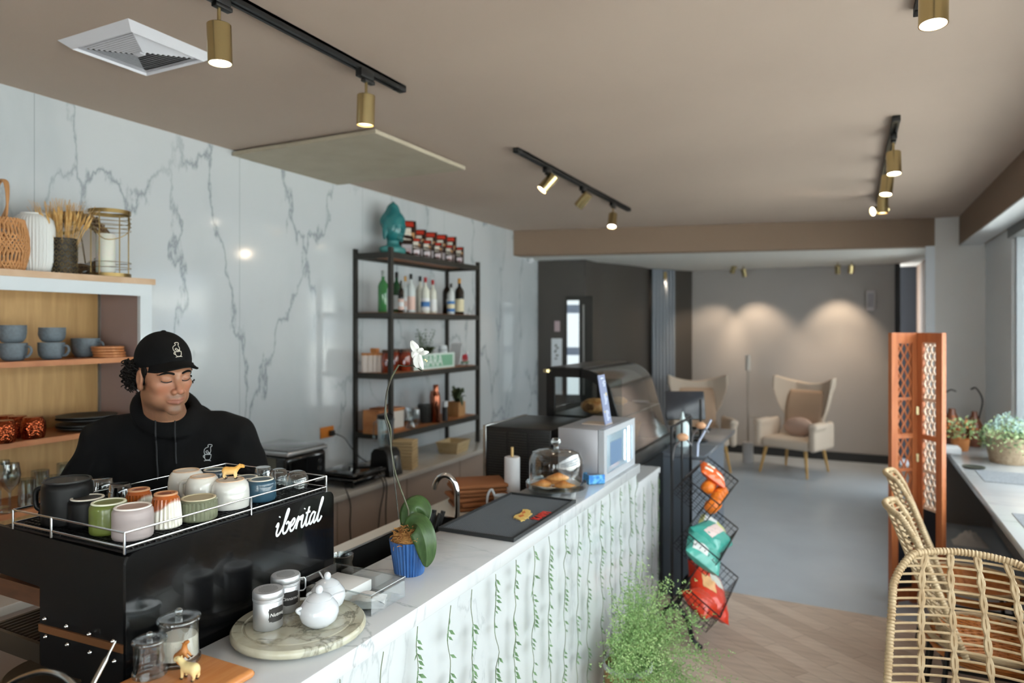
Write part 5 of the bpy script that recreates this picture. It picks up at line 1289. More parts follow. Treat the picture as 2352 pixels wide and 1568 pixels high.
mb = MB(); rnd = random.Random(11); dkl = mat('leaf_olive', '#4b5a2e', .6, var=(20, '#2f3d22', .2))
for k in range(40):
    a = rnd.uniform(0, 2 * PI); r = rnd.uniform(.01, .09); p = Vector((r * math.cos(a), r * math.sin(a), .08 + rnd.uniform(0, .10)))
    blade(mb, [p * .5 + Vector((0, 0, .04)), p, p + Vector((math.cos(a) * .03, math.sin(a) * .03, .01))], .035, Vector((0, 0, 1)), .1, nv=2)
mb.build('leaves', dkl, t)
mb = MB(); spr = mat('sprig_grey', '#6d7a6a', .7)
for k in range(26):
    a = rnd.uniform(0, 2 * PI); top = Vector((.11 * math.cos(a) * rnd.random(), .11 * math.sin(a) * rnd.random(), .24 + rnd.uniform(0, .07)))
    mb.tube([(0, 0, .08), tuple(top * .6 + Vector((0, 0, .05))), tuple(top)], .0008, 4)
    for j in range(6):
        q = top * (1 - j * .09) + Vector((rnd.uniform(-.014, .014), rnd.uniform(-.014, .014), .02)); mb.sphere(q, .0055, 6, 4)
mb.build('sprigs', spr, t)
t = thing('white_bottle', 'white flask standing behind the green sign', 'flask', shp(1017, -3.24, 1), 0)
MB().lathe([(0, 0), (.040, 0), (.042, .004), (.042, .145), (.035, .185), (0, .19)], 24).build('body', mat('flask_white', '#cfd6da', .35), t)
MB().lathe([(.0425, .14), (.0428, .145), (.0425, .15)], 24).build('lid_seam', mat('seam_grey', '#9aa2a6', .5), t)
o = MB().box(-.002, .002, -.07, .07, 0, .20).build('white_board', mat('board_white', '#d3d6d8', .5)); o.location = shp(1040, -3.29, 1); o.rotation_euler = (0, .28, RIGHT + .9); o.location.z += .002; tag(o, 'white card leaning against the rear post', 'card')
# sign
a = shp(948, -3.125, 1); b = shp(1041, -3.125, 1)
t = thing('shelf_sign', 'green and white lettered sign standing on the third shelf', 'sign', (-3.115, a.y, a.z), 0)
Ls = b.y - a.y; MB().box(-.004, .004, 0, Ls, 0, .128).build('plate', mat('sign_green_white', '#c8d6cf', .5), t)
MB().box(.0041, .0056, .02, Ls - .035, .018, .112).build('green_field', mat('sign_green', '#76a98c', .5), t)
# letters seen reading left to right from the aisle: along +y, facing +x
text_mesh('NIARA', .125, 'letters', mat('sign_letter', '#d3ded8', .5), t, extrude=.0008, bold=.002, matrix=Matrix.Translation((.0066, Ls * .40, .064)) @ Matrix(((0, 0, 1, 0), (1, 0, 0, 0), (0, 1, 0, 0), (0, 0, 0, 1))) @ Matrix.Diagonal((.92, 1, 1, 1)))
# toy horse on a skateboard
t = thing('toy_horse', 'small red toy horse on a green skateboard beside the green sign', 'toy', shp(1068, -3.16, 1), PI / 2)
def horse(P):
    d = sEll(P, (0, 0, .085), (.032, .014, .016))
    d = smin(d, sCap(P, (.025, 0, .09), (.038, 0, .118), .011, .009), .01); d = smin(d, sCap(P, (.038, 0, .118), (.052, 0, .108), .009, .006), .006)
    for x in (-.022, .024):
        for s in (-1, 1): d = smin(d, sCap(P, (x, .008 * s, .08), (x, .009 * s, .036), .008, .005), .006)
    return smin(d, sCap(P, (-.03, 0, .09), (-.045, 0, .06), .005, .004), .006)
hr, hb, hw_ = lc('#b3202a'), lc('#7fb0d6'), lc('#d4d4d0')
sdf_obj('horse', horse, (-.06, -.03, .02), (.07, .03, .14), .003, vcol_mat('toy_paint', .4), t, lambda V: np.where((V[:, 0] > .022)[:, None] & (V[:, 2] > .1)[:, None], hw_, np.where((V[:, 0] > .02)[:, None] & (V[:, 2] > .075)[:, None], hb, hr)))
MB().rbox(-.055, .055, -.016, .016, .022, .032, .004).build('skateboard', mat('skate_green', '#2f6b3d', .4), t)
for x in (-.04, .04): MB().tube([(x, -.018, .011), (x, .018, .011)], .010, 12).build('wheels', mat('wheel_grey', '#c9cccc', .5), t)
# shelf 4 items
t = thing('wooden_box', 'wooden crate with a pale label on its front, on the lowest shelf', 'box', shp(876, -3.24, 0), 0)
cw = wood('crate_wood', '#a5663a', '#c08350', 8, (1, 8, 1))
MB().box(-.05, .10, -.16, .17, 0, .022).box(-.05, .10, -.16, .17, .155, .175).box(-.05, -.035, -.16, .17, .022, .155).box(-.035, .085, -.16, -.15, .022, .155).box(-.035, .085, .16, .17, .022, .155).build('crate', cw, t)
MB().box(.0855, .1015, -.13, .15, .024, .153).build('label_panel', mat('crate_label', '#cfc8c0', .7), t)
MB().rbox(-.04, .06, -.10, .02, .176, .188, .005).sphere((0, .10, .19), .02, 12, 8, (1.4, 1, .6)).build('trinkets', mat('trinket_wood', '#7a4522', .5), t)
t = thing('glass_vase', 'clear glass vase beside the wooden crate', 'vase', shp(944, -3.12, 0), 0)
MB().lathe([(0, 0), (.03, 0), (.036, .01), (.022, .05), (.03, .09), (.044, .13), (.046, .16)], 24).build('body', gl2, t)
t = thing('glass_vase', 'wide clear jar behind the glass vase', 'vase', shp(952, -3.24, 0), 0)
MB().lathe([(0, 0), (.045, 0), (.05, .006), (.05, .12), (.045, .13)], 24).build('body', gl2, t)
t = thing('canister', 'dark grey canister behind the copper shaker', 'canister', shp(976, -3.22, 0), 0)
MB().lathe([(0, 0), (.06, 0), (.062, .004), (.062, .15), (.058, .152), (.056, .14), (0, .14)], 28).build('body', mat('canister_grey', '#3b3c3b', .3, .3), t)
cop = mat('copper', '#a8654c', .22, 1.0)
t = thing('cocktail_shaker', 'tall copper cocktail shaker on the lowest shelf', 'shaker', shp(1001, -3.13, 0), 0)
MB().lathe([(0, 0), (.034, 0), (.037, .004), (.040, .20), (.036, .225)], 28).build('body', cop, t)
MB().lathe([(.036, .225), (.026, .26), (.024, .27), (.024, .315), (.022, .318), (0, .318)], 28).build('cap', cop, t)
t = thing('cocktail_shaker', 'copper cup leaning behind the tall shaker', 'shaker', shp(997, -3.30, 0), 0)
MB().lathe([(0, 0), (.034, 0), (.04, .19), (.03, .24), (0, .245)], 24).build('body', cop, t)
t = thing('small_bottle', 'small dark bottle with a white cap right of the copper shaker', 'bottle', shp(1022, -3.11, 0), 0)
MB().cyl((0, 0, 0), .024, .12, 20).build('body', mat('smoke_glass', '#3a3b3d', .15), t); MB().cyl((0, 0, .1205), .025, .05, 20).build('cap', mat('cap_white', '#c6cacc', .4), t)
t = thing('potted_plant', 'plant trailing from a square wooden pot on the lowest shelf', 'plant', shp(1048, -3.20, 0), 0)
MB().box(-.06, .06, -.06, .06, 0, .13).build('pot', wood('pot_wood', '#9b6e45', '#b38657', 9, (6, 1, 1)), t)
mb = MB(); rnd = random.Random(21)
for k in range(16):
    a = rnd.uniform(0, 2 * PI); r = rnd.uniform(.03, .10); h = rnd.uniform(.10, .25) - (.1 if k < 5 else 0)
    if k < 5: a = -.2 + .3 * k
    blade(mb, [(0, 0, .12), (math.cos(a) * r * .7, math.sin(a) * r * .7, max(h, .15) + .02), (math.cos(a) * r, math.sin(a) * r, h)], .05, Vector((0, 0, 1)), .15, nv=4)
mb.build('leaves', mat('leaf_dark', '#3e4a30', .5), t)

# ---------------------------------------------------------------- on the back counter
BCT = BC + .0006
def bcp(px, py): return onh(px, py, BC)
# ice maker
t = thing('ice_maker', 'black and silver countertop ice maker beside the barista', 'ice maker', (-3.0, 2.93, BCT), 0)
a = ony(583, 1000, 2.93)
im = mat('ice_black', '#0f0f0f', .12, coat=.6)
# local frame turned to suit the photo
t.location = (-3.115, 3.13, BCT); t.rotation_euler = (0, 0, .02)
MB().rbox(-.19, .19, -.17, .17, .012, .30, .03, 5).build('body', im, t)
MB().rbox(-.193, .193, -.173, .173, .298, .325, .012, 3).build('silver_band', mat('band_silver', '#b3b5b7', .25, .7), t)
MB().rbox(-.18, .18, -.16, .16, .324, .334, .005).build('lid', mat('lid_glossy', '#5b5d5f', .1, coat=.7), t)
MB().box(.06, .185, .172, .1735, .03, .28).build('x', None) if False else None
for z in (.235, .19): MB().lathe([(0, 0), (.014, 0), (.014, .004), (0, .005)], 20).xf(Matrix.Translation((.1905, .10, z)) @ Matrix.Rotation(PI / 2, 4, 'Y')).build('button', steel, t)
MB().box(.1895, .1915, .06, .135, .115, .13).build('badge', mat('badge_grey', '#a0a0a0', .4), t)
MB().box(-.187, -.09, -.1715, -.1705, .19, .29).build('sticker', mat('sticker_white', '#c4c4c0', .6), t)
MB().box(-.15, .10, -.1712, -.1702, .02, .285).build('window', mat('smoky_window', '#55544a', .1), t)
for x in (-.15, .15):
    for y in (-.13, .13): MB().cyl((x, y, 0), .014, .014, 10).build('foot', kb, t)
# outlet
p = onx(750, 992, WX)
t = thing('wall_socket', 'orange wall socket plate on the marble above the ice maker', 'socket', (WX + .001, p.y, p.z))
MB().rbox(0, .008, -.07, .07, -.04, .04, .003).build('plate', mat('socket_orange', '#c9772a', .45), t)
MB().rbox(.008, .04, .01, .05, -.03, .01, .005).build('plug', kb, t)
def cable(label, P, r=.004):
    o = MB().tube(catmull(P, 6), r, 8).build('power_cable', mat('cable_black', '#22221f', .5)); return tag(o, label, 'cable', 'black cables of the back counter')
cable('black cable looping from the orange wall socket to the grill', [(WX + .045, p.y + .03, p.z - .01), onx(790, 1005, -3.35), onx(805, 1025, -3.3), onx(825, 1048, -3.2), onx(842, 1060, -3.1)])
XF = -2.855
cable('black cable hanging over the counter edge below the grill, leftmost', [onh(780, 1103, BC) + Vector((-.03, 0, .006)), onh(780, 1103, BC) + Vector((.012, 0, .008)), onx(795, 1125, XF), onx(805, 1160, XF), onx(804, 1215, XF), onx(810, 1290, XF)])
cable('black cable hanging over the counter edge, middle one', [onh(855, 1075, BC) + Vector((-.05, 0, .006)), onh(856, 1076, BC) + Vector((.012, 0, .008)), onx(872, 1092, XF), onx(882, 1120, XF), onx(872, 1180, XF), onx(864, 1280, XF)])
cable('black cable hanging over the counter edge, rightmost', [onh(862, 1073, BC) + Vector((-.05, 0, .006)), onh(862, 1073, BC) + Vector((.012, .005, .008)), onx(878, 1088, XF + .004), onx(888, 1115, XF + .004), onx(886, 1180, XF), onx(890, 1280, XF)])
# contact grill / press
t = thing('contact_grill', 'low black contact grill with steel knob on the back counter', 'grill', (-3.06, 3.68, BCT), .02)
MB().rbox(-.16, .17, -.17, .17, .012, .06, .015, 3).rbox(-.15, .16, -.16, .16, .064, .095, .015, 3).build('plates', im, t)
MB().cyl((.02, -.02, .095), .015, .022, 16).build('knob', steel, t)
MB().tube([(.16, -.12, .08), (.20, -.12, .085), (.20, .12, .085), (.16, .12, .08)], .008).build('handle', kb, t)
for x in (-.12, .12):
    for y in (-.13, .13): MB().cyl((x, y, 0), .012, .014, 10).build('foot', kb, t)
# blender
t = thing('blender', 'jug blender with a black base under the shelf unit', 'blender', (-2.99, 3.98, BCT), 0)
MB().prism([(-.085, 0), (.095, 0), (.07, .16), (.045, .19), (-.045, .19), (-.07, .16)], (-.075, .075), 'y').build('base', mat('base_black', '#1a1918', .3), t)
MB().rbox(.078, .094, -.02, .02, .04, .14, .004).build('control', steel, t)
MB().lathe([(.045, .19), (.05, .20), (.062, .38), (.066, .40), (.064, .40), (.058, .38), (.046, .21), (0, .205)], 24).build('jug', gl2, t)
MB().cyl((0, 0, .40), .06, .03, 24).build('lid', kb, t)
MB().tube(catmull([(-.06, 0, .37), (-.10, 0, .36), (-.10, 0, .25), (-.055, 0, .23)], 5), .008).build('handle', gl2, t)
mb = MB(); t = thing('paper_cup_stack', 'stack of pale woven paper baskets beside the blender', 'basket stack', (-3.00, 4.22, BCT), RIGHT - .2)
for k in range(9): mb.rbox(-.09, .09, -.065, .065, k * .024, k * .024 + .021, .004, 1)
mb.build('baskets', mat('kraft_pale', '#c0a67c', .8, bump=(120, .5, .003)), t)
t = thing('wooden_tray', 'pale rectangular wooden basket at the right end of the back counter', 'basket', (-3.03, 4.98, BCT), PI / 2 + .1)
def trap(mb, hx, hy, hx2, hy2, z0, z1, w):
    o = [(-hx, -hy, z0), (hx, -hy, z0), (hx, hy, z0), (-hx, hy, z0), (-hx2, -hy2, z1), (hx2, -hy2, z1), (hx2, hy2, z1), (-hx2, hy2, z1)]
    i = [(x - math.copysign(w, x), y - math.copysign(w, y), z + (w if z == z0 else 0)) for x, y, z in o]
    mb.add(o + i, [(3, 2, 1, 0), (0, 1, 5, 4), (1, 2, 6, 5), (2, 3, 7, 6), (3, 0, 4, 7), (8, 9, 10, 11), (12, 13, 9, 8), (13, 14, 10, 9), (14, 15, 11, 10), (15, 12, 8, 11), (4, 5, 13, 12), (5, 6, 14, 13), (6, 7, 15, 14), (7, 4, 12, 15)])
mb = MB(); trap(mb, .11, .08, .13, .10, 0, .09, .007); mb.build('body', wood('birch', '#b79f76', '#c9b48c', 6, (1, 1, 8)), t)
mb = MB(); frame_ring(mb, .132, .102, .01, .084, .094); mb.build('rim', _M['birch'], t)
# wall camera by the beam
p = onx(1213, 597, WX)
t = thing('dome_camera', 'small white dome camera high on the marble wall under the beam', 'camera', (WX + .0, p.y, p.z))
MB().sphere((.03, 0, 0), .04, 16, 10).build('housing', mat('camera_white', '#d6d8da', .4), t)

# ================================================================ LEFT CABINET
CX0, CX1, CYR = -3.425, -3.08, 2.20
t = CAB = thing('wall_cabinet', 'open white framed cabinet with wooden shelves behind the barista', 'cabinet', (CX0, CYR, BC))
cwht = mat('cabinet_white', '#c9cfd3', .5); cmau = mat('cabinet_side', '#9b8682', .6); cback = wood('cabinet_back', '#b08a58', '#c19a66', 5, (1, 6, .5), .6); csh = wood('cabinet_shelf', '#a9683f', '#bd7d50', 6, (6, 1, 1), .5)
HT = 1.99 - BC; LL = 2.4; Dp = CX1 - CX0
MB().box(0.0, Dp + .012, -LL, .03, HT - .028, HT).build('top_board', wood('cab_top', '#c7a88c', '#b99878', 6, (6, 1, 1), .5), t)
MB().box(.001, Dp, -.035, .0, 0.001, HT - .028).build('side_panel', cmau, t)
MB().box(.001, .012, -LL, -.035, 0.001, HT - .028).build('back_panel', cback, t)
MB().box(Dp - .018, Dp + .004, -.045, .016, 0.001, HT - .028).box(Dp - .018, Dp + .004, -LL, -.045, HT - .085, HT - .028).build('front_frame', cwht, t)
MB().box(.012, .03, -.040, -.036, .001, HT - .03).build('shelf_rail', mat('rail_metal', '#8f9092', .4, .6), t)
CS = [1.61, 1.276, .985]
for z in CS: MB().box(.013, Dp - .03, -LL, -.037, z - BC - .024, z - BC).build('shelf', csh, t)
MB().box(.001, Dp, -LL - .02, -LL, 0.001, HT - .028).build('side_panel', cmau, t)
def cbp(px, X, z):
    y = onx(px, 700, X).y; return Vector((X, y, z + .0008))
# on top
cer = mat('ceramic_white', '#cfd0ce', .35)
p = cbp(78, -3.22, 1.99)
t = thing('ribbed_vase', 'white ribbed ceramic vase on top of the cabinet', 'vase', p)
MB().lathe([(0, 0), (.055, 0), (.066, .01), (.078, .05), (.080, .10), (.080, .20), (.074, .235), (.058, .252), (.05, .256), (.05, .262), (.045, .262), (.045, .2), (0, .2)], 160, rib=40, ribd=-.0045, flute=lambda z: .004 < z < .245).build('body', cer, t)
p = cbp(4, -3.2, 1.99)
wv = mat('wicker_orange', '#b98657', .7, bump=(60, .4, .004))
t = thing('wicker_basket', 'orange brown wicker basket with tall handle at the left end of the cabinet top', 'basket', p)
mb = MB()
for k in range(40):
    a = 2 * PI * k / 40
    for s in (-1, 1):
        P = [((.075 + .02 * math.sin(PI * z / .22) + .004 * math.sin(z * 90 + k)) * math.cos(a + s * .25 * math.sin(z * 28)), (.075 + .02 * math.sin(PI * z / .22)) * math.sin(a + s * .25 * math.sin(z * 28)), z) for z in [i * .0145 for i in range(16)]]
        mb.tube(P, .0042, 5)
mb.build('weave', wv, t)
MB().lathe([(0, 0), (.074, 0), (.078, .012), (0, .012)], 24).build('base', wv, t)
mb = MB()
for k in range(7): mb.tube(catmull([(.07 * math.cos(1.1 + .1 * k), .07 * math.sin(1.1 + .1 * k) * 0 + .0, .21), (.065 - .008 * k, .004 * (k - 3), .28), (.03, .002 * (k - 3), .37), (-.03, .002 * (k - 3), .37), (-.065, .004 * (k - 3), .28), (-.075, 0, .21)], 5), .005, 5)
mb.build('handle', wv, t)
p = cbp(147, -3.17, 1.99)
gun = mat('antique_metal', '#6d6450', .35, .8, bump=(60, .5, .003))
t = thing('lantern_vase', 'dark pierced metal vase holding dried wheat', 'vase', p)
MB().lathe([(.050, 0), (.052, .16), (.049, .16), (.047, .004), (0, .004)], 40).build('body', mat('vase_inner', '#332e26', .5, .5), t)
mb = MB()
for i in range(14):
    for j in range(6):
        a = 2 * PI * (i + .5 * (j % 2)) / 14; z = .016 + j * .026
        for k in range(4):
            b1 = k * PI / 2; b2 = b1 + PI / 2
            mb.tube([(.0515 * math.cos(a + .17 * math.cos(b1)), .0515 * math.sin(a + .17 * math.cos(b1)), z + .010 * math.sin(b1)), (.0515 * math.cos(a + .17 * math.cos(b2)), .0515 * math.sin(a + .17 * math.cos(b2)), z + .010 * math.sin(b2))], .0021, 4)
mb.build('fretwork', mat('fret_metal', '#9a8c6c', .35, .9), t)
wheat = mat('wheat_gold', '#b98c4c', .8, var=(50, '#d3ae72', .2))
mb = MB(); rnd = random.Random(8)
for k in range(70):
    a = rnd.uniform(0, 2 * PI); sp = rnd.uniform(.02, .11); tp = Vector((math.cos(a) * sp, math.sin(a) * sp, .16 + .12 - sp * .25 + rnd.uniform(-.02, .02)))
    b0 = Vector((math.cos(a) * .02, math.sin(a) * .02, .04)); mid = b0.lerp(tp, .6) + Vector((0, 0, .015))
    mb.tube(catmull([b0, mid, tp], 4), .0011, 4)
    dr = (tp - mid).normalized()
    mb.tube([tp - dr * .035, tp - dr * .015, tp + dr * .01], [.002, .0058, .001], 5)
    for j in range(3): mb.tube([tp, tp + dr * .045 + Vector((rnd.uniform(-.014, .014), rnd.uniform(-.014, .014), .006))], .0006, 3)
tag(mb.build('dried_wheat', wheat, t), 'golden dried wheat ears', kind='stuff')
# twig wreath with mirror
p = cbp(182, -3.36, 1.99)
t = thing('twig_wreath_mirror', 'round mirror in a brown twig wreath leaning on the wall', 'mirror', p + Vector((0, 0, .170)))
t.rotation_euler = (0, -.12, 0)
mb = MB(); rnd = random.Random(4)
for k in range(46):
    rr = .134 + rnd.uniform(-.024, .024); a0 = rnd.uniform(0, 2 * PI); ln = rnd.uniform(1.2, 3.0)
    P = [(rnd.uniform(-.006, .006) + (k % 5 - 2) * .007, (rr + .010 * math.sin(j * 1.7 + k)) * math.cos(a0 + ln * j / 12), (rr + .010 * math.sin(j * 1.7 + k)) * math.sin(a0 + ln * j / 12)) for j in range(13)]
    mb.tube(P, rnd.uniform(.003, .006), 5)
mb.build('twig_ring', mat('twig_brown', '#5d4630', .85, var=(40, '#7b6146', .2)), t)
MB().lathe([(0, 0), (.10, 0), (.10, .004), (0, .004)], 48).xf(Matrix.Rotation(PI / 2, 4, 'Y')).build('glass', mat('mirror_face', '#dfe3e6', .03, 1.0), t)
# candle lantern
p = cbp(252, -3.17, 1.99)
t = thing('wire_lantern', 'open brass wire lantern around a white pillar candle', 'lantern', p)
br2 = mat('aged_brass', '#8b744a', .35, .9)
for z in (.0, .300): MB().lathe([(.086, z), (.090, z), (.090, z + .018), (.086, z + .018)], 48).build('hoop', br2, t)
MB().lathe([(0, 0), (.086, 0), (.086, .003), (0, .003)], 40).build('base', br2, t)
mb = MB()
for k in range(4):
    a = k * PI / 2 + .5; mb.tube([(.088 * math.cos(a), .088 * math.sin(a), .01), (.088 * math.cos(a), .088 * math.sin(a), .312)], .0028, 6)
for z in (.045, .07, .225, .245, .262, .285): mb.tube([(.090 * math.cos(2 * PI * j / 32), .090 * math.sin(2 * PI * j / 32), z) for j in range(32)], .0016, 5, closed=True)
mb.build('wires', br2, t)
a = RIGHT; MB().tube(catmull([(.092 * math.cos(a + PI), .092 * math.sin(a + PI), .315), (.03 * math.cos(a - 2.2), .1 * math.sin(a - 2.2), .26), (.06 * math.cos(a - 1), .11 * math.sin(a - 1), .175), (.10 * math.cos(a - .2), .10 * math.sin(a - .2), .21), (.092 * math.cos(a), .092 * math.sin(a), .315)], 6), .0022, 6).build('handle', br2, t)
t2 = thing('pillar_candle', 'thick white pillar candle standing inside the wire lantern', 'candle', p + Vector((-.012, -.012, .0045)))
MB().lathe([(0, 0), (.040, 0), (.041, .002), (.041, .198), (.038, .202), (0, .196)], 32).build('wax', mat('candle_wax', '#d3d2c8', .5, sss=.3), t2); MB().tube([(0, 0, .195), (.002, 0, .21)], .001, 5).build('wick', kb, t2)
# cups
sg = mat('stoneware_grey', '#5a636b', .55, bump=(150, .25, .001), var=(90, '#69737b', .2))
def gcup(label, px, X, z, r=.052, h=.075, ha=0.0, dz=0.0, tilt=0.0, rot=0):
    t = thing('stoneware_cup', label, 'cup', cbp(px, X, z) + Vector((0, 0, dz)), rot, 'grey stoneware cups')
    if tilt: t.rotation_euler = (tilt, tilt * .3, rot)
    MB().lathe([(0, .002), (r * .5, 0), (r * .72, .003), (r * .93, h * .25), (r, h * .55), (r * 1.0, h), (r * .94, h), (r * .92, h * .55), (r * .8, h * .2), (0, .01)], 32).build('bowl', sg, t)
    dx, dy = math.cos(ha), math.sin(ha)
    MB().tube(catmull([(dx * r * .95, dy * r * .95, h * .78), (dx * (r + .02), dy * (r + .02), h * .78), (dx * (r + .026), dy * (r + .026), h * .5), (dx * (r + .012), dy * (r + .012), h * .25), (dx * r * .9, dy * r * .9, h * .22)], 5), .0055, 8).build('handle', sg, t)
Z1 = CS[0]
gcup('lower grey cup of the left stack on the cabinet shelf', 30, -3.20, Z1, ha=RIGHT)
gcup('upper grey cup of the left stack on the cabinet shelf', 28, -3.20, Z1, ha=RIGHT + 2.5, dz=.0765)
gcup('lower grey cup of the right stack on the cabinet shelf', 118, -3.20, Z1, ha=RIGHT)
gcup('upper tilted grey cup of the right stack on the cabinet shelf', 120, -3.20, Z1, ha=RIGHT + PI - .3, dz=.0765, h=.065)
gcup('single grey cup behind the wooden coasters', 196, -3.30, Z1, ha=RIGHT, r=.06, h=.09)
cst = wood('coaster_wood', '#a8683c', '#c98a58', 9, (1, 6, 1), .45)
p = cbp(252, -3.19, Z1)
for k in range(4):
    o = MB().lathe([(0, 0), (.066, 0), (.070, .004), (.070, .009), (.066, .0125), (0, .0125)], 32).build('wooden_coaster', cst); o.location = p + Vector((.003 * (k % 2), -.004 * k, k * .0135))
    tag(o, ['bottom', 'second from bottom', 'second from top', 'top'][k] + ' round wooden plate of the stack on the cabinet shelf', 'plate', 'stacked round wooden plates')
# copper mugs (upside down), plates
hm = mat('hammered_copper', '#9c4a2c', .15, 1.0); nt = hm.node_tree; vo = nt.nodes.new('ShaderNodeTexVoronoi'); vo.inputs['Scale'].default_value = 130; tcx = nt.nodes.new('ShaderNodeTexCoord'); nt.links.new(tcx.outputs['Object'], vo.inputs['Vector'])
bpn = nt.nodes.new('ShaderNodeBump'); bpn.inputs['Strength'].default_value = .8; bpn.inputs['Distance'].default_value = .003; nt.links.new(vo.outputs[0], bpn.inputs['Height']); nt.links.new(bpn.outputs[0], nt.nodes['Principled BSDF'].inputs['Normal'])
Z2 = CS[1]
for k, (px, X) in enumerate(((76, -3.15), (40, -3.24), (8, -3.13), (10, -3.31))):
    t = thing('copper_mug', ['nearest right', 'middle', 'front left', 'back left'][k] + ' upside down hammered copper mug on the cabinet shelf', 'mug', cbp(px, X, Z2), 0, 'hammered copper mugs')
    MB().lathe([(.040, 0), (.044, .01), (.048, .04), (.046, .07), (.036, .088), (.034, .092), (0, .092)], 36).build('body', hm, t)
    a = RIGHT + PI + .2; dx, dy = math.cos(a), math.sin(a)
    MB().tube(catmull([(dx * .044, dy * .044, .075), (dx * .068, dy * .068, .07), (dx * .068, dy * .068, .025), (dx * .045, dy * .045, .015)], 5), .004, 8).build('handle', cop, t)
dp = mat('plate_dark', '#2f3130', .5, bump=(200, .2, .001))
for k in range(4):
    o = MB().lathe([(0, 0), (.06, 0), (.10, .010), (.125, .014), (.125, .018), (.095, .016), (.06, .006), (0, .006)], 48).build('dinner_plate', dp); p = cbp(200, -3.205, Z2); o.location = p + Vector((0, 0, k * .0125 + (.012 if k > 1 else 0)))
    tag(o, ['bottom', 'second from bottom', 'second from top', 'top'][k] + ' dark plate of the stack beside the copper mugs', 'plate', 'stacked dark plates')
# wine glasses
Z3 = CS[2]
def wineglass(label, px, X, s=1.0):
    t = thing('wine_glass', label, 'wine glass', cbp(px, X, Z3), 0, 'clear glasses on the lowest cabinet shelf')
    MB().lathe([(0, .0), (.034, .0), (.034, .002), (.006, .006), (.004, .07), (.008, .085), (.034, .115), (.040, .15), (.034, .20), (.0325, .20), (.038, .15), (.032, .118), (0, .09)], 28).build('bowl', gl2, t); t.scale = (s, s, s)
def wtumbler(label, px, X, r, h):
    t = thing('glass_tumbler', label, 'glass', cbp(px, X, Z3), 0, 'clear glasses on the lowest cabinet shelf')
    MB().lathe([(0, 0), (r * .9, 0), (r, .004), (r, h), (r * .94, h), (r * .93, .01), (0, .01)], 24).build('body', gl2, t)
wineglass('stemmed wine glass nearest to the camera on the lowest cabinet shelf', 22, -3.14)
wineglass('stemmed wine glass at the far left of the lowest cabinet shelf', 0, -3.24)
wtumbler('tall tumbler behind the black pitcher on the cabinet shelf', 62, -3.16, .033, .12)
wtumbler('tumbler in the middle of the lowest cabinet shelf', 92, -3.24, .035, .13)
wtumbler('tumbler right of the middle one on the lowest cabinet shelf', 122, -3.17, .033, .11)
wtumbler('tumbler nearest the barista on the lowest cabinet shelf', 150, -3.26, .035, .14)
# ================================================================ THE BARISTA
PX, PY = -2.035, 1.525
aT = math.radians(-47)
fT = np.array([math.cos(aT), math.sin(aT), 0]); rT = np.array([-math.sin(aT), math.cos(aT), 0]); uT = np.array([0, 0, 1.])
BT3 = np.stack([rT, fT, uT])                  # rows: local x (image right), y (forward), z
borg = np.array([PX, PY, 0.])
def toB(P): return (P - borg) @ BT3.T
def frB(v): return borg + np.array(v) @ BT3
HC = np.array(pz(379, 857, 2.17))
yaw, pitch, roll = math.radians(-12), math.radians(9), math.radians(3)
fy = np.array([math.cos(yaw), math.sin(yaw), 0]); ry = np.array([-math.sin(yaw), math.cos(yaw), 0])
fH = fy * math.cos(pitch) - uT * math.sin(pitch); uH = fy * math.sin(pitch) + uT * math.cos(pitch)
rH = ry * math.cos(roll) + uH * math.sin(roll); uH = np.cross(rH, fH)
if uH[2] < 0: uH = -uH
BH3 = np.stack([rH, fH, uH]); SH_ = 0.95
def toH(P):
    L = ((P - HC) @ BH3.T) / SH_; z = L[:, 2]; L[:, 2] = np.where(z < -.02, -.02 + (z + .02) * .97, z); return L
def frH(v): return HC + (np.array(v, float) * SH_) @ BH3
def head_l(P):
    ax = P.copy(); ax[:, 0] = np.abs(ax[:, 0])
    d = sEll(P, (0, -.018, .038), (.076, .098, .083))
    d = smin(d, sEll(P, (0, .022, -.022), (.061, .070, .085)), .03)
    d = smin(d, sEll(P, (0, .022, -.070), (.058, .060, .044)), .025)
    d = smin(d, sEll(ax, (.036, .015, -.072), (.020, .040, .024)), .022)
    d = smin(d, sEll(P, (0, .074, -.108), (.022, .016, .015)), .028)
    d = smin(d, sEll(ax, (.041, .050, -.026), (.022, .023, .018)), .018)
    d = smin(d, sCap(ax, (.0, .086, .017), (.046, .070, .020), .0085), .014)
    d = smax(d, -sEll(ax, (.031, .096, .000), (.021, .016, .0125)), .012)
    d = smin(d, sEll(ax, (.031, .0725, -.001), (.0165, .0125, .0115)), .004)
    d = smin(d, sCap(P, (0, .083, .010), (0, .108, -.034), .0075, .0105), .011)
    d = smin(d, sSph(P, (0, .1085, -.037), .0100), .006)
    d = smin(d, sEll(ax, (.0140, .0975, -.041), (.0085, .0115, .0085)), .006)
    d = smax(d, -sEll(ax, (.0070, .1030, -.0490), (.0038, .0055, .0035)), .003)
    d = smin(d, sEll(P, (0, .082, -.064), (.026, .014, .016)), .012)
    up = sCap(ax, (0, .0945, -.0668), (.027, .0805, -.0700), .0040, .0022)
    lo = sCap(ax, (0, .0932, -.0785), (.022, .0830, -.0745), .0056, .0028)
    d = smin(d, up, .005); d = smin(d, lo, .006)
    d = smax(d, -sCap(ax, (0, .1030, -.0712), (.030, .084, -.0722), .0018), .002)
    d = smin(d, sEll(ax, (.077, -.008, -.012), (.0085, .019, .031)), .006)
    d = smax(d, -sEll(ax, (.0860, -.004, -.008), (.006, .010, .018)), .004)
    d = smin(d, sEll(ax, (.076, -.004, -.040), (.008, .011, .011)), .006)
    return d
NB = np.array(frB([.0, -.03, 1.40]))
nk = frH([0, -.030, -.075])
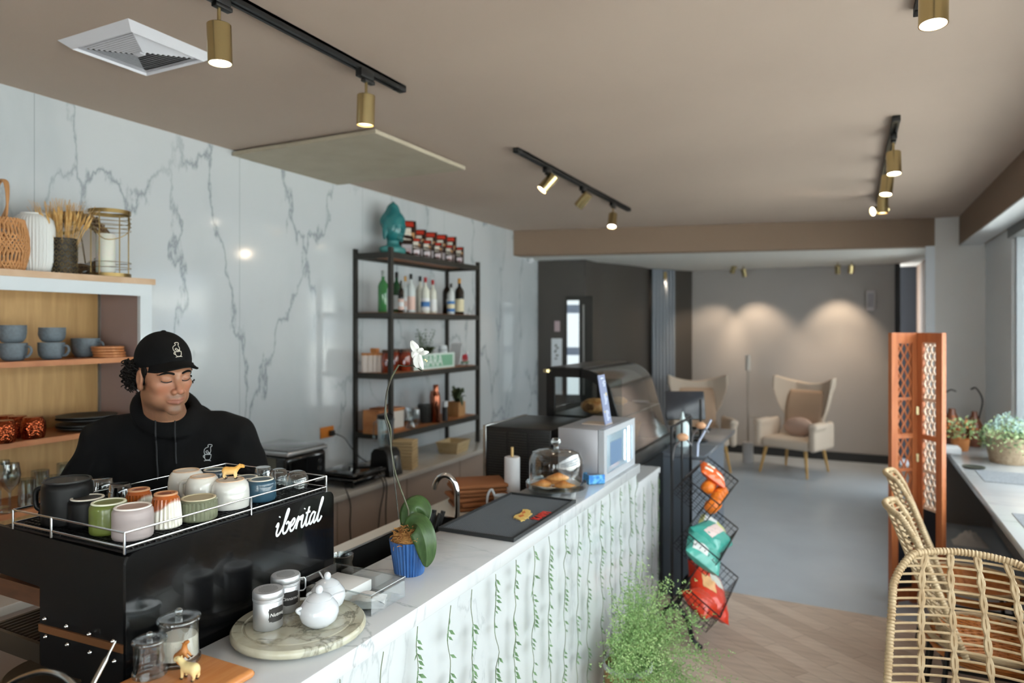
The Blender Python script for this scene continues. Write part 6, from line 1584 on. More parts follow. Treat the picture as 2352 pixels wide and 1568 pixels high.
def head_fn(P):
    d = head_l(toH(P)) * SH_
    d = smin(d, sCap(P, nk, NB, .057, .068), .022)
    return d
sk, skd, lip, stub, blush = lc('#a4745a'), lc('#94644b'), lc('#8d574b'), lc('#54402f'), lc('#ad6a50')
def head_col(V):
    L = toH(V); x, y, z = np.abs(L[:, 0]), L[:, 1], L[:, 2]
    C = np.repeat(sk[None], len(V), 0)
    def mixc(C, c, m): m = np.clip(m, 0, 1)[:, None]; return C * (1 - m) + c * m
    C = mixc(C, blush, .55 * np.exp(-(((x - .04) / .022) ** 2 + ((z + .035) / .022) ** 2)) * (y > 0))
    C = mixc(C, blush, .6 * np.exp(-((x / .014) ** 2 + ((z + .036) / .012) ** 2)) * (y > .09))
    nz = np.sin(V[:, 0] * 900) * np.sin(V[:, 1] * 850) * np.sin(V[:, 2] * 930) * .25 + .75
    jaw = np.clip((-.060 - z - .35 * (.05 - y).clip(0) * 0) / .03, 0, 1) * np.clip((y + .05) / .03, 0, 1)
    side = np.clip((x - .045) / .02, 0, 1) * np.clip((-.02 - z) / .03, 0, 1)
    mou = np.exp(-(((x) / .030) ** 2) ** 2 - (((z + .058) / .0075) ** 2)) * (y > .07)
    C = mixc(C, stub, .68 * nz * np.maximum(np.maximum(jaw, side * .8), mou * 1.35) * (V[:, 2] > NB[2] + .05))
    chin = np.exp(-((x / .012) ** 2 + ((z + .098) / .012) ** 2)) * (y > .07); C = mixc(C, stub, .5 * chin)
    lipm = np.exp(-((x / .027) ** 4) - (((z + .0730) / .0095) ** 4)) * (y > .078); C = mixc(C, lip, .8 * lipm)
    C = mixc(C, skd * .7, .75 * np.exp(-(((x - .031) / .019) ** 2 + ((z + .0095) / .0025) ** 2)) * (y > .055))
    C = mixc(C, skd * .3, np.exp(-(((x - .007) / .004) ** 2 + ((z + .0488) / .0028) ** 2)) * (y > .092))
    C = mixc(C, skd, .35 * np.exp(-(((x - .032) / .02) ** 2 + ((z - .002) / .010) ** 2)) * (y > .055))
    return C
skin_m = vcol_mat('skin', .42, sss=.12)
# arms and hands (hidden behind the machine, but built)
def arm_pts(s):
    return [frB([s * .185, -.035, 1.385]), frB([s * .300, .02, 1.13]), frB([s * .215, .155, 1.035])]
def hand_fn(s):
    e, w = arm_pts(s)[1], arm_pts(s)[2]; d_ = (w - e) / np.linalg.norm(w - e)
    side = np.cross(d_, uT); side /= np.linalg.norm(side); side *= s
    up = np.cross(side, d_); up = up if up[2] > 0 else -up
    def fn(P):
        pc = w + d_ * .05
        d = smin(sCap(P, e, w, .042, .028), sCap(P, w, w + d_ * .03, .028, .03), .01)
        d = smin(d, sCap(P, w + d_ * .03 - side * .02, w + d_ * .075 - side * .022, .017), .012); d = smin(d, sCap(P, w + d_ * .03 + side * .02, w + d_ * .075 + side * .022, .016), .012)
        for k, (o, L) in enumerate(((-.030, .070), (-.010, .078), (.010, .072), (.029, .056))):
            a = w + d_ * .085 + side * o; b = a + d_ * L * .5 - up * .010; c = b + d_ * L * .35 - up * .026
            d = smin(d, sCap(P, a - d_ * .02, b, .0092, .0085), .004); d = smin(d, sCap(P, b, c, .0085, .007), .003)
        a = w + d_ * .035 - side * .03; b = a + d_ * .035 - side * .025 - up * .01; c = b + d_ * .03 - up * .006
        d = smin(d, sCap(P, a, b, .013, .010), .008); return smin(d, sCap(P, b, c, .010, .0085), .003)
    return fn, w + d_ * .06
PER = thing('person', 'barista in black cap and black hoodie looking down behind the coffee machine', 'person', (0, 0, 0))
ex = []
for s in (-1, 1):
    f2, c2 = hand_fn(s); ex.append((f2, c2 - .19, c2 + .15, .0045))
def legs_fn(P):
    L = toB(P); ax = L.copy(); ax[:, 0] = np.abs(ax[:, 0])
    return smin(sCap(ax, (.09, -.03, .85), (.10, -.02, .48), .08, .055), smin(sCap(ax, (.10, -.02, .48), (.11, -.04, .09), .055, .038), sCap(ax, (.11, -.05, .05), (.12, .10, .04), .035, .028), .02), .02)
ex.append((legs_fn, borg + [-.25, -.25, 0], borg + [.25, .25, .95], .014))
lo = np.minimum(HC, NB) - .16; hi = np.maximum(HC, NB) + .17
sdf_obj('body', head_fn, lo, hi, .0026, skin_m, PER, head_col, ex)
# eyebrows, lashes
def face_pt(x, z, off=.0):
    y = .12
    for _ in range(40):
        d = head_l(np.array([[x, y, z]]))[0]
        if d < .0003: break
        y -= d * .8
    return frH([x, y + off, z])
hair_m = mat('hair_dark', '#0b0908', .6, var=(60, '#130e0b', .2), spec=.25); lash = mat('lash_dark', '#1a1210', .6)
for s in (-1, 1):
    P = [face_pt(s * x, z, .0010) for x, z in ((.012, .0165), (.022, .0200), (.034, .0215), (.046, .0185), (.054, .0115))]
    MB().tube(catmull(P, 5), [.0014] + [.0034] * 8 + [.0037] * 5 + [.0028] * 5 + [.0012] * 2, 8).build('eyebrow', hair_m, PER)
    P = [face_pt(s * x, z, .0006) for x, z in ((.0165, -.0075), (.024, -.0105), (.032, -.0115), (.040, -.0100), (.0465, -.0060))]
    MB().tube(catmull(P, 4), .0017, 6).build('eyelashes', lash, PER)
# cap
def cap_fn(P):
    L = toH(P)
    d = sEll(L, (0, -.016, .044), (.0835, .104, .095))
    d = smax(d, -sEll(L, (0, -.016, .038), (.0785, .099, .089)), .002)
    tilt = L[:, 2] - (.022 + .18 * (L[:, 1] + .02))
    d = smax(d, -(tilt), .003)
    d = smin(d, sEll(L, (0, -.016, .139), (.009, .009, .005)), .003)
    return d * SH_
capm = mat('cap_black_cloth', '#0a0a0b', .9, spec=.2, bump=(300, .15, .001), )
cap = sdf_obj('cap', cap_fn, HC - .17, HC + .20, .0036, capm, PER)
# brim: a curved shell arching forward over the brow
mb = MB()
def brim(u, v, off):
    a = (u - .5) * 2; x = a * .069; yb = -.016 + .100 * math.sqrt(max(0, 1 - (x / .0835) ** 2)); ext = .072 * (1 - abs(a) ** 2.6) ** .55
    y = yb + ext * v; z = .058 - .004 * v - .016 * (a ** 2) - .016 * a * a * v
    return frH([x * (1 + .05 * v), y, z + off])
mb.grid(lambda u, v: brim(u, v, 0), 28, 10); mb.grid(lambda u, v: brim(u, v, -.0035), 28, 10)
mb.tube([brim(k / 28, 1, -.0018) for k in range(29)], .0024, 6)
mb.build('cap_brim', capm, PER)
# embroidered emblem: line drawing of an animal sitting in a cup
emb = mat('thread_cream', '#cfc8ba', .7)
LOGO = [[(-.1, 1.0), (.0, 1.1), (.25, 1.12), (.52, 1.06), (.5, .86), (.36, .84), (.38, .6), (.44, .35), (.40, .12)],
        [(-.1, 1.0), (-.02, .82), (-.3, .72), (-.55, .5), (-.56, .15), (-.42, -.06), (-.25, -.1)],
        [(.1, .1), (-.02, .32), (-.2, .34), (-.3, .18), (-.12, .1), (-.05, -.1)],
        [(.1, -.08), (.16, .16), (.26, -.06), (.32, .14), (.38, -.06)],
        [(-.42, -.12), (.55, -.12)], [(-.42, -.12), (-.40, -.45), (-.28, -.72), (-.1, -.80), (.3, -.80), (.46, -.68), (.54, -.4), (.55, -.12)],
        [(-.41, -.22), (-.60, -.26), (-.58, -.46), (-.38, -.5)], [(-.42, -.92), (-.2, -.86), (.4, -.86), (.6, -.92)]]
def project(fn, p, d, lim=60):
    p = np.array(p, float); d = np.array(d, float)
    for _ in range(lim):
        v = fn(p[None])[0]
        if v < .0006: break
        p = p + d * min(max(v * .7, .0004), .02)
    return p
mb = MB()
for Ls in LOGO:
    Q = catmull([(x, y, 0) for x, y in Ls], 4)
    P = [project(cap_fn, frH([.004 + q.x * .021, .14, .090 + q.y * .021]), -fH) for q in Q]
    mb.tube(P, .00095, 5)
mb.build('cap_emblem', emb, PER)
# hair: curly bunches behind the ears and at the nape
mb = MB(); rnd = random.Random(12)
for side, n in ((-1, 240), (1, 70)):
    for k in range(n):
        cx = side * rnd.uniform(.066, .092); cy = rnd.uniform(-.085, -.018) if side < 0 else rnd.uniform(-.08, .012); cz = rnd.uniform(-.055, .035) if side < 0 else rnd.uniform(-.045, .03)
        if side < 0: cx -= .014 * math.sin(PI * (cz + .055) / .09) * rnd.random()
        r = rnd.uniform(.004, .008); P = []
        ph = rnd.uniform(0, 6); L = rnd.uniform(.012, .028)
        for j in range(12):
            t_ = j / 11; P.append(frH([cx + side * r * math.cos(ph + t_ * 8) * .9, cy + r * math.sin(ph + t_ * 8) - .01 * t_, cz + .012 - L * t_]))
        mb.tube(P, [.0019 * (1 - .5 * j / 11) + .0005 for j in range(12)], 5)
# fill under the cap at the back and temples
def hairfill(P):
    L = toH(P); ax = L.copy(); ax[:, 0] = np.abs(ax[:, 0])
    d = sEll(L, (0, -.055, .0), (.080, .062, .062)); d = smin(d, sEll(ax, (.070, -.045, -.012), (.017, .032, .040)), .012)
    d = smin(d, sEll(ax, (.0725, .012, .020), (.006, .018, .022)), .005); d = smin(d, sCap(ax, (.073, .012, .01), (.0705, .014, -.03), .0045, .002), .004)
    return (d + .0015 * np.sin(P[:, 0] * 420) * np.sin(P[:, 2] * 380 + P[:, 1] * 300)) * SH_
V, Q = snet(hairfill, HC - .16, HC + .15, .0042); mb.add(V.tolist(), [tuple(q) for q in Q.tolist()], True)
mb.build('hair', hair_m, PER)
# hoodie
def hood_fn(P):
    L = toB(P); ax = L.copy(); ax[:, 0] = np.abs(ax[:, 0])
    d = sEll(L, (0, -.035, 1.22), (.185, .125, .26))
    d = smin(d, sBox(L, (0, -.03, 1.02), (.185, .125, .22), .11), .06)
    d = smin(d, sCap(ax, (.06, -.04, 1.405), (.185, -.045, 1.372), .075, .080), .05)
    d = smin(d, sCap(ax, (.195, -.04, 1.36), (.300, .01, 1.13), .078, .068), .035)
    d = smin(d, sCap(ax, (.300, .01, 1.13), (.215, .15, 1.035), .064, .045), .03)
    # cuff end opened over the wrist
    # folds
    fo = .004 * np.sin(L[:, 2] * 55 + ax[:, 0] * 70 + 2 * np.sin(L[:, 0] * 14)) * np.clip((ax[:, 0] - .12) / .1, 0, 1) + .003 * np.sin(ax[:, 0] * 60 - L[:, 2] * 25)
    d = d + fo
    # collar / hood mass
    NX, NZ = -.006, 1.437
    def ring(cz, R1, R2, rr, tl):
        q = L - np.array([NX, -.018, cz]); zt = q[:, 2] + q[:, 1] * tl + q[:, 0] * .25
        a = np.sqrt((q[:, 0] / R1) ** 2 + (q[:, 1] / R2) ** 2); return np.sqrt(((a - 1) * (R1 + R2) / 2) ** 2 + zt ** 2) - rr
    d = smin(d, ring(NZ + .036, .084, .090, .027, .50), .020)
    d = smin(d, sEll(L, (NX, -.14, 1.42), (.135, .065, .075)), .03)
    # neck hole
    d = smax(d, -sCap(L, (NX, -.03, 1.44), (NX, .0, 1.62), .062, .090), .006)
    d = smax(d, -sCap(L, (NX + .02, .10, 1.52), (NX + .02, .10, 1.452), .040, .001), .004)
    return d
hd = mat('hoodie_black', '#0c0c0d', .95, spec=.2, bump=(500, .12, .001), )
lo = borg + [-.46, -.46, .82]; hi = borg + [.46, .46, 1.58]
sdf_obj('hoodie', hood_fn, lo, hi, .0072, hd, PER)
cord = mat('cord_black', '#202124', .7)
toF = lambda px, py: project(hood_fn, np.array(pz(px, py, 1.9)), np.array(pz(px, py, 2.5) - pz(px, py, 1.9)) / np.linalg.norm(np.array(pz(px, py, 2.5) - pz(px, py, 1.9))), 200) + fT * .0015
MB().tube([Vector(toF(356 + 7 * k / 15 + math.sin(k) * .5, 953 + 142 * k / 15)) + Vector(fT) * .001 for k in range(16)], .0026, 6).build('drawstring', cord, PER)
MB().tube([Vector(toF(401 + 4 * k / 13 + math.sin(k) * .5, 956 + 108 * k / 13)) + Vector(fT) * .001 for k in range(14)], .0026, 6).build('drawstring', cord, PER)
q = toF(363, 1101); MB().tube([toF(363, 1094), q], .0026, 8).build('cord_tip', steel, PER)
q = toF(352, 951); MB().sphere(q, .003, 10, 8).build('eyelet', steel, PER)
mb = MB()
for Ls in LOGO:
    Q = catmull([(x, y, 0) for x, y in Ls], 3)
    mb.tube([toF(477 + q.x * 15 + q.y * 2, 1041 - q.y * 18.5) for q in Q], .0010, 5)
mb.build('chest_emblem', mat('thread_white', '#b9bcbe', .7), PER)
def pants_fn(P):
    L = toB(P); ax = L.copy(); ax[:, 0] = np.abs(ax[:, 0])
    d = smin(sEll(L, (0, -.03, .88), (.175, .12, .12)), sCap(ax, (.09, -.03, .85), (.10, -.02, .48), .098, .072), .04)
    return smin(d, sCap(ax, (.10, -.02, .48), (.11, -.04, .12), .072, .055), .03)
sdf_obj('trousers', pants_fn, borg + [-.3, -.3, .04], borg + [.3, .3, 1.05], .014, mat('trouser_black', '#17181a', .9), PER)
def shoe_fn(P):
    L = toB(P); ax = L.copy(); ax[:, 0] = np.abs(ax[:, 0])
    d = smin(sCap(ax, (.11, -.06, .045), (.125, .13, .035), .045, .036), sCap(ax, (.11, -.05, .05), (.11, -.045, .11), .045, .045), .03)
    return smax(d, -(L[:, 2] - .001), .004)
sdf_obj('shoes', shoe_fn, borg + [-.3, -.3, -.01], borg + [.3, .3, .2], .010, mat('shoe_black', '#101010', .6), PER)
# metal bottle opener / cup-shaped gap object behind neck: the white cabinet edge shows there, nothing to build
# ================================================================ VINES AND PLANTS
vine_leaf = mat('vine_leaf', '#47653f', .55, var=(30, '#64845a', .2)); vine_stem = mat('vine_stem', '#5f6a4a', .7)
rnd = random.Random(31)
XB = -1.018
ys = []
y = 1.18
while y < 3.95: ys.append(y + rnd.uniform(-.015, .015)); y += .142
for i, y0 in enumerate(ys):
    top = .985 if y0 < 3.5 else .90
    L = rnd.uniform(.75, .95) if i > 1 else .35
    t = thing('hanging_vine', 'thin green vine strand hanging down the white marble bar front', 'vine', (XB + .014, y0, top), 0, 'vine strands on the bar front')
    P = []; yy = 0; xx = .0
    for k in range(int(L / .05) + 1):
        P.append((.004 + rnd.uniform(0, .012), yy, -k * .05)); yy += rnd.uniform(-.007, .007)
    C = catmull(P, 3); MB().tube(C, .0013, 4).build('stem', vine_stem, t)
    mb = MB(); j = 0
    step = 1
    for k in range(1, len(C), step):
        if rnd.random() < (.6 if (k // 6 + i) % 3 == 1 else .12): continue
        for s in (-1, 1):
            if rnd.random() < .25: continue
            a = C[k] + Vector((.001, 0, 0)); ln = rnd.uniform(.018, .034); d = Vector((rnd.uniform(.1, .5), s * rnd.uniform(.4, .9), -rnd.uniform(.5, 1.0))).normalized()
            w = Vector((d.z * .2 + .1, 0, .0)) * 0 + d.cross(Vector((1, 0, 0))).normalized() * ln * .17
            mb.add([a, a + d * ln * .45 + w, a + d * ln, a + d * ln * .45 - w], [(0, 1, 2, 3)])
    mb.build('leaves', vine_leaf, t)
# fern in the pot beside the bar
t = thing('potted_fern', 'bushy feathery fern in a woven pot on the floor by the bar', 'fern', (-.885, 2.93, 0))
MB().lathe([(0, .0), (.085, 0), (.088, .01), (.105, .25), (.107, .262), (.099, .264), (.095, .24), (0, .24)], 40).build('pot', mat('pot_tan', '#a67e54', .8, bump=(90, .6, .004), var=(60, '#b99468', .2)), t)
MB().lathe([(.104, .252), (.110, .255), (.110, .272), (.100, .274), (.098, .25)], 40).build('pot_rim', mat('pot_rim', '#c7c9cb', .5), t)
MB().lathe([(0, .245), (.096, .242)], 24).build('soil', mat('soil', '#3f2f25', .95), t)
fl = [mat('fern_leaf', '#8db069', .6, var=(9, '#6c9455', .15)), mat('fern_leaf_pale', '#b2ca8c', .6, var=(9, '#8db069', .15))]
stems = MB(); lf = [MB(), MB()]
for k in range(230):
    a = rnd.uniform(0, 2 * PI); el = rnd.uniform(-.1, 1.3); L = rnd.uniform(.26, .50)
    dx, dy = math.cos(a) * math.cos(el), math.sin(a) * math.cos(el)
    if dx < -.12: dx = abs(dx) * .35 - .05
    P = []
    for j in range(9):
        s = j / 8; p = Vector((dx * L * s * 1.05, dy * L * s * 1.05, .25 + math.sin(el) * L * s - .26 * s * s * (1.1 - math.sin(el))))
        p.x = max(p.x, -.105); P.append(p)
    stems.tube(P, .0007, 4)
    m = lf[0 if rnd.random() < .6 else 1]
    for j in range(2, 9):
        base = P[j]
        for q in range(9):
            b = base + Vector((rnd.gauss(0, .022), rnd.gauss(0, .022), rnd.gauss(0, .018)))
            b.x = max(b.x, -.11)
            for r_ in range(3):
                d = Vector((rnd.gauss(0, 1), rnd.gauss(0, 1), rnd.gauss(.2, .7))).normalized() * rnd.uniform(.006, .012); w = d.orthogonal().normalized() * .0022
                m.add([b, b + d * .5 + w, b + d, b + d * .5 - w], [(0, 1, 2, 3)])
stems.build('stems', mat('fern_stem', '#6f8450', .7), t)
for i in (0, 1): tag(lf[i].build('foliage', fl[i], t), None, kind='stuff')

# ================================================================ WINDOW COUNTER
WC = .73
t = thing('window_counter', 'long white stone counter under the right-hand window', 'counter', (.94, 3.0, 0))
MB().rbox(-.23, .228, -5.5, 4.28, WC - .045, WC, .003).build('countertop', marble('window_counter_stone', '#d5d9dc', '#a9aeb2', scale=.9, rough=.1, soft='#c7cccf', strength=.4), t)
MB().box(-.19, .225, 4.22, 4.27, 0, WC - .045).build('end_support', mat('counter_support', '#6d655f', .7), t)
MB().box(.16, .20, -5.4, 4.2, .02, WC - .045).build('back_board', mat('counter_board', '#8b817a', .7), t)
pm = mat('placemat_grey', '#6b7076', .7, bump=(250, .6, .002), var=(180, '#8b9096', .1))
for k, (px, py) in enumerate(((2262, 1106), (2334, 1180))):
    p = onh(px, py, WC)
    o = MB().rbox(0, .36, -.0, .42 if k == 0 else .42, 0, .003, .001, 1).build('placemat', pm); o.location = (p.x, p.y, WC + .0006)
    if k == 1: o.location.y = p.y - .42; o.location.x = p.x - .02
    tag(o, ['grey woven placemat further along the window counter', 'grey woven placemat nearest to the camera on the window counter'][k], 'placemat', 'woven placemats')
# planter basket on the counter
fw = mat('basket_pale', '#a08c74', .85, bump=(90, .7, .004), var=(50, '#b8a58c', .2))
p = onh(2268, 1018, WC)
t = basket('flower_basket', 'pale woven basket of small pale leaves on the window counter', (p.x, 6.35, WC + .0006), .15, .20, .19, fw, 'basket')
gl_ = [mat('succulent_blue', '#9db8b4', .5, var=(8, '#7d9d93', .15)), mat('herb_green', '#7f9a5f', .6, var=(8, '#a3b585', .15)), mat('herb_dark', '#3f5f3a', .6)]
ms = [MB(), MB(), MB()]
for k in range(1500):
    a = rnd.uniform(0, 2 * PI); rr = math.sqrt(rnd.random()); e = rnd.random()
    b = Vector((.19 * rr * math.cos(a), .30 * rr * math.sin(a), .19 + .16 * (1 - rr * rr) * e + rnd.uniform(-.02, .03) - .09 * (rr > .85) * rnd.random()))
    if b.x > .15: b.x = .15
    m = ms[0] if b.z > .25 and rnd.random() < .7 else (ms[1] if rnd.random() < .7 else ms[2])
    s = rnd.uniform(.012, .024); d = Vector((rnd.gauss(0, 1), rnd.gauss(0, 1), rnd.gauss(.5, .6))).normalized() * s; w = d.orthogonal().normalized() * s * .38
    m.add([b, b + d * .5 + w, b + d, b + d * .5 - w], [(0, 1, 2, 3)])
ms[0].build('pale_leaves', gl_[0], t); ms[1].build('green_leaves', gl_[1], t); ms[2].build('dark_leaves', gl_[2], t)
for o in list(t.children)[-3:]: o['kind'] = 'stuff'
brn = mat('vase_brown', '#6b3c26', .4, coat=.3); 
def jug(label, px, y, h, r, hr, hang, m):
    p = ony(px, 900, y); t = thing('watering_jug', label, 'jug', (p.x, y, WC + .0006), hang, 'jugs with tall black handles')
    MB().lathe([(0, 0), (r * .7, 0), (r, h * .25), (r * .9, h * .6), (r * .35, h * .9), (r * .3, h), (r * .25, h), (0, h * .9)], 24).build('body', m, t)
    MB().tube(catmull([(-r * .5, 0, h * .8), (-r * .9, 0, h + hr * .5), (-r * .2, 0, h + hr), (r * .4, 0, h + hr * .95)], 6), .007, 8).build('handle', mat('jug_handle', '#2c2724', .4), t)
jug('brown jug with a curved dark handle behind the wooden screen', 2186, 7.0, .32, .085, .16, 0, brn)
jug('brown jug with an upright dark handle behind the flower basket', 2238, 7.05, .30, .07, .20, 2.6, brn)
t = thing('potted_plant', 'leafy orange and green plant between the jugs and the flower basket', 'plant', (ony(2205, 900, 6.75).x, 6.75, WC + .0006))
MB().cyl((0, 0, 0), .06, .10, 20, .07).build('pot', mat('pot_orange', '#b0703c', .6), t)
ms = [MB(), MB()]
for k in range(260):
    a = rnd.uniform(0, 2 * PI); rr = .12 * math.sqrt(rnd.random()); b = Vector((rr * math.cos(a), rr * math.sin(a), .10 + rnd.uniform(0, .17)))
    s = rnd.uniform(.02, .035); d = Vector((rnd.gauss(0, 1), rnd.gauss(0, 1), rnd.gauss(.5, .6))).normalized() * s; w = d.orthogonal().normalized() * s * .38
    ms[0 if rnd.random() < .7 else 1].add([b, b + d * .5 + w, b + d, b + d * .5 - w], [(0, 1, 2, 3)])
ms[0].build('green_leaves', gl_[1], t); ms[1].build('orange_leaves', mat('leaf_orange', '#b96a34', .6), t)
o = MB().rbox(-.08, .08, -.10, .10, 0, .05, .008).build('folded_cloth', mat('cloth_white', '#d8dcdf', .8)); o.location = (ony(2178, 1000, 6.9).x - .03, 6.62, WC + .0006); tag(o, 'white folded cloth at the far end of the window counter', 'cloth')
o = MB().lathe([(0, 0), (.06, 0), (.075, .012), (.07, .012), (.055, .004), (0, .004)], 32).build('dark_dish', mat('dish_dark', '#3c4038', .4)); p = onh(2220, 1030, WC); o.location = (.80, 5.95, WC + .0006); tag(o, 'small dark dish on the window counter beside the basket', 'dish')
t = thing('wrapped_bread', 'crumpled white paper bag with brown contents lying under the window counter', 'bag', (1.02, 4.6, .0))
mb = MB(); mb.grid(lambda u, v: (-.12 + .24 * u, -.09 + .18 * v, .002 + .10 * math.sin(u * PI) * math.sin(v * PI) * (1 + .2 * math.sin(u * 21) * math.sin(v * 17))), 20, 16)
mb.build('paper', mat('bag_white', '#c3bfba', .8), t)
t.location = (.86, 6.6, 0)

# ================================================================ FOLDING SCREEN
sw = wood('screen_wood', '#a9603a', '#bd7448', 5, (6, 6, .6), .4, .1); swl = wood('screen_wood_sunlit', '#d6b9a2', '#e4cdb9', 6, (6, 6, .6), .5)  # paler copy of the wood: sunlight on the right panel put into its colour
t = thing('folding_screen', 'tall orange wood folding screen with lattice panels beside the window counter', 'screen', (.24, 4.95, 0))
def screen_panel(p0, p1, m, lat, nslats):
    a = Vector((p0[0], p0[1], 0)); b = Vector((p1[0], p1[1], 0)); ax = (b - a).normalized(); ay = Vector((-ax.y, ax.x, 0)); Lw = (b - a).length; H = 1.72
    fr = MB()
    for (u0, u1, z0, z1) in ((0, .05, 0, H), (Lw - .05, Lw, 0, H), (.05, Lw - .05, H - .06, H), (.05, Lw - .05, 0.02, .10), (.05, Lw - .05, 1.05, 1.08)):
        c = a + ax * (u0 + u1) / 2 + Vector((0, 0, (z0 + z1) / 2)); fr.obox(c, ax, ay, (0, 0, 1), (u1 - u0) / 2, .014, (z1 - z0) / 2)
    fr = fr.build('panel_frame', m, t)
    lt = MB(); w = Lw - .10; z1, z0 = H - .06, .62
    for k in range(nslats):
        u = .05 + w * (k + .5) / nslats
        P = [a + ax * (u + (.010 if (j + k) % 2 else -.010)) + Vector((0, 0, z0 + (z1 - z0) * j / 24)) for j in range(25)]
        lt.tube(P, .006, 5)
    for z in (z0, .85, 1.3, z1):
        c = a + ax * Lw / 2 + Vector((0, 0, z)); lt.obox(c, ax, ay, (0, 0, 1), w / 2, .008, .009)
    lt.build('lattice', lat, fr)
    MB().obox(a + ax * Lw / 2 + Vector((0, 0, .36)), ax, ay, (0, 0, 1), w / 2, .006, .26).build('lower_panel', wood('screen_dark', '#7a3f26', '#8d4c2e', 5, (6, 6, .6), .35, .3), fr)
    return fr
f1 = screen_panel((-.02, -.02), (.14, .12), sw, sw, 4)
f2 = screen_panel((.145, .11), (.265, -.07), sw, swl, 6)
hb_ = mat('hinge_brass', '#c7b58a', .35, .8)
for z in (1.20, .36, .9): MB().box(.132, .158, .085, .105, z, z + .05).build('hinge', hb_, t)

# ================================================================ RATTAN CHAIRS
rat = mat('rattan_pale', '#b5a07f', .6, bump=(70, .2, .003), var=(14, '#9c825f', .2)); ratd = mat('rattan_orange', '#b5702f', .55, var=(20, '#98561f', .2))
def wrapped(mb, P, r, pitch=.011):
    """rattan-wrapped rod: ridged tube"""
    P = [Vector(p) for p in P]; out = []; rs = []; 
    for a, b in zip(P[:-1], P[1:]):
        L = (b - a).length; n = max(2, int(L / (pitch / 3)))
        for k in range(n): out.append(a.lerp(b, k / n))
    out.append(P[-1]); s = 0
    for i, p in enumerate(out):
        if i: s += (p - out[i - 1]).length
        rs.append(r * (1 + .13 * math.sin(2 * PI * s / pitch)))
    mb.tube(out, rs, 8)
def rattan_chair(label, loc, rz):
    """local: chair faces +y, back at -y"""
    t = thing('rattan_chair', label, 'chair', loc, rz, 'rattan chairs at the window counter')
    zs = .45
    def rim(a):
        k = abs(a) / 1.75; return .97 - .015 * k * k - .09 * max(0, (k - .72) / .28) ** 2.5
    def at(a, f):
        u = a / 1.75; h = zs + (rim(a) - zs) * f; g = (h - zs) / .52
        hw = .27 - .055 * g - .02 * max(0, g - .85) / .15
        return Vector((hw * u, -.175 - .20 * g + .065 * u * u, h))
    A = [-1.75 + 3.5 * i / 36 for i in range(37)]
    R = [at(a, 1) for a in A]
    fr = MB(); wrapped(fr, [at(-1.75, k / 8) for k in range(8)] + R + [at(1.75, 1 - k / 8) for k in range(1, 9)], .0125)
    fr.build('rim', rat, t)
    bk = MB()
    for i in range(4):
        a = -1.05 + 2.1 * i / 3; P = [at(a, f / 8) for f in range(9)]
        for s in (-1, 1):
            bk.tube([p + Vector((1, 0, 0)) * (.0065 * s * math.cos(j * 1.1)) + Vector((0, 0, 0)) for j, p in enumerate(catmull(P, 3))], .0070, 6)
    bk.build('uprights', rat, t)
    hz = MB()
    for k in range(20):
        h = zs + .02 + k * .025
        P = []
        for a in [-1.75 + 3.5 * i / 48 for i in range(49)]:
            if rim(a) > h + .008:
                f = (h - zs) / (rim(a) - zs); p = at(a, f); p = p + Vector((0, .0, 0)); P.append(p)
        if len(P) > 2: hz.tube(P, .0042, 6)
    hz.build('canes', rat, t)
    wr = MB()
    for k in range(9):
        h = zs + .008 + k * .0095; P = []
        for i in range(97):
            a = -1.75 + 3.5 * i / 96; f = (h - zs) / (rim(a) - zs); p = at(a, f); o_ = .005 * math.sin(i * PI / 4 + k * PI); P.append(p + Vector((math.sin(a), -math.cos(a), 0)) * o_)
        wr.tube(P, .0040, 5)
    wr.build('woven_band', rat, t)
    # seat
    ring = [Vector((.235 * math.cos(b) * (1.02), .225 * math.sin(b) + .01, zs)) for b in [2 * PI * i / 40 for i in range(40)]]
    sr = MB(); sr.tube(ring, .013, 8, closed=True); sr.build('seat_ring', rat, t)
    sw_ = MB()
    def clip(p, d):
        # chord of the ellipse through p along d
        A_ = (d[0] / .235) ** 2 + (d[1] / .225) ** 2; B_ = 2 * (p[0] * d[0] / .235 ** 2 + p[1] * d[1] / .225 ** 2); C_ = (p[0] / .235) ** 2 + (p[1] / .225) ** 2 - 1
        D_ = B_ * B_ - 4 * A_ * C_
        if D_ <= 0: return None
        return (-B_ - math.sqrt(D_)) / 2 / A_, (-B_ + math.sqrt(D_)) / 2 / A_
    for ang in (0, PI / 3, -PI / 3):
        d = (math.cos(ang), math.sin(ang)); n = (-d[1], d[0])
        for k in range(-7, 8):
            for off in (-.004, .004):
                p = (n[0] * (k * .030 + off), n[1] * (k * .030 + off)); c = clip(p, d)
                if c: sw_.tube([(p[0] + d[0] * (c[0] + (c[1] - c[0]) * j / 6), p[1] + d[1] * (c[0] + (c[1] - c[0]) * j / 6) + .01, zs - .010 * math.sin(PI * j / 6) + .0022 * (1 if ang else -1)) for j in range(7)], .0034, 5)
    sw_.build('seat_weave', ratd, t)
    ub = MB()
    for k in range(3): ub.tube([(p.x * (1 - .05 * k), p.y * (1 - .05 * k), zs - .03 - .016 * k) for p in ring], .008, 6, closed=True)
    ub.build('under_band', ratd, t)
    for (sx, sy) in ((-1, -1), (1, -1), (-1, 1), (1, 1)):
        MB().tube([(sx * .17, sy * .16, zs - .02), (sx * .225, sy * .21, .002)], .010, 8).build('leg', mat('leg_black', '#161616', .4, .4), t)
    mb = MB(); mb.tube([(sx * .18, sy * .17, .36) for sx, sy in ((-1, -1), (1, -1), (1, 1), (-1, 1))], .007, 6, closed=True); mb.build('leg_brace', mat('leg_black', '#161616', .4, .4), t)
    return t
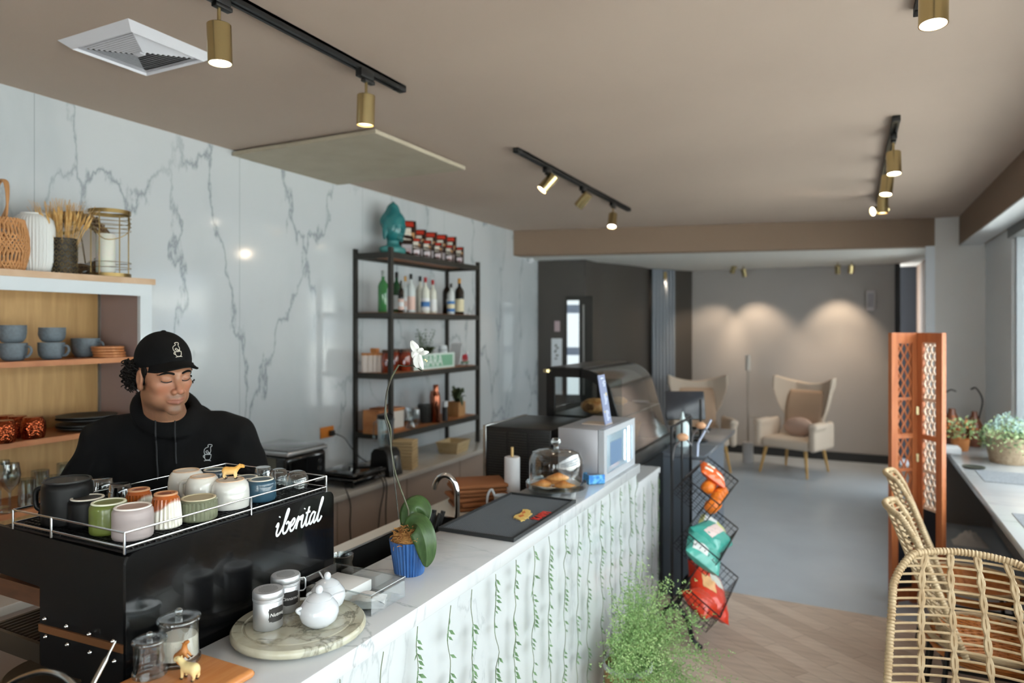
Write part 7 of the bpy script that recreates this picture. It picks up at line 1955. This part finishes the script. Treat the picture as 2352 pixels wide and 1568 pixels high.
ch = rattan_chair('pale rattan chair nearest to the camera, its open caned back facing us', (.375, 2.45, 0), math.radians(180 + 4))
dup(ch, (.51, 3.46, 0), math.radians(-89), 'pale rattan chair seen edge-on just beyond the nearest one', 'rattan chairs at the window counter')
dup(ch, (.54, 4.21, 0), math.radians(-90), 'pale rattan chair furthest from the camera, in front of the wooden screen', 'rattan chairs at the window counter')

# ================================================================ BACK ROOM
fab = mat('chair_cream', '#c9b9a8', .85, bump=(200, .3, .001)); fabb = mat('chair_tan', '#b89c84', .85, bump=(200, .3, .001)); oak = mat('oak_leg', '#c19a5e', .5)
def wing_chair(label, loc, rz, extra=None):
    t = thing('wing_chair', label, 'armchair', loc, rz, 'cream wing armchairs in the back room')
    # local faces -y
    def back(P):
        q = P.copy(); lean = (q[:, 2] - .42) * .22; q[:, 1] = q[:, 1] - lean; ax = np.abs(q[:, 0]); z = q[:, 2]
        hw = .26 + .10 * np.clip((z - .62) / .42, 0, 1) ** 1.3 - .05 * np.exp(-((z - .60) / .12) ** 2)
        top = 1.04 + .09 * np.clip(ax / .36, 0, 1) ** 2
        wing = -.20 * np.clip((ax - .15) / .2, 0, 1) ** 1.4
        dy = np.abs(q[:, 1] - .24 - wing) - .035
        dd = np.maximum(np.maximum(dy, ax - hw), np.maximum(z - top, .36 - z))
        return dd * .7 - .012
    sdf_obj('back', back, (-.46, -.05, .30), (.46, .52, 1.20), .011, fab, t)
    MB().grid(lambda u, v: ((u - .5) * .46, .185 + (.45 + .5 * v - .42) * .22 - .04 * math.sin(v * PI) - .03 * abs(u - .5), .45 + .52 * v), 10, 14).build('back_cushion', fabb, t, solid=.03)
    MB().rbox(-.29, .29, -.32, .26, .31, .43, .04, 4).build('seat', fab, t)
    for s in (-1, 1):
        def arm(P, s=s):
            return np.minimum(smin(sBox(P, (s * .335, -.06, .47), (.04, .27, .16), .035), sBox(P, (s * .345, -.18, .60), (.05, .15, .035), .03), .03), 9)
        sdf_obj('armrest', arm, (min(s * .24, s * .43), -.38, .28), (max(s * .24, s * .43), .26, .68), .016, fab, t)
    for (x, y) in ((-.24, -.27), (.24, -.27), (-.22, .22), (.22, .22)):
        MB().tube([(x, y, .33), (x * 1.22, y * 1.25, .002)], [.022, .013], 10).build('leg', oak, t)
    if extra:
        MB().sphere((0, 0, 0), .17, 20, 12, (1.1, .38, .72)).xf(Matrix.Translation((0, .06, .54)) @ Matrix.Rotation(-.2, 4, 'X')).build('pillow', mat('pillow_taupe', '#b3988a', .8), t)
    return t
wing_chair('cream wing armchair with a cushion, right of the floor lamp', (-.60, 9.0, 0), math.radians(-22), True)
wing_chair('cream wing armchair left of the floor lamp, behind the cash counter', (-1.70, 8.75, 0), math.radians(22))
t = thing('floor_lamp', 'thin floor lamp with white drum base between the two armchairs', 'floor lamp', (-1.20, 9.3, 0))
mt = mat('lamp_grey', '#a59c92', .5)
MB().cyl((0, 0, 0), .068, .27, 28).build('base', mat('lamp_base', '#c2c2c4', .6), t)
MB().tube([(0, 0, .27), (0, 0, 1.30)], .011, 10).build('pole', mt, t)
MB().cyl((0, 0, 1.20), .032, .20, 20).build('shade', mat('lamp_shade', '#cdc6bd', .6), t)
MB().tube([(0, 0, .60), (.07, 0, .60)], .006, 8).cyl((.08, 0, .595), .04, .012, 20).build('side_tray', mt, t)
p = ony(2000, 690, 9.97)
t = thing('wall_speaker', 'small white box fixed high on the far wall', 'speaker', (p.x, 9.96, p.z))
MB().rbox(-.05, .05, -.04, .038, -.13, .13, .012).build('housing', mat('speaker_white', '#b9b5b8', .5), t)
MB().box(-.035, .035, -.0415, -.0405, -.09, .09).build('grille', mat('speaker_grille', '#9a969b', .7), t)
